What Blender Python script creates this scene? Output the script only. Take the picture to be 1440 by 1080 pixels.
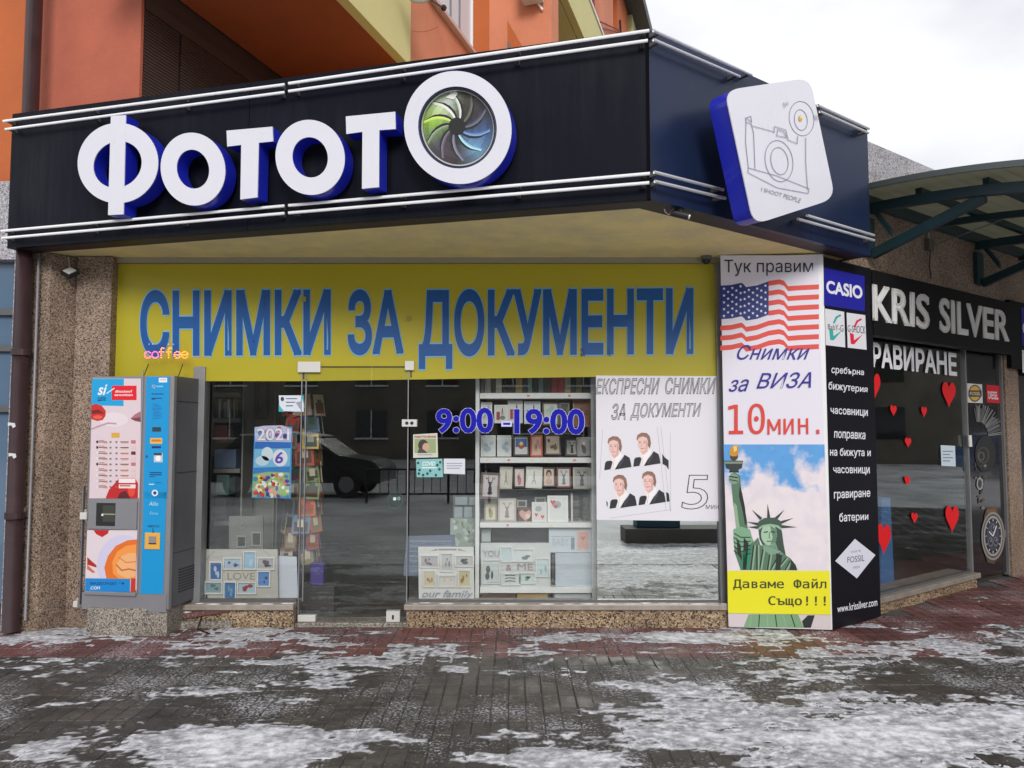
import bpy, bmesh, math, random
import numpy as np
from mathutils import Vector, Matrix
from mathutils.geometry import tessellate_polygon
R = math.radians
random.seed(7)
for _o in list(bpy.data.objects):
    bpy.data.objects.remove(_o)
SC = bpy.context.scene
COL = SC.collection

# ------------------------------------------------------------------ camera
FPX, PITCH = 1081.0, R(3.45)
CAM = Vector((0.0, -6.46, 1.6))
cd = bpy.data.cameras.new('camera'); cam = bpy.data.objects.new('camera', cd); COL.objects.link(cam)
cam.location = CAM; cam.rotation_euler = (R(90) + PITCH, 0, 0)
cd.sensor_width = 36; cd.lens = FPX / 1440 * 36; cd.clip_start = 0.05; cd.clip_end = 900
SC.camera = cam

# ------------------------------------------------------------------ world, sun, exposure
SUN_EL, SUN_AZ = R(29), R(172)       # azimuth measured from +Y towards +X
w = bpy.data.worlds.new('World'); SC.world = w; w.use_nodes = True
nt = w.node_tree; nt.nodes.clear()
def WN(t): return nt.nodes.new(t)
sky = WN('ShaderNodeTexSky'); sky.sky_type = 'NISHITA'; sky.sun_disc = False
sky.sun_elevation = SUN_EL; sky.sun_rotation = SUN_AZ; sky.air_density = 1.2; sky.dust_density = 2.5
bg1 = WN('ShaderNodeBackground'); bg1.inputs[1].default_value = 0.10
nt.links.new(sky.outputs[0], bg1.inputs[0])
tc = WN('ShaderNodeTexCoord'); mp = WN('ShaderNodeMapping'); mp.inputs['Scale'].default_value = (1.2, 1.2, 2.6)
mp.inputs['Location'].default_value = (0.35, 0.1, 0.55)
nz = WN('ShaderNodeTexNoise'); nz.inputs['Scale'].default_value = 1.9; nz.inputs['Detail'].default_value = 6; nz.inputs['Roughness'].default_value = 0.5
nt.links.new(tc.outputs['Generated'], mp.inputs[0]); nt.links.new(mp.outputs[0], nz.inputs['Vector'])
cr = WN('ShaderNodeValToRGB'); cr.color_ramp.elements[0].position = 0.36; cr.color_ramp.elements[1].position = 0.6
cr.color_ramp.elements[0].color = (0.54, 0.55, 0.59, 1); cr.color_ramp.elements[1].color = (0.78, 0.78, 0.80, 1)
nt.links.new(nz.outputs[0], cr.inputs[0])
bg2 = WN('ShaderNodeBackground'); bg2.inputs[1].default_value = 1.0
nt.links.new(cr.outputs[0], bg2.inputs[0])
mx = WN('ShaderNodeMixShader'); mx.inputs[0].default_value = 0.94
wo = WN('ShaderNodeOutputWorld')
nt.links.new(bg1.outputs[0], mx.inputs[1]); nt.links.new(bg2.outputs[0], mx.inputs[2]); nt.links.new(mx.outputs[0], wo.inputs[0])
sd = bpy.data.lights.new('sun', 'SUN'); sun = bpy.data.objects.new('sun', sd); COL.objects.link(sun)
sd.energy = 1.5; sd.angle = R(22); sd.color = (1.0, 0.97, 0.93)
_sv = Vector((math.sin(SUN_AZ) * math.cos(SUN_EL), math.cos(SUN_AZ) * math.cos(SUN_EL), math.sin(SUN_EL)))
sun.rotation_euler = _sv.to_track_quat('Z', 'Y').to_euler(); sun.location = (-6, -14, 14)
SC.view_settings.view_transform = 'Standard'; SC.view_settings.look = 'None'
SC.view_settings.exposure = 0.55; SC.view_settings.gamma = 1; SC.view_settings.use_curve_mapping = False
SC.render.engine = 'CYCLES'
SC.cycles.use_denoising = True
SC.cycles.max_bounces = 8; SC.cycles.transparent_max_bounces = 16
SC.cycles.caustics_reflective = False; SC.cycles.caustics_refractive = False

# ------------------------------------------------------------------ measuring: a photo pixel onto a real surface
_c, _s = math.cos(PITCH), math.sin(PITCH)
def ray(u, v):
    x = (u - 720) / FPX; s = -(v - 540) / FPX
    return Vector((x, _c - s * _s, _s + s * _c))
class Pl:
    def __init__(self, p, n): self.p = Vector(p); self.n = Vector(n).normalized()
    def at(self, u, v, off=0.0):
        r = ray(u, v); t = (self.p + self.n * off - CAM).dot(self.n) / r.dot(self.n)
        return CAM + r * t
    def shift(self, d): return Pl(self.p + self.n * d, self.n)
def hz(u, v, z):
    r = ray(u, v); return CAM + r * ((z - CAM.z) / r.z)
def FY(y): return Pl((0, y, 0), (0, -1, 0))
UP = Vector((0, 0, 1))

# ------------------------------------------------------------------ materials
MC = {}
def lin(c): return tuple(((x / 255) / 12.92 if x <= 10 else (((x / 255) + 0.055) / 1.055) ** 2.4) for x in c)
def _mat(name):
    m = bpy.data.materials.new(name); m.use_nodes = True; n = m.node_tree
    return m, n, n.nodes['Principled BSDF']
def solid(name, rgb, rough=0.6, metal=0.0, var=0.0, vscale=3.0, bump=0.0, bscale=40.0, coat=0.0, spec=0.5, dirt=None):
    if name in MC: return MC[name]
    m, n, b = _mat(name)
    b.inputs['Base Color'].default_value = (*rgb, 1); b.inputs['Roughness'].default_value = rough
    b.inputs['Metallic'].default_value = metal; b.inputs['Coat Weight'].default_value = coat
    b.inputs['Specular IOR Level'].default_value = spec
    if var > 0 or bump > 0:
        g = n.nodes.new('ShaderNodeNewGeometry')
    if var > 0:
        t = n.nodes.new('ShaderNodeTexNoise'); t.inputs['Scale'].default_value = vscale; t.inputs['Detail'].default_value = 7
        t.inputs['Roughness'].default_value = 0.65
        n.links.new(g.outputs['Position'], t.inputs['Vector'])
        r = n.nodes.new('ShaderNodeValToRGB'); e = r.color_ramp.elements
        e[0].position = 0.3; e[1].position = 0.7
        d = dirt or tuple(x * (1 - var) for x in rgb)
        e[0].color = (*d, 1); e[1].color = (*[min(1, x * (1 + var * .4)) for x in rgb], 1)
        n.links.new(t.outputs[0], r.inputs[0]); n.links.new(r.outputs[0], b.inputs['Base Color'])
        mr = n.nodes.new('ShaderNodeMapRange'); mr.inputs['To Min'].default_value = max(0.02, rough - .12); mr.inputs['To Max'].default_value = min(1, rough + .12)
        n.links.new(t.outputs[0], mr.inputs['Value']); n.links.new(mr.outputs[0], b.inputs['Roughness'])
    if bump > 0:
        t2 = n.nodes.new('ShaderNodeTexNoise'); t2.inputs['Scale'].default_value = bscale; t2.inputs['Detail'].default_value = 5
        n.links.new(g.outputs['Position'], t2.inputs['Vector'])
        bp = n.nodes.new('ShaderNodeBump'); bp.inputs['Strength'].default_value = bump; bp.inputs['Distance'].default_value = 0.01
        n.links.new(t2.outputs[0], bp.inputs['Height']); n.links.new(bp.outputs[0], b.inputs['Normal'])
    MC[name] = m; return m
KP = 0.95
def ink(c, rough=0.55, k=None):
    """flat printed colour given as the sRGB value the print shows in white light"""
    c = tuple(int(x) for x in c); key = 'ink_%02x%02x%02x_%d' % (*c, int(rough * 100))
    l = tuple(min(0.86, x * (k or KP)) for x in lin(c))
    return solid(key, l, rough)
def granite(name, base, dark, light, scale=70, rough=0.55):
    if name in MC: return MC[name]
    m, n, b = _mat(name); N = n.nodes.new; L = n.links.new
    g = N('ShaderNodeNewGeometry')
    v1 = N('ShaderNodeTexVoronoi'); v1.inputs['Scale'].default_value = scale; L(g.outputs['Position'], v1.inputs['Vector'])
    v2 = N('ShaderNodeTexVoronoi'); v2.inputs['Scale'].default_value = scale * 1.7; L(g.outputs['Position'], v2.inputs['Vector'])
    n1 = N('ShaderNodeTexNoise'); n1.inputs['Scale'].default_value = 2.2; n1.inputs['Detail'].default_value = 6; L(g.outputs['Position'], n1.inputs['Vector'])
    s1 = N('ShaderNodeSeparateColor'); L(v1.outputs['Color'], s1.inputs[0])
    s2 = N('ShaderNodeSeparateColor'); L(v2.outputs['Color'], s2.inputs[0])
    r1 = N('ShaderNodeValToRGB'); e = r1.color_ramp.elements; e[0].position = 0.18; e[0].color = (*dark, 1); e[1].position = 0.30; e[1].color = (*base, 1)
    x = r1.color_ramp.elements.new(0.72); x.color = (*base, 1); x = r1.color_ramp.elements.new(0.86); x.color = (*light, 1)
    L(s1.outputs[0], r1.inputs[0])
    mxx = N('ShaderNodeMix'); mxx.data_type = 'RGBA'; mxx.blend_type = 'MULTIPLY'; mxx.inputs['Factor'].default_value = 1
    r2 = N('ShaderNodeValToRGB'); r2.color_ramp.elements[0].position = 0.1; r2.color_ramp.elements[0].color = (.35, .33, .32, 1); r2.color_ramp.elements[1].position = 0.3; r2.color_ramp.elements[1].color = (1, 1, 1, 1)
    L(s2.outputs[1], r2.inputs[0]); L(r1.outputs[0], mxx.inputs['A']); L(r2.outputs[0], mxx.inputs['B'])
    m3 = N('ShaderNodeMix'); m3.data_type = 'RGBA'; m3.blend_type = 'MULTIPLY'; m3.inputs['Factor'].default_value = 1
    r3 = N('ShaderNodeValToRGB'); r3.color_ramp.elements[0].position = 0.3; r3.color_ramp.elements[0].color = (.68, .66, .64, 1); r3.color_ramp.elements[1].position = 0.65; r3.color_ramp.elements[1].color = (1.05, 1.03, 1, 1)
    L(n1.outputs[0], r3.inputs[0]); L(mxx.outputs['Result'], m3.inputs['A']); L(r3.outputs[0], m3.inputs['B'])
    L(m3.outputs['Result'], b.inputs['Base Color']); b.inputs['Roughness'].default_value = rough
    bp = N('ShaderNodeBump'); bp.inputs['Strength'].default_value = 0.35; bp.inputs['Distance'].default_value = 0.004
    L(v1.outputs['Distance'], bp.inputs['Height']); L(bp.outputs[0], b.inputs['Normal'])
    MC[name] = m; return m
def emis(name, rgb, st):
    if name in MC: return MC[name]
    m, n, b = _mat(name); b.inputs['Base Color'].default_value = (*rgb, 1)
    b.inputs['Emission Color'].default_value = (*rgb, 1); b.inputs['Emission Strength'].default_value = st
    MC[name] = m; return m
def glassmat(name, refl, tint=(1, 1, 1), rough=0.0, wob=0.0):
    """thin window glass: clear pane plus a reflective share that grows at grazing angles"""
    if name in MC: return MC[name]
    m = bpy.data.materials.new(name); m.use_nodes = True; n = m.node_tree; n.nodes.clear(); N = n.nodes.new; L = n.links.new
    o = N('ShaderNodeOutputMaterial'); mix = N('ShaderNodeMixShader'); tr = N('ShaderNodeBsdfTransparent'); gl = N('ShaderNodeBsdfGlossy')
    tr.inputs[0].default_value = (*tint, 1); gl.inputs['Roughness'].default_value = rough; gl.inputs[0].default_value = (.93, .98, .96, 1)
    fr = N('ShaderNodeLayerWeight'); fr.inputs[0].default_value = 0.5
    pw = N('ShaderNodeMath'); pw.operation = 'POWER'; pw.inputs[1].default_value = 5; L(fr.outputs['Facing'], pw.inputs[0])
    mr = N('ShaderNodeMapRange'); mr.inputs['To Min'].default_value = refl; mr.inputs['To Max'].default_value = 0.95; L(pw.outputs[0], mr.inputs['Value'])
    L(mr.outputs[0], mix.inputs[0]); L(tr.outputs[0], mix.inputs[1]); L(gl.outputs[0], mix.inputs[2]); L(mix.outputs[0], o.inputs[0])
    if wob > 0:
        g = N('ShaderNodeNewGeometry'); t = N('ShaderNodeTexNoise'); t.inputs['Scale'].default_value = 1.3
        bp = N('ShaderNodeBump'); bp.inputs['Strength'].default_value = wob; bp.inputs['Distance'].default_value = 0.01
        L(g.outputs['Position'], t.inputs['Vector']); L(t.outputs[0], bp.inputs['Height']); L(bp.outputs[0], gl.inputs['Normal'])
    MC[name] = m; return m

# ------------------------------------------------------------------ objects
def tag(o, label=None, cat=None, group=None, kind=None):
    if label: o['label'] = label
    if cat: o['category'] = cat
    if group: o['group'] = group
    if kind: o['kind'] = kind
    return o
def thing(name, loc, label, cat, group=None, kind=None):
    o = bpy.data.objects.new(name, None); COL.objects.link(o); o.location = loc; o.empty_display_size = .1
    return tag(o, label, cat, group, kind)
def wloc(o):
    v = Vector((0, 0, 0))
    while o: v += Vector(o.location); o = o.parent
    return v
class MB:
    def __init__(s): s.v = []; s.f = []; s.m = []; s.mats = []
    def mi(s, mat):
        if mat not in s.mats: s.mats.append(mat)
        return s.mats.index(mat)
    def add(s, vs, fs, mat):
        k = len(s.v); s.v += [tuple(x) for x in vs]; i = s.mi(mat)
        for f in fs: s.f.append(tuple(a + k for a in f)); s.m.append(i)
        return s
    def poly(s, pts, mat): return s.add(pts, [tuple(range(len(pts)))], mat)
    def obox(s, o, a, b, c, mat):
        o, a, b, c = map(Vector, (o, a, b, c))
        p = [o, o + a, o + a + b, o + b, o + c, o + a + c, o + a + b + c, o + b + c]
        return s.add(p, [(0, 3, 2, 1), (4, 5, 6, 7), (0, 1, 5, 4), (1, 2, 6, 5), (2, 3, 7, 6), (3, 0, 4, 7)], mat)
    def box(s, x0, x1, y0, y1, z0, z1, mat): return s.obox((x0, y0, z0), (x1 - x0, 0, 0), (0, y1 - y0, 0), (0, 0, z1 - z0), mat)
    def prism(s, pts, vec, mat, side=None, caps=(1, 1)):
        vec = Vector(vec); n = len(pts); q = [Vector(p) for p in pts]; q2 = [p + vec for p in q]
        if caps[0]: s.poly(q, mat)
        if caps[1]: s.poly(q2, mat)
        s.add(q + q2, [(i, (i + 1) % n, n + (i + 1) % n, n + i) for i in range(n)], side or mat)
        return s
    def tube(s, pts, r, mat, n=8, close=True):
        pts = [Vector(p) for p in pts]; rings = []
        for i, p in enumerate(pts):
            d = (pts[min(i + 1, len(pts) - 1)] - pts[max(i - 1, 0)]).normalized()
            a = d.cross(UP if abs(d.z) < .9 else Vector((1, 0, 0))).normalized(); b = d.cross(a).normalized()
            rr = r[i] if isinstance(r, (list, tuple)) else r
            rings.append([p + (a * math.cos(t) + b * math.sin(t)) * rr for t in [2 * math.pi * k / n for k in range(n)]])
        vs = [x for q in rings for x in q]; fs = []
        for i in range(len(pts) - 1):
            for k in range(n): fs.append((i * n + k, i * n + (k + 1) % n, (i + 1) * n + (k + 1) % n, (i + 1) * n + k))
        if close: fs += [tuple(range(n)), tuple(range((len(pts) - 1) * n, len(pts) * n))]
        return s.add(vs, fs, mat)
    def ball(s, c, r, mat, n=10, sc=(1, 1, 1)):
        c = Vector(c); vs = []; fs = []; h = n // 2
        for i in range(h + 1):
            t = math.pi * i / h
            for k in range(n):
                a = 2 * math.pi * k / n
                vs.append(c + Vector((math.sin(t) * math.cos(a) * r * sc[0], math.sin(t) * math.sin(a) * r * sc[1], math.cos(t) * r * sc[2])))
        for i in range(h):
            for k in range(n): fs.append((i * n + k, i * n + (k + 1) % n, (i + 1) * n + (k + 1) % n, (i + 1) * n + k))
        return s.add(vs, fs, mat)
    def build(s, name, parent=None, smooth=False, bevel=0, label=None, cat=None, group=None, kind=None, org=None):
        V = np.array(s.v, dtype=float).reshape(-1, 3)
        if parent is not None: o0 = wloc(parent)
        elif org is not None: o0 = Vector(org)
        else: o0 = Vector(((V[:, 0].min() + V[:, 0].max()) / 2, (V[:, 1].min() + V[:, 1].max()) / 2, V[:, 2].min()))
        me = bpy.data.meshes.new(name); me.from_pydata([tuple(x) for x in (V - np.array(o0))], [], s.f)
        for m in s.mats: me.materials.append(m)
        me.polygons.foreach_set('material_index', s.m)
        if smooth: me.polygons.foreach_set('use_smooth', [True] * len(me.polygons))
        me.update()
        o = bpy.data.objects.new(name, me); COL.objects.link(o)
        if parent is not None: o.parent = parent
        else: o.location = o0
        if bevel:
            b = o.modifiers.new('bevel', 'BEVEL'); b.width = bevel; b.segments = 2; b.limit_method = 'ANGLE'; b.angle_limit = R(50)
        return tag(o, label, cat, group, kind)

# ------------------------------------------------------------------ lettering
def _font(fn):
    try:
        import os
        for base in (bpy.utils.resource_path('LOCAL'), bpy.utils.resource_path('SYSTEM')):
            p = os.path.join(base, 'datafiles', 'fonts', fn)
            if os.path.exists(p): return bpy.data.fonts.load(p, check_existing=True)
    except Exception: pass
    return None
MONO = _font('DejaVuSansMono.woff2')
_gc = {}
def glyphs(t, shear=0.0, font=None, space=1.0):
    key = (t, shear, font.name if font else '', space)
    if key in _gc: return _gc[key]
    c = bpy.data.curves.new('lettering', 'FONT'); c.body = t; c.shear = shear; c.space_character = space
    if font: c.font = font
    o = bpy.data.objects.new('lettering', c); COL.objects.link(o); bpy.context.view_layer.update()
    cv = o.evaluated_get(bpy.context.evaluated_depsgraph_get()).to_curve(bpy.context.evaluated_depsgraph_get()); loops = []
    for sp in cv.splines:
        pts = []; bp = sp.bezier_points
        for i in range(len(bp)):
            p0, p1 = bp[i], bp[(i + 1) % len(bp)]
            a, h1, h2, d = p0.co, p0.handle_right, p1.handle_left, p1.co
            straight = (a - h1).length < 1e-5 and (d - h2).length < 1e-5 or (abs((h1 - a).cross(d - a).z) < 1e-6 and abs((h2 - a).cross(d - a).z) < 1e-6)
            n = 1 if straight else 4
            for k in range(n):
                u = k / n; q = a * (1 - u) ** 3 + h1 * 3 * u * (1 - u) ** 2 + h2 * 3 * u * u * (1 - u) + d * u ** 3
                if not pts or math.dist(pts[-1], (q.x, q.y)) > 1e-5: pts.append((q.x, q.y))
        if len(pts) > 2 and math.dist(pts[0], pts[-1]) < 1e-5: pts.pop()
        if len(pts) > 2: loops.append(pts)
    o.to_curve_clear(); bpy.data.objects.remove(o); bpy.data.curves.remove(c)
    area = lambda P: sum(P[i - 1][0] * P[i][1] - P[i][0] * P[i - 1][1] for i in range(len(P))) / 2
    def inside(pt, P):
        r = False
        for i in range(len(P)):
            (x0, y0), (x1, y1) = P[i - 1], P[i]
            if (y0 > pt[1]) != (y1 > pt[1]) and pt[0] < (x1 - x0) * (pt[1] - y0) / (y1 - y0) + x0: r = not r
        return r
    if not loops: _gc[key] = []; return []
    big = max(loops, key=lambda P: abs(area(P))); sg = 1 if area(big) > 0 else -1
    outs = [P for P in loops if area(P) * sg > 0]; holes = [P for P in loops if area(P) * sg <= 0]
    items = []
    for P in outs:
        hs = [h for h in holes if sum(inside(q, P) for q in h[:5]) >= 3]
        polys = [[Vector((x, y, 0)) for x, y in Q] for Q in [P] + hs]; tri = tessellate_polygon(polys)
        vs = [v for Q in [P] + hs for v in Q]; be = []; k0 = 0
        for Q in [P] + hs: be += [(k0 + i, k0 + (i + 1) % len(Q)) for i in range(len(Q))]; k0 += len(Q)
        items.append((vs, [tuple(f) for f in tri], be))
    groups = []
    for it in sorted(items, key=lambda c_: min(v[0] for v in c_[0])):
        x0, x1 = min(v[0] for v in it[0]), max(v[0] for v in it[0])
        for g in groups:
            ov = min(x1, g['x1']) - max(x0, g['x0'])
            if ov > .5 * min(x1 - x0, g['x1'] - g['x0']): g['it'].append(it); g['x0'] = min(x0, g['x0']); g['x1'] = max(x1, g['x1']); break
        else: groups.append({'x0': x0, 'x1': x1, 'it': [it]})
    res = []
    for g in groups:
        vs, fs, be = [], [], []
        for v_, f_, b_ in g['it']:
            k0 = len(vs); vs += v_; fs += [tuple(i + k0 for i in f) for f in f_]; be += [(i + k0, j + k0) for i, j in b_]
        res.append((vs, fs, be))
    res.sort(key=lambda c: min(v[0] for v in c[0]))
    _gc[key] = res; return res

class Print(MB):
    """flat print on a plane; points are measured on the photo (optionally in a zoomed view of it)"""
    def __init__(s, pl, base=0.0, step=0.0006):
        super().__init__(); s.pl = pl; s.base = base; s.step = step; s.ox = s.oy = 0; s.k = 1.0; s.lay = 0
    def view(s, ox=0, oy=0, k=1.0): s.ox, s.oy, s.k = ox, oy, k; return s
    def P(s, x, y, lay): return s.pl.at(s.ox + x / s.k, s.oy + y / s.k, s.base + lay * s.step)
    def shape(s, pts, mat, lay=None):
        if lay is None: s.lay += 1; lay = s.lay
        if not hasattr(mat, 'node_tree'): mat = ink(mat)
        s.poly([s.P(x, y, lay) for x, y in pts], mat); return s
    def rect(s, x0, y0, x1, y1, mat, lay=None): return s.shape([(x0, y0), (x1, y0), (x1, y1), (x0, y1)], mat, lay)
    def ell(s, cx, cy, rx, ry, mat, lay=None, n=28, a0=0, a1=360, rot=0):
        cr_, sr_ = math.cos(R(rot)), math.sin(R(rot)); pts = []
        full = (a1 - a0) >= 360
        for i in range(n if full else n + 1):
            t = R(a0 + (a1 - a0) * i / n); x, y = rx * math.cos(t), ry * math.sin(t)
            pts.append((cx + x * cr_ - y * sr_, cy + x * sr_ + y * cr_))
        return s.shape(pts, mat, lay)
    def stroke(s, pts, wd, mat, lay=None, closed=False):
        if lay is None: s.lay += 1; lay = s.lay
        if not hasattr(mat, 'node_tree'): mat = ink(mat)
        if closed: pts = list(pts) + [pts[0]]
        for (x0, y0), (x1, y1) in zip(pts[:-1], pts[1:]):
            dx, dy = x1 - x0, y1 - y0; l = math.hypot(dx, dy) or 1
            nx, ny = -dy / l * wd / 2, dx / l * wd / 2; ex, ey = dx / l * wd * .2, dy / l * wd * .2
            s.poly([s.P(a, b, lay) for a, b in ((x0 + nx - ex, y0 + ny - ey), (x1 + nx + ex, y1 + ny + ey), (x1 - nx + ex, y1 - ny + ey), (x0 - nx - ex, y0 - ny - ey))], mat)
        return s
    def arc(s, cx, cy, rx, ry, wd, mat, a0=0, a1=360, n=28, lay=None, rot=0):
        c_, s_ = math.cos(R(rot)), math.sin(R(rot)); pts = []
        for i in range(n + 1):
            t = R(a0 + (a1 - a0) * i / n); x, y = rx * math.cos(t), ry * math.sin(t)
            pts.append((cx + x * c_ - y * s_, cy + x * s_ + y * c_))
        return s.stroke(pts, wd, mat, lay)
    def text(s, t, q, mat, off=0.0, shear=0.0, font=None, lay=None, outline=None, omat=None, space=1.0, thick=0.0, hollow=0, parts=None):
        """q = (x0,y0,x1,y1) or four corners TL,TR,BR,BL; the glyphs' own bounding box is fitted to it.
        parts=(name, parent): every letter becomes an object of its own"""
        if len(q) == 4 and not isinstance(q[0], (tuple, list)): x0, y0, x1, y1 = q; q = ((x0, y0), (x1, y0), (x1, y1), (x0, y1))
        mk = lambda m: m if hasattr(m, 'node_tree') else ink(m)
        comps = glyphs(t, shear, font, space)
        if not comps: return s
        A = np.array([v for c in comps for v in c[0]])
        bx0, by0, bx1, by1 = A[:, 0].min() - off, A[:, 1].min() - off, A[:, 0].max() + off, A[:, 1].max() + off
        if lay is None: s.lay += 2; lay = s.lay
        def pt(x, y, l):
            a = (x - bx0) / (bx1 - bx0); b = 1 - (y - by0) / (by1 - by0)
            X = (q[0][0] * (1 - a) + q[1][0] * a) * (1 - b) + (q[3][0] * (1 - a) + q[2][0] * a) * b
            Y = (q[0][1] * (1 - a) + q[1][1] * a) * (1 - b) + (q[3][1] * (1 - a) + q[2][1] * a) * b
            return s.P(X, Y, l)
        def put(mb, pts, m, l, ext=0.0):
            P_ = [pt(x, y, l) for x, y in pts]
            if ext: P_ = [p + s.pl.n * ext for p in P_]; mb.prism(P_, -s.pl.n * ext, m, caps=(1, 0))
            else: mb.poly(P_, m)
        E_ = lambda d: d / max(s.step, 1e-4)
        def band(mb, vs, be, r, m, l, ext=0.0):
            for k, (i, j) in enumerate(be):
                (xa, ya), (xb, yb) = vs[i], vs[j]; dx, dy = xb - xa, yb - ya; L = math.hypot(dx, dy)
                if L < 1e-6: continue
                dx /= L; dy /= L; e = r if L > 2.2 * r else 0.0
                ll = l + E_(.00009 * (1 + k % 11))
                put(mb, [(xa - dx * e - dy * r, ya - dy * e + dx * r), (xb + dx * e - dy * r, yb + dy * e + dx * r), (xb + dx * e + dy * r, yb + dy * e - dx * r), (xa - dx * e + dy * r, ya - dy * e - dx * r)], m, ll, ext)
            if r > .012:
                for k, i in enumerate(sorted({i for e_ in be for i in e_})):
                    x, y = vs[i]; put(mb, [(x + r * math.cos(R(60 * h + 15)), y + r * math.sin(R(60 * h + 15))) for h in range(6)], m, l + E_(.00112 + .00008 * (k % 9)), ext)
        for vs, fs, be in comps:
            mb = MB() if parts else s
            if hollow: band(mb, vs, be, hollow, mk(omat), lay)
            else:
                if outline: band(mb, vs, be, off + outline, mk(omat), lay - 1)
                lf = lay + (E_(.0019) if outline else 0)
                for f in fs: put(mb, [vs[i] for i in f], mk(mat), lf, thick)
                if off > 0: band(mb, vs, be, off, mk(mat), lf, thick)
            if parts: mb.build(parts[0], parts[1])
        return s

# ------------------------------------------------------------------ shared materials
M_GRAN = granite('granite_brown', (.29, .205, .145), (.065, .048, .04), (.42, .33, .27), 125)
M_GRAN2 = granite('granite_plinth', (.33, .23, .14), (.04, .03, .025), (.52, .42, .30), 95, .35)
M_GRANG = granite('granite_grey', (.42, .42, .47), (.22, .22, .25), (.60, .60, .66), 95)
M_GRANF = granite('granite_base', (.30, .275, .24), (.09, .08, .07), (.44, .41, .37), 120)
M_BLACK_OLD = solid('fascia_black', (.0052, .006, .0115), .42, var=.25, vscale=2, spec=.09)
M_BLACK_SKY = solid('fascia_black_sky_sheen', (.009, .018, .052), .35, var=.25, vscale=1.5, spec=.35)  # same dark panel; the sky's blue reflection is put into its colour
M_DARK = solid('dark_trim', (.012, .011, .012), .5)
M_SOFFIT = solid('soffit_plaster', (.86, .70, .28), .75, var=.32, vscale=2.6, bump=.35, bscale=22, dirt=(.70, .59, .34))
M_TUBE = solid('tube_white', (.84, .84, .85), .35)
M_WHITEA = solid('acrylic_white', (.64, .64, .70), .3, var=.03, coat=.2)
M_BLUEA = solid('return_blue', (.012, .02, .42), .3, coat=.2)
M_ALU = solid('aluminium', (.30, .30, .31), .42, metal=.55, var=.12)
M_ALUD = solid('aluminium_dark', (.13, .125, .125), .45, metal=.4)
M_STEEL = solid('steel_fitting', (.70, .69, .66), .35, metal=.3)
M_GLASS = glassmat('window_glass', .070, (.985, .995, .99), wob=.02)
M_GLASSM = glassmat('coated_glass', .50, (.45, .5, .48), wob=.03)
M_WHITE = solid('laminate_white', (.74, .75, .75), .45, var=.04)
M_TEAL = solid('teal_paint', (.009, .036, .044), .4, var=.3, vscale=5, dirt=(.01, .03, .035))
M_SALMON = solid('render_salmon', (.62, .225, .125), .85, var=.18, vscale=1.2, bump=.3, bscale=90)
M_ORANGE = solid('render_orange', (.48, .12, .032), .85, var=.16, vscale=1.2, bump=.3, bscale=90)
M_YEL = solid('render_yellow_green', (.60, .55, .26), .85, var=.06, vscale=1.2, bump=.3, bscale=90)
M_MAROON = solid('maroon', (.20, .012, .018), .6, var=.1)
M_SHUT = solid('shutter_brown', (.062, .035, .030), .55, var=.15)
M_PIPE = solid('pipe_brown', (.042, .020, .022), .4, var=.3, vscale=6)

def streaky(name, c0, c1, rough, spec):
    m, n, b = _mat(name); N = n.nodes.new; L = n.links.new
    g = N('ShaderNodeNewGeometry'); mp_ = N('ShaderNodeMapping'); mp_.inputs['Scale'].default_value = (9, 9, .7); L(g.outputs['Position'], mp_.inputs[0])
    t = N('ShaderNodeTexNoise'); t.inputs['Scale'].default_value = 1.6; t.inputs['Detail'].default_value = 8; t.inputs['Roughness'].default_value = .7; L(mp_.outputs[0], t.inputs[0])
    t2 = N('ShaderNodeTexNoise'); t2.inputs['Scale'].default_value = 1.1; t2.inputs['Detail'].default_value = 3; L(g.outputs['Position'], t2.inputs[0])
    mu = N('ShaderNodeMath'); mu.operation = 'MULTIPLY'; L(t.outputs[0], mu.inputs[0]); L(t2.outputs[0], mu.inputs[1])
    r = N('ShaderNodeValToRGB'); e = r.color_ramp.elements; e[0].position = .20; e[0].color = (*c0, 1); e[1].position = .42; e[1].color = (*c1, 1); L(mu.outputs[0], r.inputs[0]); L(r.outputs[0], b.inputs['Base Color'])
    b.inputs['Roughness'].default_value = rough; b.inputs['Specular IOR Level'].default_value = spec
    bp = N('ShaderNodeBump'); bp.inputs['Strength'].default_value = .25; bp.inputs['Distance'].default_value = .02; L(t2.outputs[0], bp.inputs['Height']); L(bp.outputs[0], b.inputs['Normal'])
    MC[name] = m; return m
M_BLACK = streaky('fascia_black_streaked', (.0045, .0055, .011), (.013, .014, .020), .42, .10)
# ================================================================== large structure
def box_between(mb, a, b, z0, z1, depth, mat, back=None):
    """upright slab from a to b (ground points), thickness 'depth' away from the viewer side"""
    a = Vector(a); b = Vector(b); d = (b - a); d.z = 0
    n = Vector((d.y, -d.x, 0)).normalized()
    if back is None: back = -n
    mb.obox((a.x, a.y, z0), d, back * depth, (0, 0, z1 - z0), mat); return mb

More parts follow.
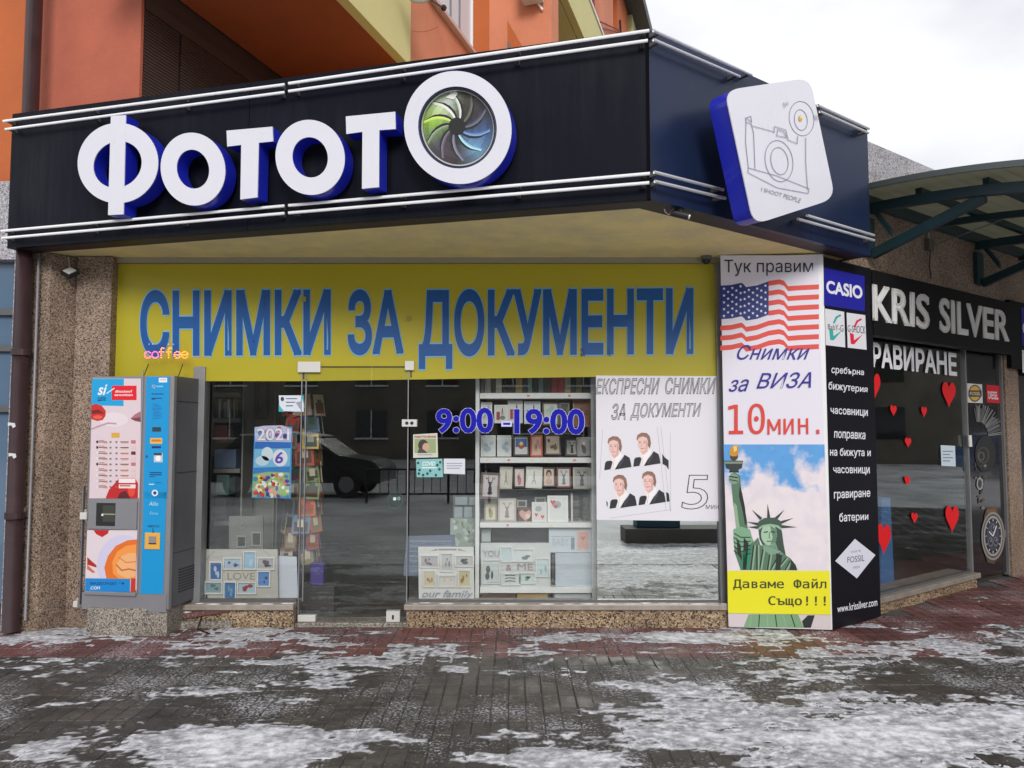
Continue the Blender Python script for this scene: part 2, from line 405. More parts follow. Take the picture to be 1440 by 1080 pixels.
Z_SOF = 3.06
FL = hz(10, 347, Z_SOF); FC = hz(915, 277, Z_SOF)
FDIR = (FC - FL).normalized(); FN = Vector((FDIR.y, -FDIR.x, 0))
PFAS = Pl(FC, FN)
SA = R(36.8); SD = Vector((math.cos(SA), math.sin(SA), 0)); SN = Vector((SD.y, -SD.x, 0))
PSIDE = Pl(FC, SN)
SE = PSIDE.at(1222, 265); SE.z = Z_SOF
Z_FT = PFAS.at(915, 41).z
PB0 = hz(1171, 888, 0)                       # corner between the white and the black sign board
PBLK = Pl(PB0, SN)
PW0 = hz(1025, 884, 0)
_d = (PB0 - PW0).normalized(); PWHT = Pl(PB0, (_d.y, -_d.x, 0))
PWING = PBLK.shift(-0.09)
W0 = PB0 - SN * 0.09
def wing(L, z=0.0, m=0.0): return W0 + SD * L + SN * m + UP * z
def wL(u, v): return (PWING.at(u, v) - W0).dot(SD)
FRONT = FY(0.0)

# ---------------- ground
def project(x, y, z=0.0):
    dx, dy, dz = x - CAM.x, y - CAM.y, z - CAM.z
    dep = dy * _c + dz * _s; up = -dy * _s + dz * _c
    return 720 + FPX * dx / dep, 540 - FPX * up / dep
_rng = np.random.RandomState(11)
def vnoise(x, y, f, seed):
    r = np.random.RandomState(seed); G = r.rand(256, 256)
    X = x * f + 1000.3; Y = y * f + 1000.7; i = np.floor(X).astype(int); j = np.floor(Y).astype(int)
    a = X - i; b = Y - j; a = a * a * (3 - 2 * a); b = b * b * (3 - 2 * b)
    g = lambda p, q: G[p % 256, q % 256]
    return (g(i, j) * (1 - a) + g(i + 1, j) * a) * (1 - b) + (g(i, j + 1) * (1 - a) + g(i + 1, j + 1) * a) * b
def fbm(x, y, f, octs, seed, gain=.55):
    t = 0; s = 0; am = 1
    for k in range(octs): t = t + am * vnoise(x, y, f * 2 ** k, seed + k); s += am; am *= gain
    return t / s

# snow cover measured on the photo: (u, v, half width, half height, amount)
SNOW = [(930, 897, 250, 9, .95), (1090, 893, 110, 7, .75), (60, 905, 100, 12, .62), (60, 935, 110, 16, .62), (230, 935, 110, 9, .38), (380, 905, 120, 14, .20),
        (60, 1050, 75, 24, .62), (350, 1050, 190, 34, .90), (520, 1035, 100, 22, .7), (760, 1070, 160, 20, .85), (740, 1035, 130, 16, .45), (1000, 1030, 150, 40, .74), (1250, 1030, 260, 70, .80),
        (1180, 940, 200, 26, .58), (1390, 935, 110, 45, .62), (1300, 985, 220, 26, .66), (930, 915, 60, 12, .5), (1330, 900, 60, 18, .45), (970, 970, 50, 12, .45), (560, 975, 60, 8, .35), (1440, 1000, 120, 40, .7)]
DARK = [(560, 975, 260, 45, .5), (1300, 865, 110, 28, .5), (620, 905, 60, 16, .35), (800, 975, 120, 30, .25), (200, 990, 150, 22, .3)]
def snow_amount(X, Y):
    u, v = project(X, Y)
    D = np.zeros_like(X) + .22
    for cu, cv, ru, rv, a in SNOW: D = np.maximum(D, a * np.exp(-(((u - cu) / ru) ** 2 + ((v - cv) / rv) ** 2) ** 1.3))
    for cu, cv, ru, rv, a in DARK: D = D - .45 * a * np.exp(-(((u - cu) / ru) ** 2 + ((v - cv) / rv) ** 2) ** 1.3)
    return np.where(v > 1095, np.maximum(D, .95), D)
def paver_mat(name, c1, c2, frost):
    m, n, b = _mat(name); N = n.nodes.new; L = n.links.new
    g = N('ShaderNodeNewGeometry'); oi = N('ShaderNodeObjectInfo')
    n1 = N('ShaderNodeTexNoise'); n1.inputs['Scale'].default_value = 9; n1.inputs['Detail'].default_value = 8; n1.inputs['Roughness'].default_value = .7
    mp_ = N('ShaderNodeMapping'); mp_.inputs['Scale'].default_value = (.7, 1.0, 1); L(g.outputs['Position'], mp_.inputs[0]); L(mp_.outputs[0], n1.inputs[0])
    n2 = N('ShaderNodeTexNoise'); n2.inputs['Scale'].default_value = 60; n2.inputs['Detail'].default_value = 5; L(g.outputs['Position'], n2.inputs[0])
    n3 = N('ShaderNodeTexNoise'); n3.inputs['Scale'].default_value = 1.7; n3.inputs['Detail'].default_value = 5; L(g.outputs['Position'], n3.inputs[0])
    r = N('ShaderNodeValToRGB'); e = r.color_ramp.elements; e[0].position = .32; e[0].color = (*c1, 1); e[1].position = .68; e[1].color = (*c2, 1); L(n1.outputs[0], r.inputs[0])
    # per-piece tone
    hv = N('ShaderNodeHueSaturation'); mv = N('ShaderNodeMapRange'); mv.inputs['To Min'].default_value = .75; mv.inputs['To Max'].default_value = 1.25
    L(oi.outputs['Random'], mv.inputs['Value']); L(mv.outputs[0], hv.inputs['Value']); L(r.outputs[0], hv.inputs['Color'])
    # frost and grit
    ad = N('ShaderNodeMath'); ad.operation = 'MULTIPLY'; L(n2.outputs[0], ad.inputs[0]); L(n3.outputs[0], ad.inputs[1])
    rr = N('ShaderNodeValToRGB'); rr.color_ramp.elements[0].position = .27; rr.color_ramp.elements[0].color = (0, 0, 0, 1); rr.color_ramp.elements[1].position = .40; rr.color_ramp.elements[1].color = (frost, frost, frost, 1)
    L(ad.outputs[0], rr.inputs[0])
    mxx = N('ShaderNodeMix'); mxx.data_type = 'RGBA'; L(rr.outputs[0], mxx.inputs['Factor']); L(hv.outputs[0], mxx.inputs['A']); mxx.inputs['B'].default_value = (.55, .56, .60, 1)
    L(mxx.outputs['Result'], b.inputs['Base Color'])
    rg = N('ShaderNodeMapRange'); rg.inputs['From Min'].default_value = .35; rg.inputs['From Max'].default_value = .65; rg.inputs['To Min'].default_value = .42; rg.inputs['To Max'].default_value = .85; L(n3.outputs[0], rg.inputs['Value']); L(rg.outputs[0], b.inputs['Roughness'])
    bp = N('ShaderNodeBump'); bp.inputs['Strength'].default_value = .5; bp.inputs['Distance'].default_value = .006; L(n2.outputs[0], bp.inputs['Height']); L(bp.outputs[0], b.inputs['Normal'])
    return m
M_PRED = paver_mat('paver_red', (.075, .026, .025), (.16, .060, .054), .45)
M_PGREY = paver_mat('paver_grey', (.020, .017, .014), (.085, .074, .062), .62)
M_JOINT = solid('joint_grit', (.075, .073, .075), .8, var=.8, vscale=5, dirt=(.03, .028, .026))
m, n_, b_ = _mat('snow'); MC['snow'] = m
_g = n_.nodes.new('ShaderNodeNewGeometry'); _n1 = n_.nodes.new('ShaderNodeTexNoise'); _n1.inputs['Scale'].default_value = 14; _n1.inputs['Detail'].default_value = 8; _n1.inputs['Roughness'].default_value = .7
n_.links.new(_g.outputs['Position'], _n1.inputs[0])
_r = n_.nodes.new('ShaderNodeValToRGB'); _r.color_ramp.elements[0].position = .34; _r.color_ramp.elements[0].color = (.30, .30, .32, 1); _r.color_ramp.elements[1].position = .60; _r.color_ramp.elements[1].color = (.78, .79, .83, 1)
n_.links.new(_n1.outputs[0], _r.inputs[0]); _at = n_.nodes.new('ShaderNodeAttribute'); _at.attribute_name = 'depth'
_r2 = n_.nodes.new('ShaderNodeValToRGB'); _r2.color_ramp.elements[0].position = 0.08; _r2.color_ramp.elements[0].color = (.075, .066, .056, 1); _r2.color_ramp.elements[1].position = .82; _e3 = _r2.color_ramp.elements.new(.30); _e3.color = (.16, .15, .14, 1); _e4 = _r2.color_ramp.elements.new(.48); _e4.color = (.46, .46, .47, 1); _r2.color_ramp.elements[1].color = (1, 1, 1, 1)
n_.links.new(_at.outputs['Fac'], _r2.inputs[0])
_mm = n_.nodes.new('ShaderNodeMix'); _mm.data_type = 'RGBA'; _mm.blend_type = 'MULTIPLY'; _mm.inputs['Factor'].default_value = 1
n_.links.new(_r.outputs[0], _mm.inputs['A']); n_.links.new(_r2.outputs[0], _mm.inputs['B']); n_.links.new(_mm.outputs['Result'], b_.inputs['Base Color']); b_.inputs['Roughness'].default_value = .6
_bp = n_.nodes.new('ShaderNodeBump'); _bp.inputs['Strength'].default_value = .45; _bp.inputs['Distance'].default_value = .008
_n2 = n_.nodes.new('ShaderNodeTexNoise'); _n2.inputs['Scale'].default_value = 55; _n2.inputs['Detail'].default_value = 6; n_.links.new(_g.outputs['Position'], _n2.inputs[0])
n_.links.new(_n2.outputs[0], _bp.inputs['Height']); n_.links.new(_bp.outputs[0], b_.inputs['Normal'])
M_SNOW = m
M_SNOWH = solid('heaped_snow', (.74, .75, .79), .6, var=.3, vscale=25, bump=.6, bscale=60)
M_SNOWG = solid('trodden_snow', (.62, .63, .66), .7, var=.45, vscale=.7, dirt=(.30, .30, .31), bump=.6, bscale=12)

MB().poly([(-60, -90, -.03), (60, -90, -.03), (60, 40, -.03), (-60, 40, -.03)], solid('ground_earth', (.12, .115, .11), .9, var=.3)).build('ground', kind='structure', label='flat ground under the paving and the street')
MB().poly([(-60, -60, -.004), (60, -60, -.004), (60, -4.75, -.004), (-60, -4.75, -.004)], M_SNOWG).build('snowy_street', kind='structure', label='street and square covered in trodden snow')
pav = MB().poly([(-9, -4.75, -.009), (14, -4.75, -.009), (14, 12, -.009), (-9, 12, -.009)], M_JOINT).build('pavement', kind='structure', label='paved footway with red and grey slabs under patchy snow')

def slab_mesh(mat):
    mb = MB(); h = .198; c = .005; T = .0; Bz = -.03
    for i in range(4):
        for j in range(2):
            x0 = -.198 + i * .1; x1 = x0 + .0955; y0 = -.198 + j * .2; y1 = y0 + h - .003
            lo = [(x0, y0, Bz), (x1, y0, Bz), (x1, y1, Bz), (x0, y1, Bz)]
            mi_ = [(x0, y0, T - c), (x1, y0, T - c), (x1, y1, T - c), (x0, y1, T - c)]
            hi = [(x0 + c, y0 + c, T), (x1 - c, y0 + c, T), (x1 - c, y1 - c, T), (x0 + c, y1 - c, T)]
            mb.add(lo + mi_ + hi, [(k, (k + 1) % 4, 4 + (k + 1) % 4, 4 + k) for k in range(4)] + [(4 + k, 4 + (k + 1) % 4, 8 + (k + 1) % 4, 8 + k) for k in range(4)] + [(8, 9, 10, 11)], mat)
    return mb
def mesh_of(mb, name):
    me = bpy.data.meshes.new(name); me.from_pydata(mb.v, [], mb.f)
    for x in mb.mats: me.materials.append(x)
    me.polygons.foreach_set('material_index', mb.m); me.update(); return me
SLAB = {k: mesh_of(slab_mesh(mm), 'paver') for k, mm in (('r', M_PRED), ('g', M_PGREY))}
def front_dist(x, y):
    """distance in front of the shop front and of the wing"""
    return max(-.09 - y, (Vector((x, y, 0)) - W0).dot(SN))
rest = {'r': MB(), 'g': MB()}; cand = []
for ix in range(-20, 34):
    for iy in range(-12, 26):
        x = ix * .4 + .08; y = -.29 - .4 * .0 + iy * .4 - .02
        dd = front_dist(x, y)
        if dd < .02 or y < -4.6: continue
        u, v = project(x, y); kind = 'r' if dd < 1.0 else 'g'
        vis = (-60 < u < 1500 and 780 < v < 1120 and y > -6)
        cand.append((not vis, -v, x, y, kind))
cand.sort(); npv = 0
for nv, _, x, y, kind in cand:
    jz = random.uniform(-.0025, .0015); rx, ry, rz = [random.gauss(0, R(.35)) for _ in range(3)]
    if not nv and npv < 298:
        o = bpy.data.objects.new('paver', SLAB[kind]); COL.objects.link(o); o.parent = pav
        o.location = Vector((x, y, jz)) - wloc(pav); o.rotation_euler = (rx, ry, rz); npv += 1
    else:
        me = SLAB[kind]; M = Matrix.Translation((x, y, jz)) @ Matrix.Rotation(rz, 4, 'Z')
        rest[kind].add([M @ v_.co for v_ in me.vertices], [tuple(p.vertices) for p in me.polygons], me.materials[0])
for k in rest:
    if rest[k].v: rest[k].build('distant_pavers', parent=pav, kind='stuff')

# snow lying on the slabs: a sheet whose height decides where it shows
dx = .0155
xs = np.arange(-5.6, 8.4, dx); ys = np.arange(-4.74, 1.6, dx)
X, Y = np.meshgrid(xs, ys)
D = snow_amount(X, Y)
N_ = fbm(X * .50, Y * 1.15, 2.0, 6, 3, .60); N2 = fbm(X * .45, Y, 11.0, 4, 40, .66); N3 = fbm(X * .6, Y, 34.0, 3, 80, .7); N4 = fbm(X * .5, Y, 1.1, 3, 140, .5)
jx = np.abs(((X - .08 + .1 + 50) % .2) - .1); jy = np.abs(((Y + .31 + .1 + 50) % .2) - .1)
jm = np.clip(1 - np.minimum(.1 - jx, .1 - jy) / .012, 0, 1)
red = np.clip((Y + 1.15) / .1, 0, 1)
H = (D - .60) * .92 + (N_ - .5) * 1.45 + (N2 - .5) * .95 + (N3 - .5) * .6 + (N4 - .5) * .5
H = H + jm * red * .16
Z = H * .016 + .0030 - red * .0022 - jm * (1 - red) * .006 * np.clip(1 - H * 2.5, 0, 1)
Z = np.clip(Z, -.02, .020)
far = np.clip((-4.2 - Y) / .5, 0, 1); Z = Z * (1 - far) + np.maximum(Z, .004) * far
u_, v_ = project(X, Y)
d1 = -.07 - Y; d2 = (X - W0.x) * SN.x + (Y - W0.y) * SN.y
inside = np.where(X > 2.2, d2 < .01, (Y > -.09)) 
idx = np.arange(X.size).reshape(X.shape)
q = np.stack([idx[:-1, :-1], idx[:-1, 1:], idx[1:, 1:], idx[1:, :-1]], -1).reshape(-1, 4)
zmax = np.maximum.reduce([Z[:-1, :-1], Z[:-1, 1:], Z[1:, 1:], Z[1:, :-1]]).ravel()
ins = (inside[:-1, :-1] | inside[1:, 1:] | inside[1:, :-1] | inside[:-1, 1:]).ravel()
q = q[(zmax > -.006) & ~ins]
used = np.unique(q); remap = -np.ones(X.size, int); remap[used] = np.arange(len(used)); q = remap[q]
P_ = np.stack([X.ravel()[used], Y.ravel()[used], Z.ravel()[used]], -1)
me = bpy.data.meshes.new('snow'); me.vertices.add(len(P_)); me.vertices.foreach_set('co', P_.ravel().astype(np.float32))
me.loops.add(q.size); me.loops.foreach_set('vertex_index', q.ravel().astype(np.int32)); me.polygons.add(len(q))
me.polygons.foreach_set('loop_start', (np.arange(len(q)) * 4).astype(np.int32)); me.polygons.foreach_set('loop_total', np.full(len(q), 4, np.int32))
me.polygons.foreach_set('use_smooth', [True] * len(q)); me.update(calc_edges=True); me.validate(); me.materials.append(M_SNOW)
at_ = me.attributes.new('depth', 'FLOAT', 'POINT') if len(me.vertices) == len(P_) else None
if at_: at_.data.foreach_set('value', np.clip(H.ravel()[used] * 1.35 + .30, 0, 1).astype(np.float32))
o = bpy.data.objects.new('snow', me); COL.objects.link(o); tag(o, 'patchy trampled snow lying on the paving', kind='stuff')

# ---------------- the photo shop
shop = thing('photo_shop', (-.4, .6, 0), 'photo shop front with granite plinth, glass door and yellow ceiling under the black fascia', 'shop')
A0 = hz(-2, 888, 0); A1 = hz(53, 888, 0); A2 = hz(92, 880.5, 0); A3 = FY(-.10).at(158, 380); A3.z = 0
fp = [(A0.x + .06, A0.y, 0), tuple(A1), tuple(A2), (A2.x + .02, -.10, 0), (A3.x, -.10, 0), (A3.x, .34, 0), (A0.x + .06, .34, 0)]
MB().prism(fp, (0, 0, 3.05), M_GRAN).build('pillar', shop)
XL = A3.x; XR = FRONT.at(1022, 600).x + .02
U = lambda u, v=600, y=0.0: FY(y).at(u, v).x
xdl, xdr = U(422), U(576)
zs = .185
# plinth, sill (door opening left free)
def plinth(x0, x1):
    MB().box(x0, x1, -.09, .12, -.02, .14, M_GRAN2).build('plinth', shop, bevel=.004)
    MB().box(x0 - (.02 if x0 > XL + .1 else 0), x1 + .0, -.12, .15, .14, zs, solid('sill_stone', (.33, .29, .25), .45, var=.3, vscale=9)).build('sill', shop, bevel=.006)
plinth(XL, xdl); plinth(xdr, PW0.x + .3)
MB().box(xdl + .001, xdr - .001, -.06, .15, -.02, .025, M_GRANF).build('threshold', shop, bevel=.004)
MB().box(XL, PW0.x + .3, .16, 3.4, -.02, .03, solid('floor_tile_dark', (.05, .045, .035), .35, var=.3)).build('interior_floor', shop)
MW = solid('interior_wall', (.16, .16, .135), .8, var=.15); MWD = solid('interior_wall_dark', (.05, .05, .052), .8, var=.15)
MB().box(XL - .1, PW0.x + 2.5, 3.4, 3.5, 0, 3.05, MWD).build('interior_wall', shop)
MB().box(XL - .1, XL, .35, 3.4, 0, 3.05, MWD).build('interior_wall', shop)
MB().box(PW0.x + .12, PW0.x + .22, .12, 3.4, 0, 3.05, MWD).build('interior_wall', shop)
MB().box(U(343, 600, 1.5), U(392, 600, 1.5), 1.5, 1.7, .03, 3.05, MW).build('partition', shop)
# roof slab with the yellow underside
sof = [FL + FN * -.18 + UP * .0, FC - (FN + SN).normalized() * .2, SE - SN * .18, wing((SE - W0).dot(SD) - .02, Z_SOF, 0), wing((SE - W0).dot(SD) - .02, Z_SOF, -.35), Vector((3.4, 4.2, Z_SOF)), Vector((XL - .9, 4.2, Z_SOF))]
MB().prism(sof, (0, 0, .16), M_SOFFIT).build('ceiling_soffit', shop)
MB().box(XL, XR, -.03, .08, 3.015, Z_SOF - .001, solid('trim_beige', (.30, .27, .20), .6)).build('head_trim', shop)
# mullions and frame
z0, z1 = zs, 3.014
mx0 = U(270, 700); mx1 = U(286, 700)
MB().box(mx0, mx1, -.03, .05, z0, z1 - .88, M_ALU).build('mullion', shop, bevel=.003)
MB().box(U(1008), U(1021), -.035, .05, z0, z1, M_ALU).build('mullion', shop, bevel=.003)
MB().box(U(1021) + .001, U(1021) + .055, -.06, .05, 0.186, z1, solid('frame_brown', (.10, .085, .075), .5, metal=.3)).build('mullion', shop, bevel=.003)
MB().box(XL, xdl - .002, -.02, .03, zs, zs + .022, M_ALUD).build('bottom_rail', shop)
MB().box(xdr + .002, U(1008) - .001, -.02, .03, zs, zs + .018, M_ALUD).build('bottom_rail', shop)
def pane(x0, x1, z0, z1, mat, name='glass_pane', par=None, y=0.0, t=.008, **k):
    return MB().box(x0, x1, y, y + t, z0, z1, mat).build(name, par or shop, **k)
pane(XL, xdl - .004, zs + .022, z1, M_GLASS)
zdt = FRONT.at(500, 515).z
pane(xdl + .004, xdr - .004, zdt + .004, z1, M_GLASS)
xm = U(838)
pane(xdr + .004, xm - .002, zs + .018, z1, M_GLASS)
pane(xm + .002, U(1008), zs + .018, z1, M_GLASSM)
# dark backing added behind the coated pane to bring out its reflection
MB().box(xm + .03, PW0.x + .1, .50, .52, .19, 3.0, solid('backing_dark', (.03, .034, .034), .6)).build('backing_board', shop)
# door
door = MB().box(xdl + .006, xdr - .006, -.012, -.002, .045, zdt, M_GLASS).build('door', shop, label='frameless glass door')
for (a, b_2, c, d_, t) in ((420, 452, 509, 524, 0), (570, 583, 508, 521, 0), (420, 445, 864, 873, 0)):
    p = FRONT.at(a, d_); q_ = FRONT.at(b_2, c)
    MB().box(p.x, q_.x, -.035, .02, p.z, q_.z, M_STEEL).build('patch_fitting', door, bevel=.003)
p = FRONT.at(544, 873); q_ = FRONT.at(563, 858)
MB().box(p.x, q_.x, -.035, .02, p.z, q_.z, M_STEEL).box((p.x + q_.x) / 2 - .008, (p.x + q_.x) / 2 + .008, -.039, -.036, p.z + .02, p.z + .055, M_DARK).build('floor_lock', door)
p = FRONT.at(566, 600); q_ = FRONT.at(587, 590)
lk = MB().box(p.x, q_.x, -.04, .02, p.z, q_.z, M_STEEL)
for k in (.33, .67): lk.tube([(p.x + (q_.x - p.x) * k, -.039, (p.z + q_.z) / 2), (p.x + (q_.x - p.x) * k, -.046, (p.z + q_.z) / 2)], .014, M_DARK, 12)
lk.build('door_lock', door, bevel=.002)
for u in (424, 430, 574): MB().box(U(u) - .004, U(u) + .004, -.014, .012, .045 if u != 430 else .19, zdt, M_ALU).build('door_edge_strip', door)
# yellow screw plates on the banner
for u, v in ((284, 527), (575, 448), (428, 421)):
    p = FRONT.at(u, v); MB().box(p.x - .018, p.x + .018, -.02, -.009, p.z - .02, p.z + .02, M_YEL if u == 284 else solid('plate_olive', (.30, .27, .03), .4)).build('screw_plate', shop)

# pillars of the neighbour on the left
nb = thing('neighbour_shop', (-4.4, .2, 0), 'edge of the neighbouring shop left of the brown downpipe, window painted with its blue reflection', 'shop')
MB().box(-6, A0.x + .055, A0.y - .0, .34, Z_SOF - .06, FY(A0.y).at(3, 255).z, M_GRANG).build('granite_band', nb)
MB().box(A0.x + .0, A0.x + .055, A0.y + .02, .34, 0, Z_SOF - .061, M_GRANG).build('window_jamb', nb)
gx = A0.x - .001
MB().box(-6, gx, A0.y + .10, A0.y + .112, .2, 2.99, solid('blue_reflection_pane', (.10, .16, .24), .1, coat=.5)).build('window_pane', nb)  # the blue reflection is put into the pane's colour
for z in (1.75, 2.25, 2.55): MB().box(-6, gx, A0.y + .06, A0.y + .1, z, z + .05, M_ALUD).build('glazing_bar', nb)

# downpipe
px = hz(16, 890, 0)
dp = MB().tube([(px.x + .01, px.y - .03, 0.02), (px.x + .01, px.y - .03, 9.5)], .062, M_PIPE, 16)
dpo = dp.build('downpipe', smooth=True, label='dark brown rainwater downpipe at the left end of the shop', cat='pipe')
for z in (.9, 2.2, 3.6): MB().tube([(px.x + .01, px.y - .03, z), (px.x + .01, px.y - .03, z + .05)], .072, M_PIPE, 16).build('pipe_collar', dpo)
MB().tube([(px.x + .105, px.y - .0, .1), (px.x + .11, px.y - .0, 1.2), (px.x + .105, px.y, 3.04)], .009, solid('conduit_grey', (.25, .25, .27), .5), 8).build('conduit', label='thin grey cable conduit running beside the downpipe', cat='cable', smooth=True)
p = Pl(A0, (0, -1, 0)).at(33, 719); MB().box(p.x - .02, p.x + .02, p.y - .05, p.y - .0, p.z - .03, p.z + .03, M_STEEL).box(p.x - .012, p.x + .012, p.y - .055, p.y - .051, p.z - .012, p.z + .012, M_DARK).build('latch_box', label='small white latch box on the pillar by the downpipe', cat='latch', bevel=.004)
for (u, v) in ((18, 640), (17, 597)):
    q_ = Pl((px.x, px.y - .093, 0), (0, -1, 0)); pr = Print(q_); pr.shape([(u - 6, v - 3), (u + 4, v - 2), (u + 5, v + 3), (u + 1, v + 5), (u - 1, v + 1), (u - 6, v + 2)], (210, 210, 215)); pr.build('torn_sticker', dpo)

# ---------------- side wing
zpar = PWING.at(1223, 200).z
La, Lb = wL(1226, 600), wL(1412, 500)
Lw2 = wL(1366, 600)
Lc = Lb + .32
bt, bb = PWING.at(1425, 425), PWING.at(1425, 499)
wg = thing('jewellery_shop', tuple(wing(2.0)), 'granite clad corner wing with a silver shop window under its black sign', 'shop')
def wbox(mb, L0, L1, z0, z1, m0, m1, mat): return mb.obox(wing(L0, z0, m0), SD * (L1 - L0), SN * (m1 - m0), (0, 0, z1 - z0), mat)
wbox(MB(), .0, La, 0, zpar, 0, -.4, M_GRAN).build('wall', wg)
wbox(MB(), La + .001, 9.0, bt.z - .02, zpar - .42, 0, -.4, M_GRAN).build('wall', wg)
lite = MB(); ll = La + .001
while ll < 9: wbox(MB(), ll, min(ll + .78, 9), zpar - .418, zpar, .006, -.4, M_GRANG).build('granite_panel', wg, bevel=.003); ll += .785
wbox(MB(), Lb, Lb + .36, 0, bt.z - .021, 0, -.4, M_GRAN).build('pillar', wg)
wbox(MB(), Lb + .361, 9.0, 0, bt.z - .021, -.02, -.4, solid('far_shop_dark', (.02, .02, .025), .15)).build('far_window', wg)
zw = PWING.at(1240, 839).z
wbox(MB(), La + .001, Lw2, -.02, zw - .05, .0, -.3, M_GRAN2).build('plinth', wg)
wbox(MB(), La + .001, Lw2 + .03, zw - .05, zw, .03, -.3, solid('sill_stone_wing', (.24, .21, .18), .5, var=.3, vscale=9)).build('sill', wg, bevel=.005)
ztopg = PWING.at(1425, 499).z + .15
wbox(MB(), La + .001, Lw2 - .02, zw + .02, ztopg, -.05, -.058, M_GLASS).build('glass_pane', wg)
wbox(MB(), La + .001, Lw2 - .02, zw + .001, zw + .02, -.03, -.08, M_ALUD).build('bottom_rail', wg)
wbox(MB(), Lw2 - .018, Lw2 + .006, zw + .001, ztopg, -.03, -.08, M_ALU).build('mullion', wg)
wbox(MB(), Lb - .03, Lb - .001, .02, ztopg, -.02, -.08, M_ALU).build('mullion', wg)
wd = wbox(MB(), Lw2 + .010, Lb - .034, .05, ztopg, -.046, -.058, solid('door_film_black', (.008, .008, .010), .12, coat=.3)).build('door', wg, label='glass door covered by the dark watch poster')
wbox(MB(), La - .4, Lb + .3, .0, .03, -.09, -3, MC['floor_tile_dark']).build('interior_floor', wg)
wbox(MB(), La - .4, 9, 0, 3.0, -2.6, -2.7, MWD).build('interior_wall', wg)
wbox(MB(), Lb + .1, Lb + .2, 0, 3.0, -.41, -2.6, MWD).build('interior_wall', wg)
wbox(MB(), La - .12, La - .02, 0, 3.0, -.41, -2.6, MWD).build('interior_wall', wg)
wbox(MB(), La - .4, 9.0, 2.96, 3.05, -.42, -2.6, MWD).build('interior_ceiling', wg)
# display stand with blue cloth inside the wing window
a = PWING.shift(-.30)
p0 = a.at(1237, 822); p1 = a.at(1258, 822); pt = a.at(1252, 700)
MB().prism([Vector((p0.x, p0.y, .03)), Vector((p1.x, p1.y, .03)), Vector((pt.x, pt.y, pt.z)), a.at(1240, 700)], -SN * .15, solid('blue_cloth', (.02, .10, .26), .7)).build('display_banner', label='blue display banner standing inside the silver shop window', cat='banner')

# ---------------- canopy on the wing
cn = thing('glass_canopy', tuple(wing(2, 3.3, .8)), 'teal steel canopy with curved translucent roof over the silver shop', 'canopy')
Lr1, Lr2 = wL(1216, 350), wL(1372, 380)
Lg = Lr1 - .22
PG = Pl(wing(Lg), -SD)
_pts = [PG.at(1229, 258), PG.at(1330, 239), PG.at(1440, 226)]
_ms = [(p - W0).dot(SN) for p in _pts]; _zs = [p.z for p in _pts]
_co = np.polyfit(_ms, _zs, 2)
def zc(m): return float(np.polyval(_co, m)) if m < _ms[2] else float(np.polyval(_co, _ms[2]) + (m - _ms[2]) * (2 * _co[0] * _ms[2] + _co[1]) - .10 * (m - _ms[2]) ** 2)
MM = [k * .13 for k in range(0, 17)]
m_, n__, bb_ = _mat('polycarbonate'); bb_.inputs['Base Color'].default_value = (.40, .39, .31, 1); bb_.inputs['Roughness'].default_value = .5
_tl = n__.nodes.new('ShaderNodeBsdfTranslucent'); _tl.inputs[0].default_value = (.36, .36, .29, 1); _mx = n__.nodes.new('ShaderNodeMixShader'); _mx.inputs[0].default_value = .55
n__.links.new(bb_.outputs[0], _mx.inputs[1]); n__.links.new(_tl.outputs[0], _mx.inputs[2]); n__.links.new(_mx.outputs[0], n__.nodes['Material Output'].inputs[0]); M_POLY = m_
Lx = Lg
for k in range(6):
    L1 = Lx + 1.16
    mb = MB()
    for a_, b2 in zip(MM[:-1], MM[1:]):
        p = [wing(Lx, zc(a_), a_), wing(L1 - .01, zc(a_), a_), wing(L1 - .01, zc(b2), b2), wing(Lx, zc(b2), b2)]
        mb.prism(p, (0, 0, -.012), M_POLY)
    mb.build('roof_sheet', cn); Lx = L1
def rib(L, w_, h_, off, m0=.0, m1=2.0, mat=M_TEAL, name='rib'):
    mb = MB(); n = 14
    for i in range(n):
        a_ = m0 + (m1 - m0) * i / n; b2 = m0 + (m1 - m0) * (i + 1) / n
        p = [wing(L, zc(a_) - off, a_), wing(L, zc(b2) - off, b2), wing(L, zc(b2) - off - h_, b2), wing(L, zc(a_) - off - h_, a_)]
        mb.prism(p, SD * w_, mat)
    return mb.build(name, cn)
rib(Lg - .004, .02, .05, -.012, name='edge_trim', mat=solid('edge_trim', (.10, .12, .12), .4, metal=.4))
for L in (Lr1, Lr2, Lr2 + 2.3): 
    rib(L, .07, .085, .10)
    ro = wbox(MB(), L - .06, L + .10, PWING.at(1216, 360).z, 3.5, .0, .045, M_TEAL).build('wall_post', cn, bevel=.004)
    zl = 3.14 + .04
    e = Vector(wing(L + .02, zc(1.0) - .18, .98)); s_ = wing(L + .02, zl, .05)
    MB().obox(s_ - UP * .05, SD * .06, e - s_, (0, 0, .085), M_TEAL).build('brace', cn)
    e2 = Vector(wing(L + .02, zl + .12, .22)); s2 = wing(L + .02, zl + .42, .03)
    MB().obox(s2, SD * .05, e2 - s2, (0, 0, .07), M_TEAL).build('strut', cn)
for L in ((Lr1 + Lr2) / 2, (Lr2 + 1.15)): rib(L, .05, .06, .09)
for m_2 in (.42, .95, 1.5, 1.95):
    wbox(MB(), Lr1 + .08, Lg + 6.8, zc(m_2) - .085, zc(m_2) - .03, m_2, m_2 + .05, M_TEAL).build('purlin', cn)
wbox(MB(), Lg + .02, Lg + 6.8, zc(0) - .12, zc(0) - .02, .0, .05, M_TEAL).build('wall_plate', cn)

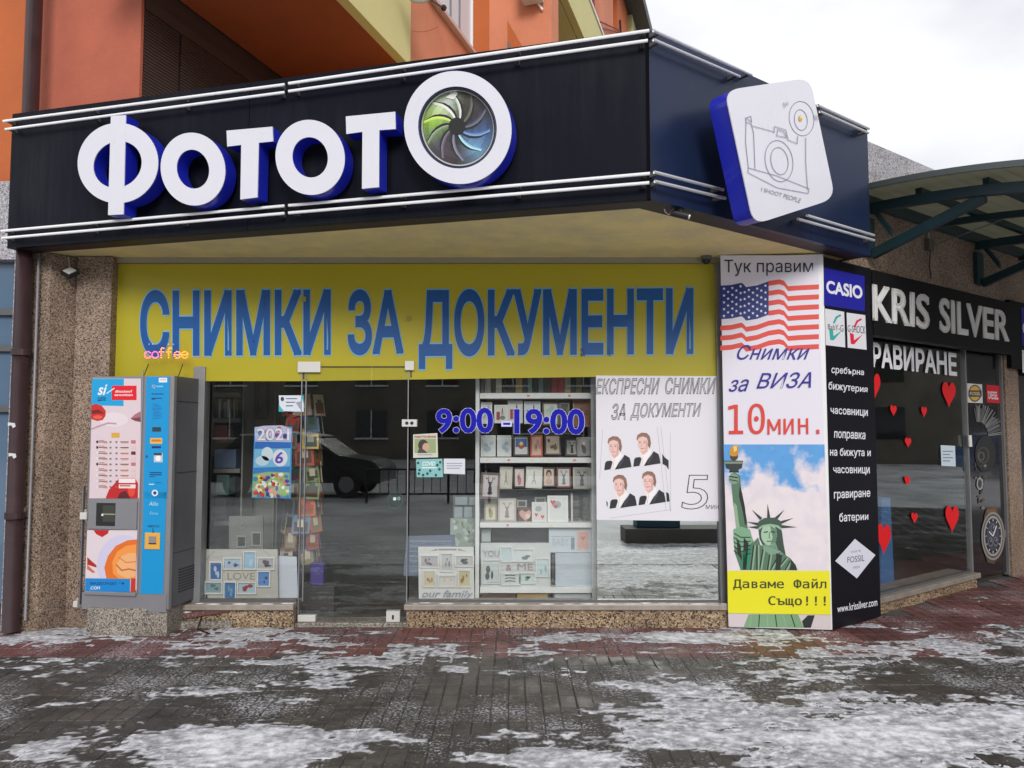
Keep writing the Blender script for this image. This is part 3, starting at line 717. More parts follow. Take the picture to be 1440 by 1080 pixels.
# junction box with cables on the wing wall
jb = PWING.at(1303, 346); jl = (jb - W0).dot(SD)
jo = wbox(MB(), jl - .05, jl + .05, jb.z - .05, jb.z + .06, 0, .05, solid('box_grey', (.10, .09, .07), .7)).build('junction_box', label='small weathered junction box on the granite above the silver shop sign', cat='junction box')
MB().tube([wing(jl, jb.z + .06, .02), wing(jl, jb.z + .26, .02)], .012, solid('conduit_pale', (.32, .30, .27), .6)).build('conduit', jo)
zz = PWING.at(1303, 392).z
MB().tube([wing(jl + .01, jb.z - .04, .03), wing(jl + .02, jb.z - .12, .02), wing(jl, jb.z - .2, .02), wing(jl + .01, zz, .03)], .006, M_DARK, 6).build('cable_drop', jo)
MB().tube([wing(jl + .03, jb.z, .05)] + [wing(jl + .03 + .5 * t, jb.z + .02 + .55 * t - .1 * t * (1 - t) * 4 * .3, .05 + 1.9 * t) for t in (.25, .5, .75, 1)], .005, M_ALUD, 6).build('overhead_wire', jo)

# ---------------- apartment block above
apt = thing('apartment_block', (-2, 5, 3.3), 'orange and pale green apartment block rising behind the black fascia', 'building')
GA = R(17.3); GD = Vector((math.sin(GA), math.cos(GA), 0)); FD = Vector((math.cos(GA), -math.sin(GA), 0))
W1 = Pl((-4.3, .02, 0), -GD); K1 = W1.at(195, 150); K1.z = 0
zor = W1.at(4, 256).z
W2 = Pl(K1, FD); zb = (W2.at(400, 110).z + W2.at(250, 0).z) / 2
def gbox(mb, o, f, g, z0, z1, mat): o = Vector((o[0], o[1], z0)); return mb.obox(o, FD * f, GD * g, (0, 0, z1 - z0), mat)
cpipe = W1.at(40, 100); lp = (K1 - Vector((cpipe.x, cpipe.y, 0))).length
gbox(MB(), K1 - FD * (lp - .0), lp, .03, zor, 10.5, solid('render_salmon_dull', (.47, .125, .072), .85, var=.25, vscale=1, bump=.3, bscale=90)).build('wall', apt)
gbox(MB(), K1 - FD * (lp + 4), 4 - .001, .35, zor, 10.5, M_ORANGE).build('wall', apt)
gbox(MB(), K1 - FD * 4 + GD * .031, 4 - .03, 9, 3.3, 10.5, M_SHUT).build('wall', apt)
# shutter panels on the flank: slats joined (under 2 px each)
Ls = (W2.at(253, 100) - K1).dot(GD); zst = W2.at(250, 45).z
for g0, g1 in ((.04, Ls - .01), (Ls + .01, 4.2)):
    mb = MB(); z = 3.3; 
    while z < zst:
        o_ = K1 + GD * g0 + FD * -.012; mb.obox((o_.x, o_.y, z), GD * (g1 - g0), FD * .010, (0, 0, .020), M_SHUT)
        mb.obox((o_.x, o_.y, z + .02), GD * (g1 - g0), FD * .002, (0, 0, .006), M_DARK); z += .027
    mb.build('shutter_slats', apt, kind='stuff')
gbox(MB(), K1 + GD * .04 - FD * .02, .035, 4.2, zst, zst + .10, M_SHUT).build('lintel', apt)
# loggia ceiling and balcony flank
Q0 = hz(480, 7, zb); Q1 = hz(560, 90, zb); W3 = Pl((Q0 + Q1) / 2, FD)
wd3 = (Vector((Q0.x, Q0.y, 0)) - K1).dot(FD); g30 = (Vector((Q0.x, Q0.y, 0)) - K1).dot(GD)
P565 = W3.at(565, 50); g31 = (Vector((P565.x, P565.y, 0)) - K1).dot(GD)
gbox(MB(), K1 + GD * (g30 - 1.6) + FD * .0, wd3 - .001, g31 - g30 + 3.2, zb, zb + .15, solid('render_orange_shaded', (.30, .068, .02), .85, var=.1, bump=.2, bscale=80)).build('balcony_floor', apt)  # shade of the underside is put into this darker orange
gbox(MB(), K1 + GD * (g30 - 1.6) + FD * wd3, .10, g31 - g30 + 1.6, zb - .002, zb + 3.2, M_YEL).build('balcony_side', apt)
W4 = Pl((P565.x, P565.y, 0), -GD); P573 = W4.at(574, 50); P573.z = 0
W5 = Pl(P573, FD); S2_ = W5.at(668, 75); S1_ = W5.at(613, 7); zsl = (S1_.z + S2_.z) / 2
g5 = (S2_ - P573).dot(GD)
gbox(MB(), P573 - FD * 3, 3 - .02, 8, 3.3, zsl - .06, M_SALMON).build('wall', apt)
gbox(MB(), P573 - FD * 3 + GD * 0, 3 - .25, 8, zsl - .05, 10.5, M_SALMON).build('wall', apt)
gbox(MB(), P573 - FD * .24, .22, .45, zsl - .05, 10.5, M_SALMON).build('wall', apt)
gbox(MB(), P573 - FD * .30 - GD * .014, .29, .012, 3.3, 10.5, M_ORANGE).build('corner_strip', apt)
ck_ = Print(W5, .003, .0004).view(480, 0, 3); ck_.stroke([(302, 133), (330, 134), (360, 132), (390, 122), (410, 112)], 2.0, (120, 70, 55)); ck_.build('wall_crack', apt)
sillo = gbox(MB(), P573 - FD * .24 + GD * .46, .29, g5 - .3, zsl - .045, zsl, solid('sill_pink', (.55, .42, .42), .6)).build('window_sill', apt)
wi = gbox(MB(), P573 - FD * .10 + GD * .46, .05, g5 - .46, zsl + .001, zsl + 2, solid('pvc_white', (.62, .66, .72), .35)).build('window', apt)
g60 = (W5.at(650, 40) - P573).dot(GD)
for gg in (.8, 1.25, g60): gbox(MB(), P573 - FD * .049 + GD * gg, .012, .035, zsl + .02, zsl + 2, solid('pvc_grey', (.20, .22, .25), .4)).build('sash_bar', wi)
P6 = P573 + GD * g5; W6 = Pl(P6, -GD); P776 = W6.at(776, 30); P776.z = 0; f6 = (P776 - P6).dot(FD)
gbox(MB(), P6 + GD * .0 + FD * .0, f6 - .001, .35, 3.3, 10.7, M_SALMON).build('wall', apt)
fo = (W6.at(690, 40) - P6).dot(FD)
gbox(MB(), P6 - GD * .012 - FD * .02, fo, .011, 3.3, 10.5, M_ORANGE).build('corner_strip', apt)
gbox(MB(), P6 - GD * .03 - FD * .05, .03, .015, 3.3, 10.5, M_WHITE).build('edge_bead', apt)
pr = Print(W6, .004); pr.view(550, 0, 3.892); pr.shape([(636, 112), (720, 258), (640, 300)], M_ORANGE); pr.shape([(636, 225), (655, 245), (650, 300), (636, 300)], (110, 105, 100)); pr.build('niche_side', apt)
# flank further back: stacked balconies
W8 = Pl(P776, FD); B1 = W8.at(797, 1); B2 = W8.at(844, 46)
ga = (B1 - P776).dot(GD) - .25; gb = (W8.at(850, 50) - P776).dot(GD)
gbox(MB(), P776 - FD * 3 + GD * 1.2, 3 - .9, 14, 3.3, B1.z - .002, M_YEL).build('wall', apt)
gbox(MB(), P776 - FD * .9 + GD * ga, .9 - .09, 4.5, B1.z, B1.z + .12, M_YEL).build('balcony_floor', apt)
gbox(MB(), P776 - FD * .08 + GD * ga, .10, gb - ga + .6, B1.z, B2.z, M_YEL).build('balcony_parapet', apt)
gbox(MB(), P776 - FD * .10 + GD * ga, .14, gb - ga + .6, B2.z, B2.z + .05, M_WHITE).build('parapet_cap', apt)
gbox(MB(), P776 - FD * 3 + GD * 1.0, 3 - .02, .1, 4.5, W8.at(790, 33).z, M_MAROON).build('partition_wall', apt)
gm = (W8.at(826, 20) - P776).dot(GD)
gbox(MB(), P776 - FD * 1.0 + GD * (gb - .5), 1.0 - .09, .12, B2.z + .051, 10.6, M_MAROON).build('partition_wall', apt)
gbox(MB(), P776 - FD * 3 + GD * (gb - .3), 3 - .05, 1.5, 3.3, 10.6, M_SALMON).build('wall', apt)
gbox(MB(), P776 - FD * 3 + GD * (gb + 1.5), 3 - .02, 1.3, 3.3, 10.6, M_ORANGE).build('wall', apt)
gbox(MB(), P776 - FD * 3 + GD * (gb + 2.9), 3 + .06, 9, 3.3, 10.6, M_YEL).build('wall', apt)
E1 = W8.at(880, 5)
ge = 0
gbox(MB(), P776 - FD * 4 + GD * .5, 4.35, 18, E1.z, E1.z + .22, solid('eave_dark', (.05, .045, .045), .6)).build('eaves', apt)
gbox(MB(), P776 - FD * 4 - GD * 6, 3.6, 6.4, 10.7, 10.9, MC['eave_dark']).build('eaves', apt)
ral = MB()
for k in range(2): ral.tube([W8.at(843, 30 + 9 * k), W8.at(872, 43 + 3 * k)], .012, M_MAROON, 6)
ral.tube([W8.at(872, 28), W8.at(873, 46)], .018, M_DARK, 6); ral.build('railing', apt)
# small fittings on the block
p = W6.at(752, 3); d6 = gbox(MB(), p - FD * .13 - GD * .25, .26, .22, p.z - .05, p.z + .4, solid('aircon_white', (.5, .5, .5), .5)).build('air_conditioner', label='white air conditioning unit high on the salmon wall', cat='air conditioner', bevel=.01)
q_ = W6.at(762, 12); MB().tube([W6.at(757, 5, .03), W6.at(763, 14, .03)], .015, M_WHITE, 8).build('drain_hose', d6)
p = W5.at(590, 1, .3); ds = MB()
ds.ball(p + UP * .14, .17, solid('dish_grey', (.40, .42, .40), .5), 16, (1, .3, 1)); dso = ds.build('satellite_dish', label='grey satellite dish at the top edge beside the white window', cat='satellite dish', smooth=True)
MB().tube([p + Vector((.12, 0, 0)), W5.at(622, 10, .14)], .01, M_DARK, 6).ball(W5.at(624, 11, .14), .035, M_DARK, 8).build('dish_arm', dso)

# ---------------- across the street (seen mirrored in the glass)
op = thing('opposite_building', (0, -36, 0), 'dark apartment house across the street, seen mirrored in the shop glass', 'building')
MOB = solid('opposite_render', (.19, .17, .14), .85, var=.45, vscale=.6); MOG = solid('opposite_glass', (.03, .035, .04), .1)
MB().box(-34, 14, -46, -36, 0, 10.5, MOB).build('wall', op)
wme = None
for r_ in range(3):
    for c_ in range(11):
        x = -32 + c_ * 3.9; z = 1.2 + r_ * 2.9
        wn = MB().box(x, x + 1.7, -36.0, -35.96, z, z + 1.5, MOG).build('window', op)
        fr_ = MB().box(x - .08, x + 1.78, -35.96, -35.90, z - .1, z, M_WHITE).box(x + .82, x + .88, -35.96, -35.92, z, z + 1.5, M_WHITE).build('window_frame', op)
op2 = thing('opposite_building', (32, 10, 0), 'grey office house across the street to the right, seen mirrored in the wing window', 'building')
MB().box(36, 48, -14, 44, 0, 14, MOB).build('wall', op2)
for r_ in range(4):
    for c_ in range(10): MB().box(35.96, 36, -10 + c_ * 4.9, -7.8 + c_ * 4.9, 1.2 + r_ * 2.7, 2.7 + r_ * 2.7, MOG).build('window', op2)
MB().poly([(14, -4.75, -.004), (60, -4.75, -.004), (60, 30, -.004), (14, 30, -.004)], M_SNOWG).poly([(9, -4.75, -.003), (14, -4.75, -.003), (14, 4, -.003), (9, 4, -.003)], M_SNOWG).build('snowy_square', kind='structure', label='open square to the right covered in trodden snow')
def car(x, y, ang, body, label):
    c = thing('parked_car', (x, y, 0), label, 'car', 'cars parked across the street')
    prof = [(-2.15, .35), (-2.2, .75), (-2.05, .95), (-1.75, 1.05), (-1.35, 1.42), (-.2, 1.50), (.55, 1.40), (1.15, 1.0), (1.95, .88), (2.15, .7), (2.15, .35)]
    ca, sa = math.cos(ang), math.sin(ang)
    def T(a, b, z): return (x + a * ca - b * sa, y + a * sa + b * ca, z)
    V = Vector(T(0, 1, 0)) - Vector(T(0, 0, 0))
    MB().prism([T(a, -.85, z) for a, z in prof], V * 1.7, body).build('body', c, bevel=.05)
    g = solid('car_glass', (.02, .022, .025), .05)
    for sgn in (-.86, .86):
        gl = [(-1.5, 1.05), (-1.2, 1.36), (-.3, 1.40), (-.3, 1.03)]; g2 = [(-.22, 1.03), (-.22, 1.40), (.45, 1.33), (.95, 1.02)]
        for q in (gl, g2): MB().prism([T(a, sgn, z) for a, z in q], V * (.01 if sgn > 0 else -.01), g).build('window', c)
        for wx in (-1.35, 1.35):
            wo_ = MB().tube([T(wx, sgn - .1 * (1 if sgn > 0 else -1), .32), T(wx, sgn + .02 * (1 if sgn > 0 else -1), .32)], .32, M_DARK, 18).build('wheel', c)
            MB().tube([T(wx, sgn, .32), T(wx, sgn + .03 * (1 if sgn > 0 else -1), .32)], .19, M_ALU, 14).build('rim', wo_)
    MB().prism([T(-1.3, -.8, 1.46), T(-.2, -.8, 1.53), T(.5, -.8, 1.44), T(.5, -.8, 1.47), T(-.2, -.8, 1.57), T(-1.3, -.8, 1.5)], V * 1.6, M_SNOWH).build('roof_snow', c)
car(-5.2, -12.8, R(4), solid('car_black', (.022, .022, .025), .25, coat=.5), 'dark hatchback with snow on its roof, mirrored in the glass door')
car(1.5, -15.5, R(2), solid('car_grey', (.10, .10, .11), .25, coat=.5), 'grey hatchback parked across the street behind the viewer')
car(25.5, 8.6, R(75), solid('car_blue', (.02, .06, .16), .25, coat=.5), 'blue hatchback with snow on its roof, mirrored in the silver shop window')
MB().box(1.6, 3.4, -5.0, -4.5, 0, .21, solid('kerb_concrete', (.12, .11, .10), .8, var=.3)).build('concrete_bench', label='low concrete bench block on the pavement, mirrored in the right pane', cat='bench', bevel=.01)
MB().box(1.78, 2.4, -4.95, -4.6, .212, .34, solid('crate_blue', (.02, .07, .12), .5)).build('blue_crate', label='dark blue crate standing on the low concrete bench', cat='crate', bevel=.01)
rl = thing('street_railing', (-1.6, -10.6, 0), 'black tube railing along the street, mirrored right of the door', 'railing')
for x in (-3.2, -2.3, -1.4, -.5): MB().tube([(x, -10.6, 0), (x, -10.6, .75)], .03, M_DARK, 8).build('post', rl)
for z in (.2, .74): MB().tube([(-3.2, -10.6, z), (-.5, -10.6, z)], .02, M_DARK, 8).build('rail', rl)
for k in range(14): MB().tube([(-3.1 + k * .19, -10.6, .2), (-3.1 + k * .19, -10.6, .74)], .009, M_DARK, 6).build('bar', rl)
MK = solid('bark_dark', (.03, .026, .022), .9)
for k, (x, y) in enumerate(((-9, -16), (-1.0, -17), (6.5, -18), (20, -3))):
    t = thing('bare_tree', (x, y, 0), ['bare winter tree furthest left across the street', 'bare winter tree behind the parked cars', 'bare winter tree across the street right of the cars', 'bare winter tree near the grey office house'][k], 'tree', 'bare trees across the street')
    rr = random.Random(k)
    MB().tube([(x, y, 0), (x + .1, y, 2), (x + .15, y, 3.2)], [.17, .13, .1], MK, 8).build('trunk', t)
    cr_ = MB()
    def br(p, d, l, r, lv):
        e = p + d * l; cr_.tube([p, e], [r, r * .6], MK, 5)
        if lv:
            for _ in range(3):
                dd = (d + Vector((rr.gauss(0, .5), rr.gauss(0, .5), rr.gauss(.1, .35)))).normalized(); br(p.lerp(e, rr.uniform(.5, 1)), dd, l * .72, r * .55, lv - 1)
    for _ in range(4): br(Vector((x + .15, y, 3.1)), Vector((rr.gauss(0, .5), rr.gauss(0, .5), 1)).normalized(), 1.7, .07, 4)
    cr_.build('crown', t)
# ================================================================== fascia sign
fs = thing('fascia_sign', tuple(FC), 'long black fascia with raised white letters with blue sides and pairs of white tubes', 'sign')
HT = Z_FT - Z_SOF; wf = (FC - FL).length; ws = (SE - FC).length
zb0 = Z_SOF - .012
def fbox(o, d, n, a0, a1, z0, z1, m0, m1, mat): return MB().obox(o + d * a0 + n * m0 + UP * (z0 - o.z), d * (a1 - a0), n * (m1 - m0), (0, 0, z1 - z0), mat)
# front composite sheets, visible seam between them
for a0, a1 in ((0, wf * .43), (wf * .43 + .004, wf)):
    fbox(FL, FDIR, FN, a0, a1, zb0, Z_FT, 0, -.04, M_BLACK).build('front_panel', fs)
fbox(FC, SD, SN, .0, ws, zb0, Z_FT, 0, -.04, M_BLACK_SKY).build('side_panel', fs)
MB().obox(FC + UP * (zb0 - FC.z - .002) + FN * .004, FDIR * -.022, FN * -.02, (0, 0, HT + .02), solid('joint_black', (.003, .003, .004), .7, spec=.05)).build('corner_joint', fs)
bt_ = MB(); i0 = FL - FN * .041; i1 = FC - (FN + SN).normalized() * .046; i2 = SE - SN * .041
j0 = FL - FN * .20 - FDIR * .0; j1 = FC - (FN + SN).normalized() * .215; j2 = SE - SN * .20
for a_, b2, c2, d2 in ((i0, i1, j1, j0), (i1, i2, j2, j1)):
    pp = [Vector((q.x, q.y, Z_SOF - .010)) for q in (a_, b2, c2, d2)]; bt_.prism(pp, (0, 0, .008), solid('return_brown', (.028, .016, .013), .5))
bt_.build('bottom_return', fs)
MB().obox(FL + UP * HT - FN * .041, FDIR * wf, -FN * .25, (0, 0, -.01), M_DARK).build('top_return', fs)
MB().obox(FC + UP * HT - SN * .041 + SD * .03, SD * (ws - .03), -SN * .25, (0, 0, -.01), M_DARK).build('top_return', fs)
MB().obox(SE - SD * .01 + UP * (zb0 - SE.z), SD * .008, -SN * .6, (0, 0, Z_FT - zb0), M_DARK).build('end_panel', fs)
MB().obox(FL + FDIR * .0 + UP * (zb0 - FL.z), FDIR * .008, -FN * .35, (0, 0, Z_FT - zb0), M_DARK).build('end_panel', fs)
# pairs of white tubes on clips
PT = PFAS.shift(.065); PS2 = PSIDE.shift(.065)
def tube_run(pl, pts):
    nb_ = len(pts)
    o = MB().tube([pl.at(*p) for p in pts], .0105, M_TUBE, 10).build('light_tube', fs, smooth=True)
    a_, b2 = pl.at(*pts[0]), pl.at(*pts[-1]); L = (b2 - a_).length; n = max(2, int(L / .8) + 1)
    for k in range(n):
        t = .04 / L + (1 - .08 / L) * k / (n - 1); c = a_.lerp(b2, t); d = (b2 - a_).normalized()
        MB().obox(c - d * .012 - pl.n * .065 - UP * .012, d * .024, pl.n * .060, (0, 0, .024), M_ALUD).build('tube_clip', o)
for (u0, v0, u1, v1, ua, va, ub, vb) in ((5, 170.5, 400, 119, 406, 117.5, 913, 43), (8, 182, 400, 130, 406, 128.5, 911, 57), (2, 325, 400, 289.5, 406, 289, 914, 244), (3, 335, 400, 300, 406, 299.5, 913, 257)):
    tube_run(PT, [(u0, v0), (u1, v1)]); tube_run(PT, [(ua, va), (ub, vb)])
for a_, b2 in (((919, 43), (1057, 106)), ((919, 56), (1040, 108)), ((1150, 148), (1222, 181)), ((1153, 157), (1221, 187)), ((920, 242), (1017, 267)), ((921, 255), (1020, 279)), ((1135, 303), (1229, 331)), ((1122, 308), (1229, 338))):
    tube_run(PS2, [a_, b2])

# raised letters: body (blue return) with a white face let in
LF, LB = .165, .042
def letter(outline_list, hole=None, pl=PFAS, face=LF, back=LB, name='letter', white=M_WHITEA):
    """outline_list: simple polygons in photo px (union), hole: polygon matching outline 0 point for point"""
    body = MB(); fc = MB()
    for i, poly in enumerate(outline_list):
        P0 = [pl.at(u, v, face) for u, v in poly]; n = len(P0); vec = -pl.n * (face - back)
        h = hole if (hole and i == 0) else None
        if h:
            H0 = [pl.at(u, v, face) for u, v in h]
            for rr_, flip in ((P0, 0), (H0, 1)):
                body.add([p for p in rr_] + [p + vec for p in rr_], [(k, (k + 1) % n, n + (k + 1) % n, n + k) for k in range(n)], M_BLUEA)
            body.add([p + vec for p in P0 + H0], [(k, (k + 1) % n, n + (k + 1) % n, n + k) for k in range(n)], M_BLUEA)
            fc.add([p + pl.n * .004 for p in P0 + H0] + [p - pl.n * .006 for p in P0 + H0], [(k, (k + 1) % n, n + (k + 1) % n, n + k) for k in range(n)] +
                   [(k, (k + 1) % n, 2 * n + (k + 1) % n, 2 * n + k) for k in range(n)] + [(n + k, n + (k + 1) % n, 3 * n + (k + 1) % n, 3 * n + k) for k in range(n)], white)
        else:
            e = .0016 * i
            body.prism([p - pl.n * e for p in P0], vec, M_BLUEA, caps=(0, 1))
            fc.prism([p + pl.n * (.004 + e) for p in P0], -pl.n * .01, white)
    b = body.build(name, fs); fc.build('letter_face', b)
    for q in range(1): pass
    return b
def ring(cu, cv, ru, rv, iu, iv, icu=None, icv=None, n=56, rot=0):
    c_, s_ = math.cos(R(rot)), math.sin(R(rot)); A = []; B = []
    for k in range(n):
        t = 2 * math.pi * k / n
        x, y = ru * math.cos(t), rv * math.sin(t); A.append((cu + x * c_ - y * s_, cv + x * s_ + y * c_))
        x, y = iu * math.cos(t), iv * math.sin(t); B.append(((icu or cu) + x * c_ - y * s_, (icv or cv) + x * s_ + y * c_))
    return A, B
z1_ = lambda pts: [(x / 3, y / 3) for x, y in pts]
z2_ = lambda pts: [(480 + x / 3, y / 3) for x, y in pts]
A, B = ring(166.3, 229.5, 56.8, 56.3, 35, 31.8, 165.8, 231.5, rot=-35)
letter([A, z1_([(470, 490), (533, 487), (523, 905), (458, 908)])], B)
A, B = ring(271.8, 238, 45.2, 51.5, 22.6, 27.6, rot=-12); letter([A], B)
letter([z1_([(957, 552), (1150, 535), (1153, 597), (1093, 603), (1087, 833), (1015, 842), (1019, 612), (960, 619)])])
A, B = ring(436.5, 221.5, 48.5, 53, 24.8, 28.5, rot=-12); letter([A], B)
letter([z2_([(20, 492), (228, 472), (230, 545), (161, 550), (160, 790), (88, 797), (90, 557), (22, 566)])])
A, B = ring(644, 179.5, 75, 80, 55, 58, 643.5, 179.5, n=72, rot=-20); big = letter([A], B)
# camera lens in the big letter: rims, domed glass and the iris blades
PL3 = PFAS
rim = MB(); n = 60
def circ(cu, cv, ru, rv, off, rot=-20):
    c_, s_ = math.cos(R(rot)), math.sin(R(rot)); return [PL3.at(cu + ru * math.cos(t) * c_ - rv * math.sin(t) * s_, cv + ru * math.cos(t) * s_ + rv * math.sin(t) * c_, off) for t in [2 * math.pi * k / n for k in range(n)]]
def band(mb, a_, b2, mat): k = len(a_); mb.add(a_ + b2, [(i, (i + 1) % k, k + (i + 1) % k, k + i) for i in range(k)], mat)
c0 = circ(643.5, 179.5, 55.2, 58.2, .150); c1 = circ(643.5, 179.8, 53, 56, .157); c2_ = circ(643.8, 180, 50.8, 53.8, .145); c3 = circ(644, 180, 49, 52, .12)
band(rim, c0, c1, solid('lens_chrome', (.35, .36, .40), .2, metal=.8)); band(rim, c1, c2_, solid('lens_black', (.015, .015, .02), .25)); band(rim, c2_, c3, M_STEEL)
rim.build('lens_rim', big, smooth=True)
lp = Print(PL3, .112, .0007)
C0 = (642.5, 177.5); NB = 10
def tone(a):
    # printed colours round the iris: white-green upper left, green left, grey-brown bottom, blue right, black top right
    keys = [(0, (70, 95, 140)), (45, (120, 165, 200)), (90, (70, 60, 62)), (135, (80, 75, 90)), (165, (120, 150, 90)), (185, (150, 195, 70)), (220, (205, 225, 175)), (250, (190, 205, 190)), (280, (70, 72, 55)), (320, (60, 55, 58)), (360, (70, 95, 140))]
    a %= 360
    for (a0, c0_), (a1, c1_) in zip(keys[:-1], keys[1:]):
        if a0 <= a <= a1:
            t = (a - a0) / (a1 - a0); return tuple(c0_[i] * (1 - t) + c1_[i] * t for i in range(3))
for ring_i in range(5):
    r0 = 50 - ring_i * 9; r1 = r0 - 9.3
    for k in range(60):
        t0, t1 = 6 * k, 6 * k + 6.2; c = tone(t0); sh = 1.0 - .13 * abs(ring_i - 1.2)
        c = tuple(int(min(255, max(8, x * sh)) / 6) * 6 for x in c)
        pts = [(C0[0] + 1.2 + rr_ * math.cos(R(t)), C0[1] + 2 + rr_ * 1.06 * math.sin(R(t))) for rr_, t in ((r0, t0), (r0, t1), (r1, t1), (r1, t0))]
        lp.shape(pts, ink(c, .25), 1)
for k in range(NB):
    a0 = 36 * k + 10
    def sp(off, rr_): return (C0[0] + rr_ * math.cos(R(a0 + off)), C0[1] + rr_ * 1.05 * math.sin(R(a0 + off)))
    # curved blade edge as a tapering dark sliver with a light edge beside it
    L1_ = [sp(0 - 1.15 * (rr_ - 11) * .9, rr_) for rr_ in (11, 16, 22, 29, 36, 47)]
    L2_ = [sp(13 - 1.15 * (rr_ - 11) * .9 - (rr_ - 11) * .34, rr_) for rr_ in (47, 36, 29, 22, 16, 11)]
    lp.shape(L1_ + L2_, (26, 24, 26), 2 + k % 2)
    c = tone(a0 - 40)
    for w3, kk in ((13, .10), (8, .2), (4, .3)):
        L3_ = [sp(-w3 * (.35 + .65 * (47 - rr_) / 36) - 1.15 * (rr_ - 11) * .9, rr_) for rr_ in (47, 36, 29, 22, 16, 11)]
        lp.shape(L1_ + L3_, tuple(int(min(235, x * (1 + kk) + 110 * kk) / 4) * 4 for x in c), 1.2 + (14 - w3) * .05)
lp.ell(C0[0], C0[1], 12, 12.5, (16, 14, 15), 6, n=10)
lp.shape([(626, 137), (640, 128), (644, 131), (638, 140)], (230, 230, 225), 7)
lp.build('iris_print', big)

# tilted white light box on the side fascia
cb = thing('camera_light_box', tuple(PSIDE.at(1100, 220)), 'tilted white rounded light box with a line drawing of a camera and blue sides', 'sign')
PC = PSIDE.shift(.33)
def rounded(corners, r=.16, n=6):
    out = []; m = len(corners)
    for i, c in enumerate(corners):
        p, q = corners[i - 1], corners[(i + 1) % m]
        lp_, lq = math.dist(c, p), math.dist(c, q); rr_ = r * min(lp_, lq)
        a_ = (c[0] + (p[0] - c[0]) * rr_ / lp_, c[1] + (p[1] - c[1]) * rr_ / lp_); b2 = (c[0] + (q[0] - c[0]) * rr_ / lq, c[1] + (q[1] - c[1]) * rr_ / lq)
        for k in range(n + 1):
            t = k / n; out.append(((1 - t) ** 2 * a_[0] + 2 * t * (1 - t) * c[0] + t * t * b2[0], (1 - t) ** 2 * a_[1] + 2 * t * (1 - t) * c[1] + t * t * b2[1]))
    return out
cor = [(1019.5, 127), (1139, 109), (1174.5, 279), (1060, 316)]
rc = rounded(cor, .17)
Pf = [PC.at(u, v) for u, v in rc]
MB().prism(Pf, -PC.n * .14, M_BLUEA).build('casing', cb)
MB().prism([PC.at(u, v, .007) for u, v in rounded(cor, .17)], -PC.n * .0065, M_WHITEA).build('face', cb)
for a_ in (.3, .7):
    c = PSIDE.at(1060 + 70 * a_, 200); MB().obox(c, SD * .04, SN * .188, (0, 0, .04), M_ALUD).build('mounting_arm', cb)
dr = Print(PC, .009, .0004).view(960, 0, 3)
G_ = (128, 128, 140); wl = 2.3
dr.arc(502, 500, 52, 73, wl, G_, rot=-8); dr.arc(499, 506, 27, 44, wl, G_, rot=-8)
dr.ell(497, 500, 8, 13, (205, 160, 60)); dr.ell(500, 494, 4, 6, (240, 215, 140))
dr.arc(407, 679, 58, 88, wl, G_, rot=-10); dr.arc(409, 679, 36, 58, wl, G_, rot=-10)
for s_ in ([(268, 516), (266, 600), (278, 708), (276, 728), (400, 792), (530, 816), (534, 796), (400, 742), (278, 708)], [(268, 516), (290, 522), (300, 560), (306, 712)],
           [(268, 516), (266, 497), (288, 490), (292, 515), (268, 498)], [(292, 530), (388, 556)], [(386, 560), (388, 533), (436, 548), (446, 590), (484, 606), (486, 574)],
           [(398, 572), (402, 546), (428, 556), (438, 580), (398, 572)], [(520, 580), (520, 680), (528, 800)], [(446, 590), (438, 556)],
           [(426, 432), (431, 454)], [(434, 432), (440, 446)], [(442, 430), (446, 440)], [(556, 486), (560, 500)], [(562, 486), (566, 506)], [(568, 488), (572, 504)]):
    dr.stroke(s_, wl, G_)
dr.build('camera_drawing', cb)
tx = Print(PC, .010, .0004).view(960, 0, 3); tx.text('I SHOOT PEOPLE', ((334, 790), (502, 838), (494, 856), (332, 806)), (135, 138, 148)); tx.build('lettering', cb)

# ================================================================== yellow banner
bn = thing('window_banner', tuple(FRONT.at(590, 533)), 'yellow window banner with large blue Cyrillic lettering across the shop front', 'banner')
M_BY = solid('banner_yellow', (.43, .37, .018), .35, var=.06, vscale=.8, coat=.2)
bz0 = FRONT.at(290, 536).z; bz1 = FRONT.at(836, 530).z
q = [(XL, bz0), (U(422), bz0 + .0), (U(838), bz1), (U(1008), bz1), (U(1008), 3.012), (XL, 3.012)]
MB().prism([(x, -.006, z) for x, z in q[:3]] + [(U(1008), -.006, bz1), (U(1008), -.006, 3.012), (XL, -.006, 3.012)], (0, .004, 0), M_BY).build('film', bn)
bp_ = Print(FRONT, .007, .0005)
MBL = ink((8, 82, 152), .4); MBO = ink((120, 175, 205), .4)
for word, qd in (('СНИМКИ', ((197, 408), (465, 406), (465, 500), (197, 502))), ('ЗА', ((489, 407), (567, 407), (567, 498), (489, 500))), ('ДОКУМЕНТИ', ((589, 407), (975, 404), (975, 516), (589, 519)))):
    bp_.text(word, qd, MBL, off=.030, outline=.018, omat=MBO, lay=4, parts=('letter', bn))
sm = Print(FRONT, .009, .0004)
for u0, v0, u1, v1 in ((425, 515, 580, 517), (426, 515, 428, 533), (577, 515, 579, 531)): sm.rect(u0, v0, u1, v1, (70, 62, 15), 0)
sm.build('door_seam', bn)

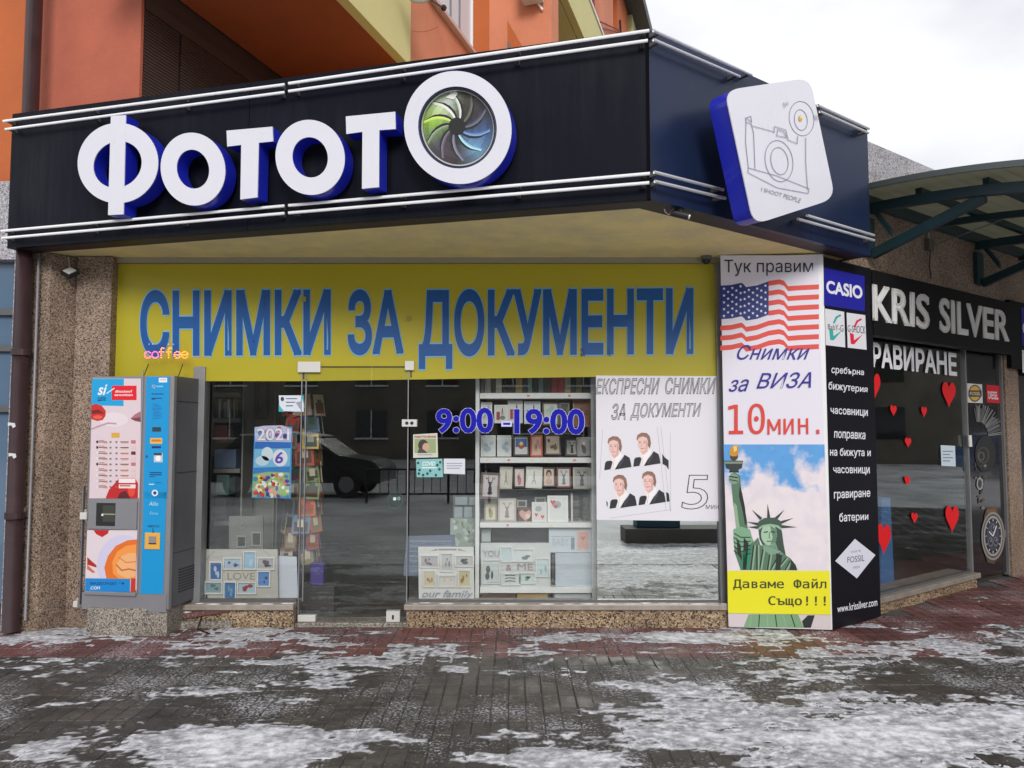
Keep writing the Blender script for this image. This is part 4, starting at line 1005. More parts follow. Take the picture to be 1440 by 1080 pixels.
# ================================================================== white and black boards at the corner
zwt = PWHT.at(1080, 357.5).z
vb = thing('visa_board', tuple((PB0 + PW0) / 2), 'tall white board with striped flag, blue and red lettering and green statue', 'sign')
wv = (PB0 - PW0)
MB().obox(PW0 + UP * .012, wv * .998, -PWHT.n * .035, (0, 0, min(zwt, Z_SOF - .016) - .012), M_WHITE).build('board', vb, bevel=.003)
vp = Print(PWHT, .0016, .0004).view(0, 0, 1)
WH = (222, 218, 230)
vp.shape([(1013, 359), (1150, 359), (1159, 627), (1018, 627)], WH)
vp.view(1000, 340, 3.858)
FR_ = (218, 70, 58); FB_ = (26, 42, 120)
def wy(x):
    ks = [(50, 0), (110, -4), (165, -16), (176, -8), (190, 8), (250, -2), (312, -24), (370, -32), (395, -24), (418, 6), (480, 2), (585, -2)]
    for (a_, ya), (b2, yb) in zip(ks[:-1], ks[1:]):
        if a_ <= x <= b2: return ya + (yb - ya) * (x - a_) / (b2 - a_)
    return 0
XS = [50, 80, 110, 140, 165, 176, 190, 220, 250, 280, 312, 340, 370, 395, 406, 418, 450, 480, 530, 585]
for k in range(7):
    yb = 233 + 54 * k; xs_ = [x for x in XS if x >= (312 if k < 4 else 50)]
    if k == 6: xs_ = XS
    top = [(x, yb + wy(x) + (585 - x) * .012) for x in xs_]; bot = [(x, yb + 27 + wy(x) + (585 - x) * .012) for x in reversed(xs_)]
    vp.shape(top + bot, FR_, 2)
cx_ = [x for x in XS if x <= 312]
vp.shape([(x, 238 + wy(x)) for x in cx_] + [(x, 420 + wy(x)) for x in reversed(cx_)], FB_, 3)
for r_ in range(9):
    for c_ in range(6 if r_ % 2 == 0 else 5):
        x = 70 + c_ * 45 + (22 if r_ % 2 else 0); y = 256 + r_ * 18.5 + wy(x)
        vp.shape([(x + (9 if j % 2 == 0 else 3.8) * math.sin(math.pi * j / 5), y - (9 if j % 2 == 0 else 3.8) * math.cos(math.pi * j / 5)) for j in range(10)], (235, 235, 245), 4)
vp.build('flag_print', vb)
vt = Print(PWHT, .005, .0004).view(1000, 340, 3.858)
vt.text('Тук правим', ((72, 97), (553, 97), (553, 183), (72, 186)), (28, 26, 52), off=.0)
NV = (28, 26, 140)
vt.text('Снимки', ((142, 560), (538, 556), (532, 640), (140, 640)), NV, off=.006, shear=.35)
vt.text('за', ((98, 750), (206, 745), (203, 812), (96, 815)), NV, off=.006, shear=.35)
vt.text('ВИЗА', ((248, 712), (545, 706), (541, 792), (246, 797)), NV, off=.006, shear=.35)
RD = (214, 58, 46)
vt.text('10', ((94, 882), (292, 876), (292, 1043), (94, 1047)), RD, font=MONO, off=.0)
vt.text('мин.', ((306, 962), (586, 956), (588, 1042), (306, 1046)), RD, font=MONO)
vt.build('lettering', vb)
st = Print(PWHT, .0018, .0004).view(1000, 600, 3.6)
# printed sky, clouds and the green statue
st.shape([(63, 90), (573, 90), (600, 730), (82, 730)], (92, 160, 214), 1)
st.shape([(64, 90), (574, 90), (577, 180), (68, 170)], (70, 140, 205), 2)
def cloudshape(pts, c, lay): st.shape(pts, c, lay)
m_, n__, bb_ = _mat('printed_sky'); N = n__.nodes.new; L = n__.links.new
_g = N('ShaderNodeNewGeometry'); _x = N('ShaderNodeSeparateXYZ'); L(_g.outputs['Position'], _x.inputs[0])
_n = N('ShaderNodeTexNoise'); _n.inputs['Scale'].default_value = 4.2; _n.inputs['Detail'].default_value = 9; _n.inputs['Roughness'].default_value = .55; L(_g.outputs['Position'], _n.inputs[0])
_n2 = N('ShaderNodeTexNoise'); _n2.inputs['Scale'].default_value = 9; _n2.inputs['Detail'].default_value = 8; L(_g.outputs['Position'], _n2.inputs[0])
_z0 = PWHT.at(1100, 668).z
_a = N('ShaderNodeMath'); _a.operation = 'SUBTRACT'; _a.inputs[0].default_value = _z0; L(_x.outputs[2], _a.inputs[1])
_b = N('ShaderNodeMath'); _b.operation = 'MULTIPLY_ADD'; L(_n.outputs[0], _b.inputs[0]); _b.inputs[1].default_value = 1.5; L(_a.outputs[0], _b.inputs[2])
_r = N('ShaderNodeValToRGB'); _e = _r.color_ramp.elements; _e[0].position = .62; _e[0].color = (*lin((84, 152, 212)), 1); _e[1].position = .84; _e[1].color = (*lin((222, 212, 216)), 1); L(_b.outputs[0], _r.inputs[0])
_q = N('ShaderNodeMix'); _q.data_type = 'RGBA'; _q.blend_type = 'MULTIPLY'; _q.inputs['Factor'].default_value = .35; L(_r.outputs[0], _q.inputs['A'])
_r2 = N('ShaderNodeValToRGB'); _r2.color_ramp.elements[0].position = .38; _r2.color_ramp.elements[0].color = (.75, .78, .86, 1); _r2.color_ramp.elements[1].position = .58; _r2.color_ramp.elements[1].color = (1, 1, 1, 1); L(_n2.outputs[0], _r2.inputs[0]); L(_r2.outputs[0], _q.inputs['B'])
L(_q.outputs['Result'], bb_.inputs['Base Color']); bb_.inputs['Roughness'].default_value = .5; M_PSKY = m_
st.shape([(63, 90), (573, 90), (600, 730), (82, 730)], M_PSKY, 3)
GL, GM, GDK = (140, 168, 138), (82, 116, 92), (20, 34, 30)
st.shape([(98, 240), (120, 232), (148, 250), (150, 300), (160, 360), (172, 420), (182, 480), (190, 560), (215, 575), (205, 726), (150, 726), (120, 640), (112, 560), (128, 520), (122, 430), (112, 400), (106, 330)], GM, 6)
st.shape([(112, 380), (130, 400), (140, 480), (150, 540), (130, 560), (125, 500)], GL, 7)
st.shape([(146, 290), (158, 340), (172, 410), (180, 490), (172, 500), (160, 430), (140, 350)], GDK, 7)
st.ell(115, 265, 26, 26, (120, 150, 125), 8); st.stroke([(92, 252), (135, 258)], 6, GDK, 9); st.stroke([(94, 268), (134, 276)], 5, GDK, 9)
st.shape([(90, 232), (142, 232), (130, 185), (104, 185)], GDK, 8)
st.shape([(66, 172), (162, 172), (156, 210), (120, 226), (78, 212)], (36, 50, 46), 9); st.rect(66, 176, 162, 188, (120, 135, 118), 10)
st.ell(116, 150, 20, 22, (70, 50, 25), 9); st.shape([(92, 140), (98, 108), (118, 92), (138, 98), (140, 130), (128, 150), (104, 150)], (196, 140, 40), 10); st.shape([(112, 100), (130, 96), (130, 120), (116, 130)], (235, 200, 110), 11)
# robe and shoulders
st.shape([(150, 726), (165, 640), (210, 590), (238, 560), (250, 600), (300, 610), (360, 640), (400, 665), (428, 700), (438, 727)], GM, 8)
for a_, b2 in (((215, 600), (200, 725)), ((232, 600), (232, 725)), ((262, 620), (245, 725)), ((300, 625), (285, 725)), ((345, 645), (300, 725)), ((380, 665), (330, 725)), ((400, 680), (375, 725))):
    st.stroke([a_, b2], 6, GDK, 9); st.stroke([(a_[0] + 9, a_[1]), (b2[0] + 9, b2[1])], 7, GL, 9)
st.shape([(112, 520), (150, 505), (196, 520), (214, 580), (150, 640), (118, 600)], (120, 165, 130), 9)
for k in range(5): st.stroke([(116, 540 + 22 * k), (150, 560 + 24 * k), (200, 560 + 20 * k)], 5, GDK, 10)
st.shape([(150, 720), (160, 640), (205, 600), (190, 722)], (40, 130, 100), 10)
for pts_ in ([(165, 560), (190, 590), (178, 724), (160, 724)], [(330, 640), (360, 650), (350, 726), (325, 726)], [(405, 672), (428, 700), (434, 726), (398, 726)], [(128, 560), (150, 600), (156, 680), (134, 640)]): st.shape(pts_, (26, 42, 36), 10)
# head
st.shape([(240, 520), (250, 500), (352, 500), (360, 540), (368, 600), (378, 650), (340, 625), (262, 600), (246, 570)], (52, 74, 62), 10)
st.ell(293, 545, 40, 56, (160, 192, 164), 11); st.shape([(298, 500), (333, 520), (330, 580), (300, 600), (312, 560)], (96, 128, 104), 12)
st.shape([(268, 590), (326, 585), (345, 640), (300, 650), (262, 620)], (120, 156, 130), 10)
st.stroke([(268, 535), (286, 532)], 6, GDK, 13); st.stroke([(302, 532), (322, 534)], 6, GDK, 13); st.stroke([(296, 536), (293, 562), (300, 565)], 4, (80, 105, 85), 13); st.stroke([(283, 580), (306, 580)], 5, (60, 80, 66), 13)
st.shape([(236, 515), (240, 480), (270, 462), (325, 460), (355, 480), (360, 515), (330, 500), (295, 494), (262, 500)], (58, 82, 68), 12)
st.shape([(240, 512), (262, 498), (300, 492), (340, 500), (356, 514), (356, 524), (330, 508), (298, 502), (262, 508), (244, 522)], (150, 178, 150), 13)
for x, y, bx_, by_ in ((180, 482, 240, 494), (206, 420, 254, 468), (286, 390, 292, 462), (372, 420, 330, 464), (418, 462, 352, 486), (436, 509, 358, 506), (184, 508, 238, 510)):
    dx_, dy_ = bx_ - x, by_ - y; l_ = math.hypot(dx_, dy_); st.shape([(x, y), (bx_ - dy_ / l_ * 8, by_ + dx_ / l_ * 8), (bx_ + dy_ / l_ * 8, by_ - dx_ / l_ * 8)], (44, 58, 52), 11)
st.shape([(86, 948), (605, 948), (608, 1022), (90, 1012)], (206, 194, 196), 3)
st.shape([(165, 1014), (190, 950), (440, 950), (470, 1018)], (120, 158, 120), 4); 
for k in range(6): st.stroke([(205 + 40 * k, 952), (195 + 46 * k, 1014)], 5, GDK if k % 2 else GL, 5)
st.shape([(470, 1018), (460, 985), (490, 955), (525, 955), (505, 1018)], (26, 34, 34), 5)
st.shape([(82, 730), (600, 730), (606, 952), (86, 944)], (226, 220, 20), 14)
st.build('statue_print', vb)
yl = Print(PWHT, .0085, .0004).view(1000, 600, 3.6)
yl.text('Даваме Файл', ((112, 770), (584, 770), (584, 828), (112, 826)), (60, 62, 30), font=MONO, off=.008)
yl.text('Също!!!', ((290, 858), (580, 858), (580, 914), (290, 910)), (60, 62, 30), font=MONO, off=.008)
yl.build('lettering', vb)

kb = thing('black_shop_board', tuple(PB0 + SD * .4), 'tall black board with blue and white logo tiles and white service list', 'sign')
PBe = PBLK.at(1239, 868); lb = (PBe - PB0).dot(SD); zkt = min(Z_SOF - .018, PBLK.at(1156, 361).z)
MB().obox(PB0 + UP * .012 + SD * .004, SD * (lb - .004), -SN * .06, (0, 0, zkt - .012), solid('board_black', (.007, .007, .011), .4, spec=.15)).build('board', kb, bevel=.002)
kp = Print(PBLK, .0016, .0004).view(1000, 340, 3.858)
kp.shape([(612, 140), (832, 186), (834, 378), (614, 345)], (22, 22, 150)); kp.build('logo_tile', kb)
kt = Print(PBLK, .003, .0004).view(1000, 340, 3.858)
kt.text('CASIO', ((624, 208), (820, 240), (822, 312), (626, 278)), (235, 235, 245), off=.035); kt.build('logo_lettering', kb)
for q, nm, c1, qd in (([(617, 362), (722, 380), (728, 573), (622, 560)], 'BabY-G', (48, 170, 160), ((634, 446), (718, 452), (718, 488), (634, 474))), ([(735, 384), (836, 398), (844, 586), (741, 574)], 'G-SHOCK', (220, 30, 60), ((741, 452), (838, 458), (838, 500), (741, 488)))):
    t_ = Print(PBLK, .0016, .0004).view(1000, 340, 3.858); t_.shape(q, (222, 222, 228), 1)
    ox_ = 0 if nm[0] == 'B' else 112; oy_ = 0 if nm[0] == 'B' else 22
    t_.stroke([(702 + ox_, 398 + oy_), (680 + ox_, 410 + oy_), (666 + ox_, 440 + oy_)], 11, c1, 2); t_.shape([(640 + ox_, 470 + oy_), (662 + ox_, 480 + oy_), (664 + ox_, 512 + oy_), (712 + ox_, 480 + oy_), (664 + ox_, 535 + oy_), (646 + ox_, 532 + oy_)], c1, 2)
    t_.text(nm, qd, (60, 60, 66), off=.0, lay=4); t_.build('logo_tile', kb)
kl = Print(PBLK, .0016, .0004).view(1000, 340, 3.858); WT = (232, 232, 240)
kl.text('сребърна', ((654, 672), (830, 692), (828, 732), (652, 722)), WT, off=.015); kl.text('бижутерия', ((638, 756), (850, 784), (848, 826), (636, 812)), WT, off=.015); kl.text('часовници', ((648, 900), (850, 912), (850, 955), (648, 940)), WT, off=.015)
kl.view(1000, 600, 3.6)
kl.text('поправка', ((624, 22), (782, 30), (780, 76), (622, 68)), WT, off=.015); kl.text('на бижута и', ((602, 106), (808, 112), (808, 160), (602, 158)), WT, off=.015); kl.text('часовници', ((618, 206), (802, 204), (804, 246), (620, 242)), WT, off=.015)
kl.text('гравиране', ((622, 330), (806, 322), (806, 366), (622, 376)), WT, off=.015); kl.text('батерии', ((648, 436), (796, 436), (796, 480), (650, 494)), WT, off=.015)
kl.text('www.krissilver.com', ((638, 904), (840, 868), (842, 906), (640, 942)), WT, off=.008); kl.build('lettering', kb)
kd = Print(PBLK, .0016, .0004).view(1000, 600, 3.6)
kd.shape([(728, 568), (832, 650), (738, 768), (628, 680)], (214, 214, 226), 1)
kd.text('FOSSIL', ((690, 660), (776, 648), (776, 680), (690, 690)), (60, 62, 76), lay=2); kd.text('YOUR ME', ((706, 630), (758, 622), (758, 632), (706, 640)), (110, 110, 122), lay=2); kd.text('1954', ((718, 708), (752, 702), (752, 716), (718, 722)), (110, 110, 122), lay=2)
kd.build('diamond_tile', kb)

# wing sign board with raised letters
PSB = PWING.shift(.10)
l0 = (PSB.at(1216, 420) - W0).dot(SD); l1 = (PSB.at(1424, 450) - W0).dot(SD)
zt, zbm = PSB.at(1423, 426).z, PSB.at(1424, 499).z
sb = thing('wing_sign_board', tuple(wing((l0 + l1) / 2, zbm, .1)), 'black sign board with raised silver Latin lettering over the silver shop window', 'sign')
M_SBK = solid('sign_black', (.008, .008, .009), .45, spec=.12)
wbox(MB(), max(l0, lb + .01), l1, zbm, zt, .101 - .002, .002, M_SBK).build('board', sb, bevel=.006)
sp_ = Print(PSB, .002, .0); sp_.view(0, 0, 1)
M_SIL = solid('letter_silver', (.80, .79, .77), .4, var=.08)
sp_.text('KRIS', ((1226, 399), (1306, 415.5), (1306, 464), (1227, 451)), M_SIL, off=.024, thick=.010, parts=('letter', sb)); sp_.text('SILVER', ((1320, 418), (1417, 438), (1418, 481), (1321, 467)), M_SIL, off=.024, thick=.010, parts=('letter', sb))
wbox(MB(), Lb + .06, Lb + 1.2, PWING.at(1436, 520).z, PWING.at(1436, 428).z, .004, .05, M_SBK).build('second_sign', label='black sign board with blue tile cut by the right edge of the view', cat='sign')
s2 = Print(PWING, .053, .0006); s2.shape([(1436, 432), (1470, 438), (1470, 492), (1437, 486)], (22, 22, 150)); s2.text('CASIO', ((1438, 452), (1476, 458), (1476, 478), (1438, 470)), (235, 235, 245), off=.03); s2.shape([(1437, 492), (1470, 498), (1470, 530), (1438, 524)], (222, 222, 228))
s2.build('print', bpy.data.objects['second_sign'])

# ================================================================== coffee machine
vm_r = hz(235, 857, .21); VD = Vector((math.cos(R(9)), -math.sin(R(9)), 0)); VN = Vector((VD.y, -VD.x, 0)); PV = Pl(vm_r, VN)
vm_l = PV.at(118, 700); vw = (vm_r - vm_l).dot(VD); vw = min(vw, .72); vm_l = vm_r - VD * vw
zt_ = PV.at(180, 529).z; dpt = .50
vm = thing('coffee_machine', tuple((vm_l + vm_r) / 2 - VN * .25), 'free standing coffee vending machine with bright blue and red picture front and grey flank', 'vending machine')
M_VG = solid('machine_grey', (.24, .24, .26), .4, metal=.2, var=.06); M_VD = solid('machine_dark', (.095, .095, .105), .45, var=.12)
MB().obox(vm_l + VN * -.03, VD * vw, -VN * dpt, (0, 0, zt_ - .21), M_VD).build('cabinet', vm, bevel=.006)
MB().obox(vm_l + VN * -.029, VD * vw, VN * .029, (0, 0, zt_ - .21), M_VG).build('door', vm, bevel=.008)
MB().obox(vm_r - VN * (dpt + .0) + VD * -.02, VD * .045, VN * .05, (0, 0, zt_ - .235), M_ALU).build('rear_post', vm, bevel=.004)
MB().obox(vm_r + VD * .001 - VN * .032, VD * .012, VN * .035, (0, 0, zt_ - .21), M_ALU).build('edge_strip', vm)
for zz_ in (.42, 1.05, 1.62): MB().obox(vm_r + VD * .0005 - VN * (dpt - .06) + UP * zz_, VD * .002, VN * (dpt - .12), (0, 0, .004), M_DARK).build('seam', vm)
for k in range(9): MB().obox(vm_r + VD * .0005 - VN * (dpt - .12) + UP * (.10 + .022 * k), VD * .003, VN * (dpt - .26), (0, 0, .008), M_DARK).build('vent_slot', vm)
MB().tube([vm_r - VN * (dpt + .02) + UP * .02 + VD * .03, vm_r - VN * .38 + UP * -.10 + VD * .08, vm_r - VN * .20 + UP * -.195 + VD * .14, vm_r - VN * .10 + UP * -.198 + VD * .30], .006, M_DARK, 6).build('power_cable', vm)
# pictures
va = Print(PV, .0020, .0004).view(110, 520, 6)
PK = (218, 200, 206)
va.shape([(122, 74), (530, 74), (524, 1085), (92, 1085)], PK, 1)
va.shape([(118, 76), (385, 76), (382, 306), (112, 300)], (8, 158, 216), 2)
va.shape([(285, 134), (492, 134), (492, 256), (282, 256)], (222, 12, 30), 3)
va.text('si', ((164, 124), (246, 124), (242, 214), (164, 214)), (240, 240, 250), off=.02, shear=.3, lay=4); va.stroke([(240, 200), (275, 175), (305, 155)], 7, (240, 240, 250), 4)
va.text('caffè', ((163, 228), (232, 228), (232, 244), (163, 244)), (25, 40, 90), off=.01, lay=4); va.text('spirit', ((163, 246), (232, 246), (232, 268), (163, 268)), (25, 40, 90), off=.02, lay=4)
va.text('#tasteof', ((312, 170), (456, 170), (456, 195), (312, 195)), (245, 235, 240), off=.015, lay=4); va.text('emotion', ((306, 202), (460, 202), (460, 222), (306, 222)), (245, 235, 240), off=.02, lay=4)
va.shape([(112, 300), (150, 285), (200, 305), (232, 345), (230, 390), (205, 425), (160, 432), (108, 415)], (196, 40, 34), 3); va.shape([(112, 345), (170, 335), (225, 370), (170, 368), (112, 372)], (120, 16, 20), 4); va.ell(165, 400, 40, 16, (225, 90, 70), 4)
va.shape([(440, 412), (480, 375), (526, 350), (526, 440), (480, 432)], (168, 110, 118), 3); va.shape([(440, 412), (526, 400), (526, 440), (480, 432)], (120, 60, 75), 4)
va.stroke([(112, 500), (170, 478), (250, 450), (320, 455)], 14, (190, 150, 160), 3); va.ell(300, 420, 120, 60, (226, 212, 218), 2)
va.shape([(280, 532), (348, 532), (348, 572), (280, 572)], (214, 165, 60), 4)
va.shape([(230, 1085), (260, 1010), (320, 945), (345, 915), (480, 915), (505, 960), (503, 1085)], (190, 30, 32), 3); va.shape([(330, 1085), (350, 1040), (400, 1020), (440, 1085)], (90, 20, 30), 4); va.ell(450, 1020, 30, 50, (225, 70, 50), 4)
va.rect(342, 918, 482, 955, (235, 225, 225), 6); va.rect(342, 968, 484, 1000, (235, 215, 215), 6); va.rect(350, 974, 440, 984, (190, 40, 50), 7)
rr_ = random.Random(3)
rows = [(608, 1), (655, 1), (703, 0), (750, 0), (796, 1), (846, 0), (892, 0), (940, 0), (988, 0)]
for y, cup in rows:
    va.ell(160, y, 9, 12, (40, 25, 25) if cup else (225, 215, 215), 5)
    va.rect(172, y - 3, 245, y + 4, (150, 40, 45), 5); va.rect(172, y - 14, 215 + rr_.uniform(0, 20), y - 10, (120, 105, 110), 5); va.rect(210, y + 8, 250, y + 12, (214, 165, 60), 5)
    va.ell(272, y, 10, 6, (120, 110, 118), 5); va.ell(322, y, 10, 6, (120, 110, 118), 5)
    if y < 900: va.rect(355, y - 3, 425, y + 4, (80, 50, 55) if cup else (180, 80, 85), 5); va.rect(362, y + 8, 420, y + 12, (214, 165, 60), 5); va.rect(446, y - 14, 484, y + 14, [(110, 20, 34), (196, 110, 120), (60, 30, 34), (225, 190, 190)][rr_.randrange(4)], 5)
va.build('menu_panel', vm)
# round selection buttons stand proud
bt2 = MB()
for y, _ in rows[:8]:
    for x in (272, 322):
        c = PV.at(110 + x / 6, 520 + y / 6, .004); bt2.tube([c, c + VN * .006], .006, M_VG, 8)
bt2.build('selection_buttons', vm)
vb2 = Print(PV, .0020, .0004).view(110, 680, 4.911)
vb2.shape([(62, 322), (408, 322), (392, 748), (45, 748)], (220, 208, 214), 1)
vb2.shape([(min(404, 310 + 180 * math.cos(R(t_ * 8))), min(745, 560 + 205 * math.sin(R(t_ * 8)))) for t_ in range(45)], (206, 200, 226), 2)
vb2.shape([(408, 385), (340, 392), (260, 430), (205, 500), (180, 580), (195, 660), (395, 662)], (224, 112, 34), 3)
vb2.shape([(402, 420), (330, 430), (270, 470), (235, 540), (240, 620), (280, 658), (395, 660)], (240, 150, 70), 4)
vb2.shape([(400, 480), (350, 480), (300, 500), (262, 560), (270, 620), (300, 640), (345, 655), (395, 640)], (236, 176, 120), 5); vb2.stroke([(262, 560), (300, 600), (350, 590), (395, 600)], 10, (206, 100, 40), 6); vb2.stroke([(280, 510), (330, 545), (398, 540)], 6, (214, 110, 50), 6)
vb2.shape([(105, 322), (212, 322), (205, 345), (165, 370), (125, 350)], (190, 24, 30), 3); vb2.shape([(62, 508), (126, 565), (126, 580), (62, 560)], (170, 40, 26), 3); vb2.shape([(62, 560), (118, 612), (100, 618), (60, 590)], (200, 110, 90), 3)
vb2.shape([(365, 655), (396, 655), (394, 748), (360, 748)], (196, 52, 20), 6)
vb2.shape([(50, 654), (358, 658), (356, 748), (46, 748)], (10, 132, 206), 7)
vb2.text('ВИДЕОНДОSPOT', ((84, 680), (316, 680), (316, 702), (84, 702)), (20, 44, 96), off=.01, lay=8); vb2.text('.COM', ((80, 710), (150, 710), (150, 732), (80, 732)), (225, 235, 245), off=.02, lay=8)
vb2.build('picture_panel', vm)
vc = Print(PV, .0022, .0004).view(110, 520, 6)
vc.shape([(576, 60), (772, 60), (750, 1085), (548, 1085)], (0, 146, 208), 1)
vc.view(110, 680, 4.911); vc.shape([(452, 60), (609, 60), (586, 762), (430, 762)], (0, 146, 208), 1)
vc.view(110, 520, 6)
vc.rect(680, 68, 750, 106, (232, 236, 240), 2); vc.rect(690, 78, 740, 90, (190, 200, 205), 3); vc.arc(638, 140, 12, 14, 6, (235, 240, 245), n=14); vc.rect(660, 134, 716, 146, (120, 200, 230), 3)
for y in (200, 236): vc.rect(618, y, 720 if y < 210 else 705, y + 8, (10, 70, 130), 3)
vc.rect(618, 244, 650, 252, (10, 70, 130), 3)
for y in range(288, 410, 12): vc.rect(620 + rr_.uniform(0, 20), y, 670 + rr_.uniform(0, 40), y + 3, (10, 90, 160), 3)
vc.shape([(624, 484), (698, 484), (698, 522), (624, 522)], (40, 60, 70), 3)
vc.shape([(608, 576), (708, 576), (708, 624), (606, 624)], (232, 178, 84), 3); vc.rect(618, 588, 698, 606, (206, 120, 30), 4); vc.rect(620, 644, 698, 662, (20, 40, 110), 3)
vc.rect(638, 702, 712, 780, (190, 200, 205), 3); vc.rect(638, 702, 705, 722, (50, 60, 65), 4); vc.ell(674, 748, 22, 24, (240, 240, 240), 5); vc.arc(676, 748, 12, 15, 5, (200, 80, 50), n=12)
vc.ell(577, 732, 11, 12, (60, 80, 110), 3)
for y in (862, 880): vc.rect(602, y, 704, y + 10, (10, 70, 130), 3)
vc.rect(600, 898, 650, 904, (10, 70, 130), 3); vc.rect(596, 962, 640, 970, (200, 225, 235), 3); vc.rect(650, 950, 700, 956, (10, 90, 160), 3)
vc.view(110, 680, 4.911)
vc.ell(529, 65, 22, 22, (225, 230, 240), 3); vc.ell(529, 65, 12, 12, (30, 60, 120), 4); vc.text('Alilo', ((488, 124), (552, 128), (552, 154), (488, 152)), (190, 225, 240), shear=.3, lay=3); vc.text('Sano', ((492, 192), (552, 196), (552, 216), (492, 212)), (140, 205, 235), shear=.3, lay=3)
vc.text('МЯСТО', ((482, 286), (558, 288), (558, 304), (482, 302)), (20, 40, 70), off=.01, lay=3); vc.stroke([(517, 310), (516, 345)], 5, (20, 40, 60), 3); vc.shape([(508, 334), (526, 334), (517, 350)], (20, 40, 60), 3)
vc.build('payment_panel', vm)
def vbox(x0, y0, x1, y1, m0, m1, mat, name, par=vm, view=(110, 680, 4.911), **k):
    a_ = PV.at(view[0] + x0 / view[2], view[1] + y1 / view[2]); b2 = PV.at(view[0] + x1 / view[2], view[1] + y0 / view[2])
    return MB().obox(Vector((a_.x, a_.y, a_.z)) + VN * m0, VD * ((b2 - a_).dot(VD)), VN * (m1 - m0), (0, 0, b2.z - a_.z), mat).build(name, par, **k)
vbox(462, 340, 570, 452, .003, .010, ink((228, 172, 70), .4), 'coin_return', bevel=.004)
vbox(492, 364, 545, 414, .0105, .012, ink((150, 135, 135), .4), 'coin_flap'); 
vbox(492, 410, 545, 416, .0125, .0135, M_DARK, 'coin_slot')
vbox(70, 120, 412, 312, .002, .010, M_VG, 'dispenser_frame', bevel=.003)
vbox(128, 134, 264, 290, .0105, .0115, ink((34, 34, 34), .15), 'cup_door')
vbox(175, 150, 262, 262, .0118, .0128, ink((58, 62, 52), .12), 'cup_window'); vbox(176, 207, 262, 214, .0129, .0135, ink((150, 150, 130), .3), 'cup_shelf')
vbox(170, 208, 182, 222, .014, .016, ink((240, 240, 240), .3), 'button')
vbox(25, 770, 612, 866, .002, .004, M_VG, 'kick_plate'); vbox(50, 752, 405, 764, .006, .02, M_VG, 'lower_lip', bevel=.004)
vbox(408, -785, 455, 752, .002, .012, solid('machine_silver', (.40, .40, .43), .4, metal=.2), 'divider_strip')
# padlocks at the left edge
for (x0, y0, x1, y1) in ((22, 198, 70, 246), (-24, 808, 6, 850)):
    lo = vbox(x0, y0, x1, y1, .004, .022, M_STEEL, 'padlock', bevel=.003)
    c = PV.at(110 + (x0 + x1) / 2 / 4.911, 680 + y0 / 4.911, .013); MB().tube([c + VD * -.006, c + VD * -.005 + UP * .018, c + VD * .006 + UP * .022, c + VD * .010 + UP * .0], .003, M_STEEL, 6).build('shackle', lo)
vbox(6, 20, 40, 836, -.02, .004, solid('steel_bar', (.22, .22, .24), .4, metal=.5), 'locking_bar')
# stone plinth under it
ql, qr = hz(121, 893.5, 0), hz(234, 895, 0)
qd = (qr - ql); 
MB().obox(ql + UP * -.01, qd, Vector((.02, .46, 0)), (0, 0, .218), M_GRANF).build('machine_plinth', label='speckled grey stone plinth carrying the coffee machine', cat='plinth', bevel=.006)
# red slab and snow leaning beside it
b0 = hz(244, 884, 0); 
MB().prism([b0 + Vector((.0, .0, .0)), b0 + Vector((.46, .03, 0)), b0 + Vector((.50, .22, 0)), b0 + Vector((.05, .22, 0))], (0, 0, .055), M_GRANF).build('concrete_step', label='low concrete block beside the machine plinth', cat='block', bevel=.006)
br_ = MB().obox(b0 + Vector((.02, .02, .060)), Vector((.42, .02, .06)), Vector((0, .16, 0)), (0, 0, .045), M_PRED); br_.build('loose_brick', label='loose red paving brick with snow lying beside the machine plinth', cat='brick', bevel=.008)
sn = MB().ball(b0 + Vector((.08, .10, .118)), .12, M_SNOWH, 12, (1, .5, .16)).ball(b0 + Vector((.0, .06, .07)), .06, M_SNOWH, 10, (1, .8, .3)); sn.build('snow_heap', kind='stuff', smooth=True)
ss = MB(); r2_ = random.Random(9)
for x0, x1 in ((XL + .75, xdl - .06), (xdr + .05, XR - .1)):
    x = x0
    while x < x1:
        l = r2_.uniform(.03, .14); ss.ball((x + l / 2, -.075 + r2_.uniform(-.02, .03), zs + .001), l * .6, M_SNOWH, 8, (1, .28, .07)); x += l * r2_.uniform(.9, 2.6)
ss.build('sill_snow', kind='stuff', smooth=True)

# floodlight, cameras
p = FY(-.22).at(98, 381)
fl = thing('floodlight', tuple(p), 'small square floodlight under the ceiling on the granite pillar', 'floodlight')
def tilt(c, a_, b2, h, mat, mb): 
    return mb.obox(c - a_ / 2 - b2 / 2, a_, b2, h, mat)
ea = Vector((.085, -.02, -.045)); eb = Vector((-.055, -.06, -.055)); en = ea.cross(eb).normalized()
if en.y > 0: en = -en
tilt(p, ea, eb, -en * .035, M_DARK, MB()).build('housing', fl, bevel=.003)
tilt(p + en * .002, ea * .72, eb * .72, en * .003, solid('lamp_glass', (.6, .6, .58), .15), MB()).build('lamp_glass', fl)
MB().tube([p - en * .03, Vector((p.x - .02, -.10, p.z + .03))], .008, M_DARK, 6).build('bracket', fl)
MB().tube([FY(-.12).at(72, 357), FY(-.12).at(82, 360), FY(-.12).at(96, 362), p - en * .03], .006, solid('cable_pale', (.4, .38, .33), .6), 6).build('power_cable', fl)
p = hz(955, 292, Z_SOF) ; 
cc = thing('security_camera', tuple(p), 'black bullet camera with dangling cable under the fascia corner', 'camera')
MB().tube([p, p - UP * .045], .03, M_DARK, 12).build('mount', cc)
MB().tube([p - UP * .05 + Vector((-.05, -.02, .01)), p - UP * .065 + Vector((.05, -.05, -.01))], .022, M_DARK, 12).build('camera_body', cc, smooth=False)
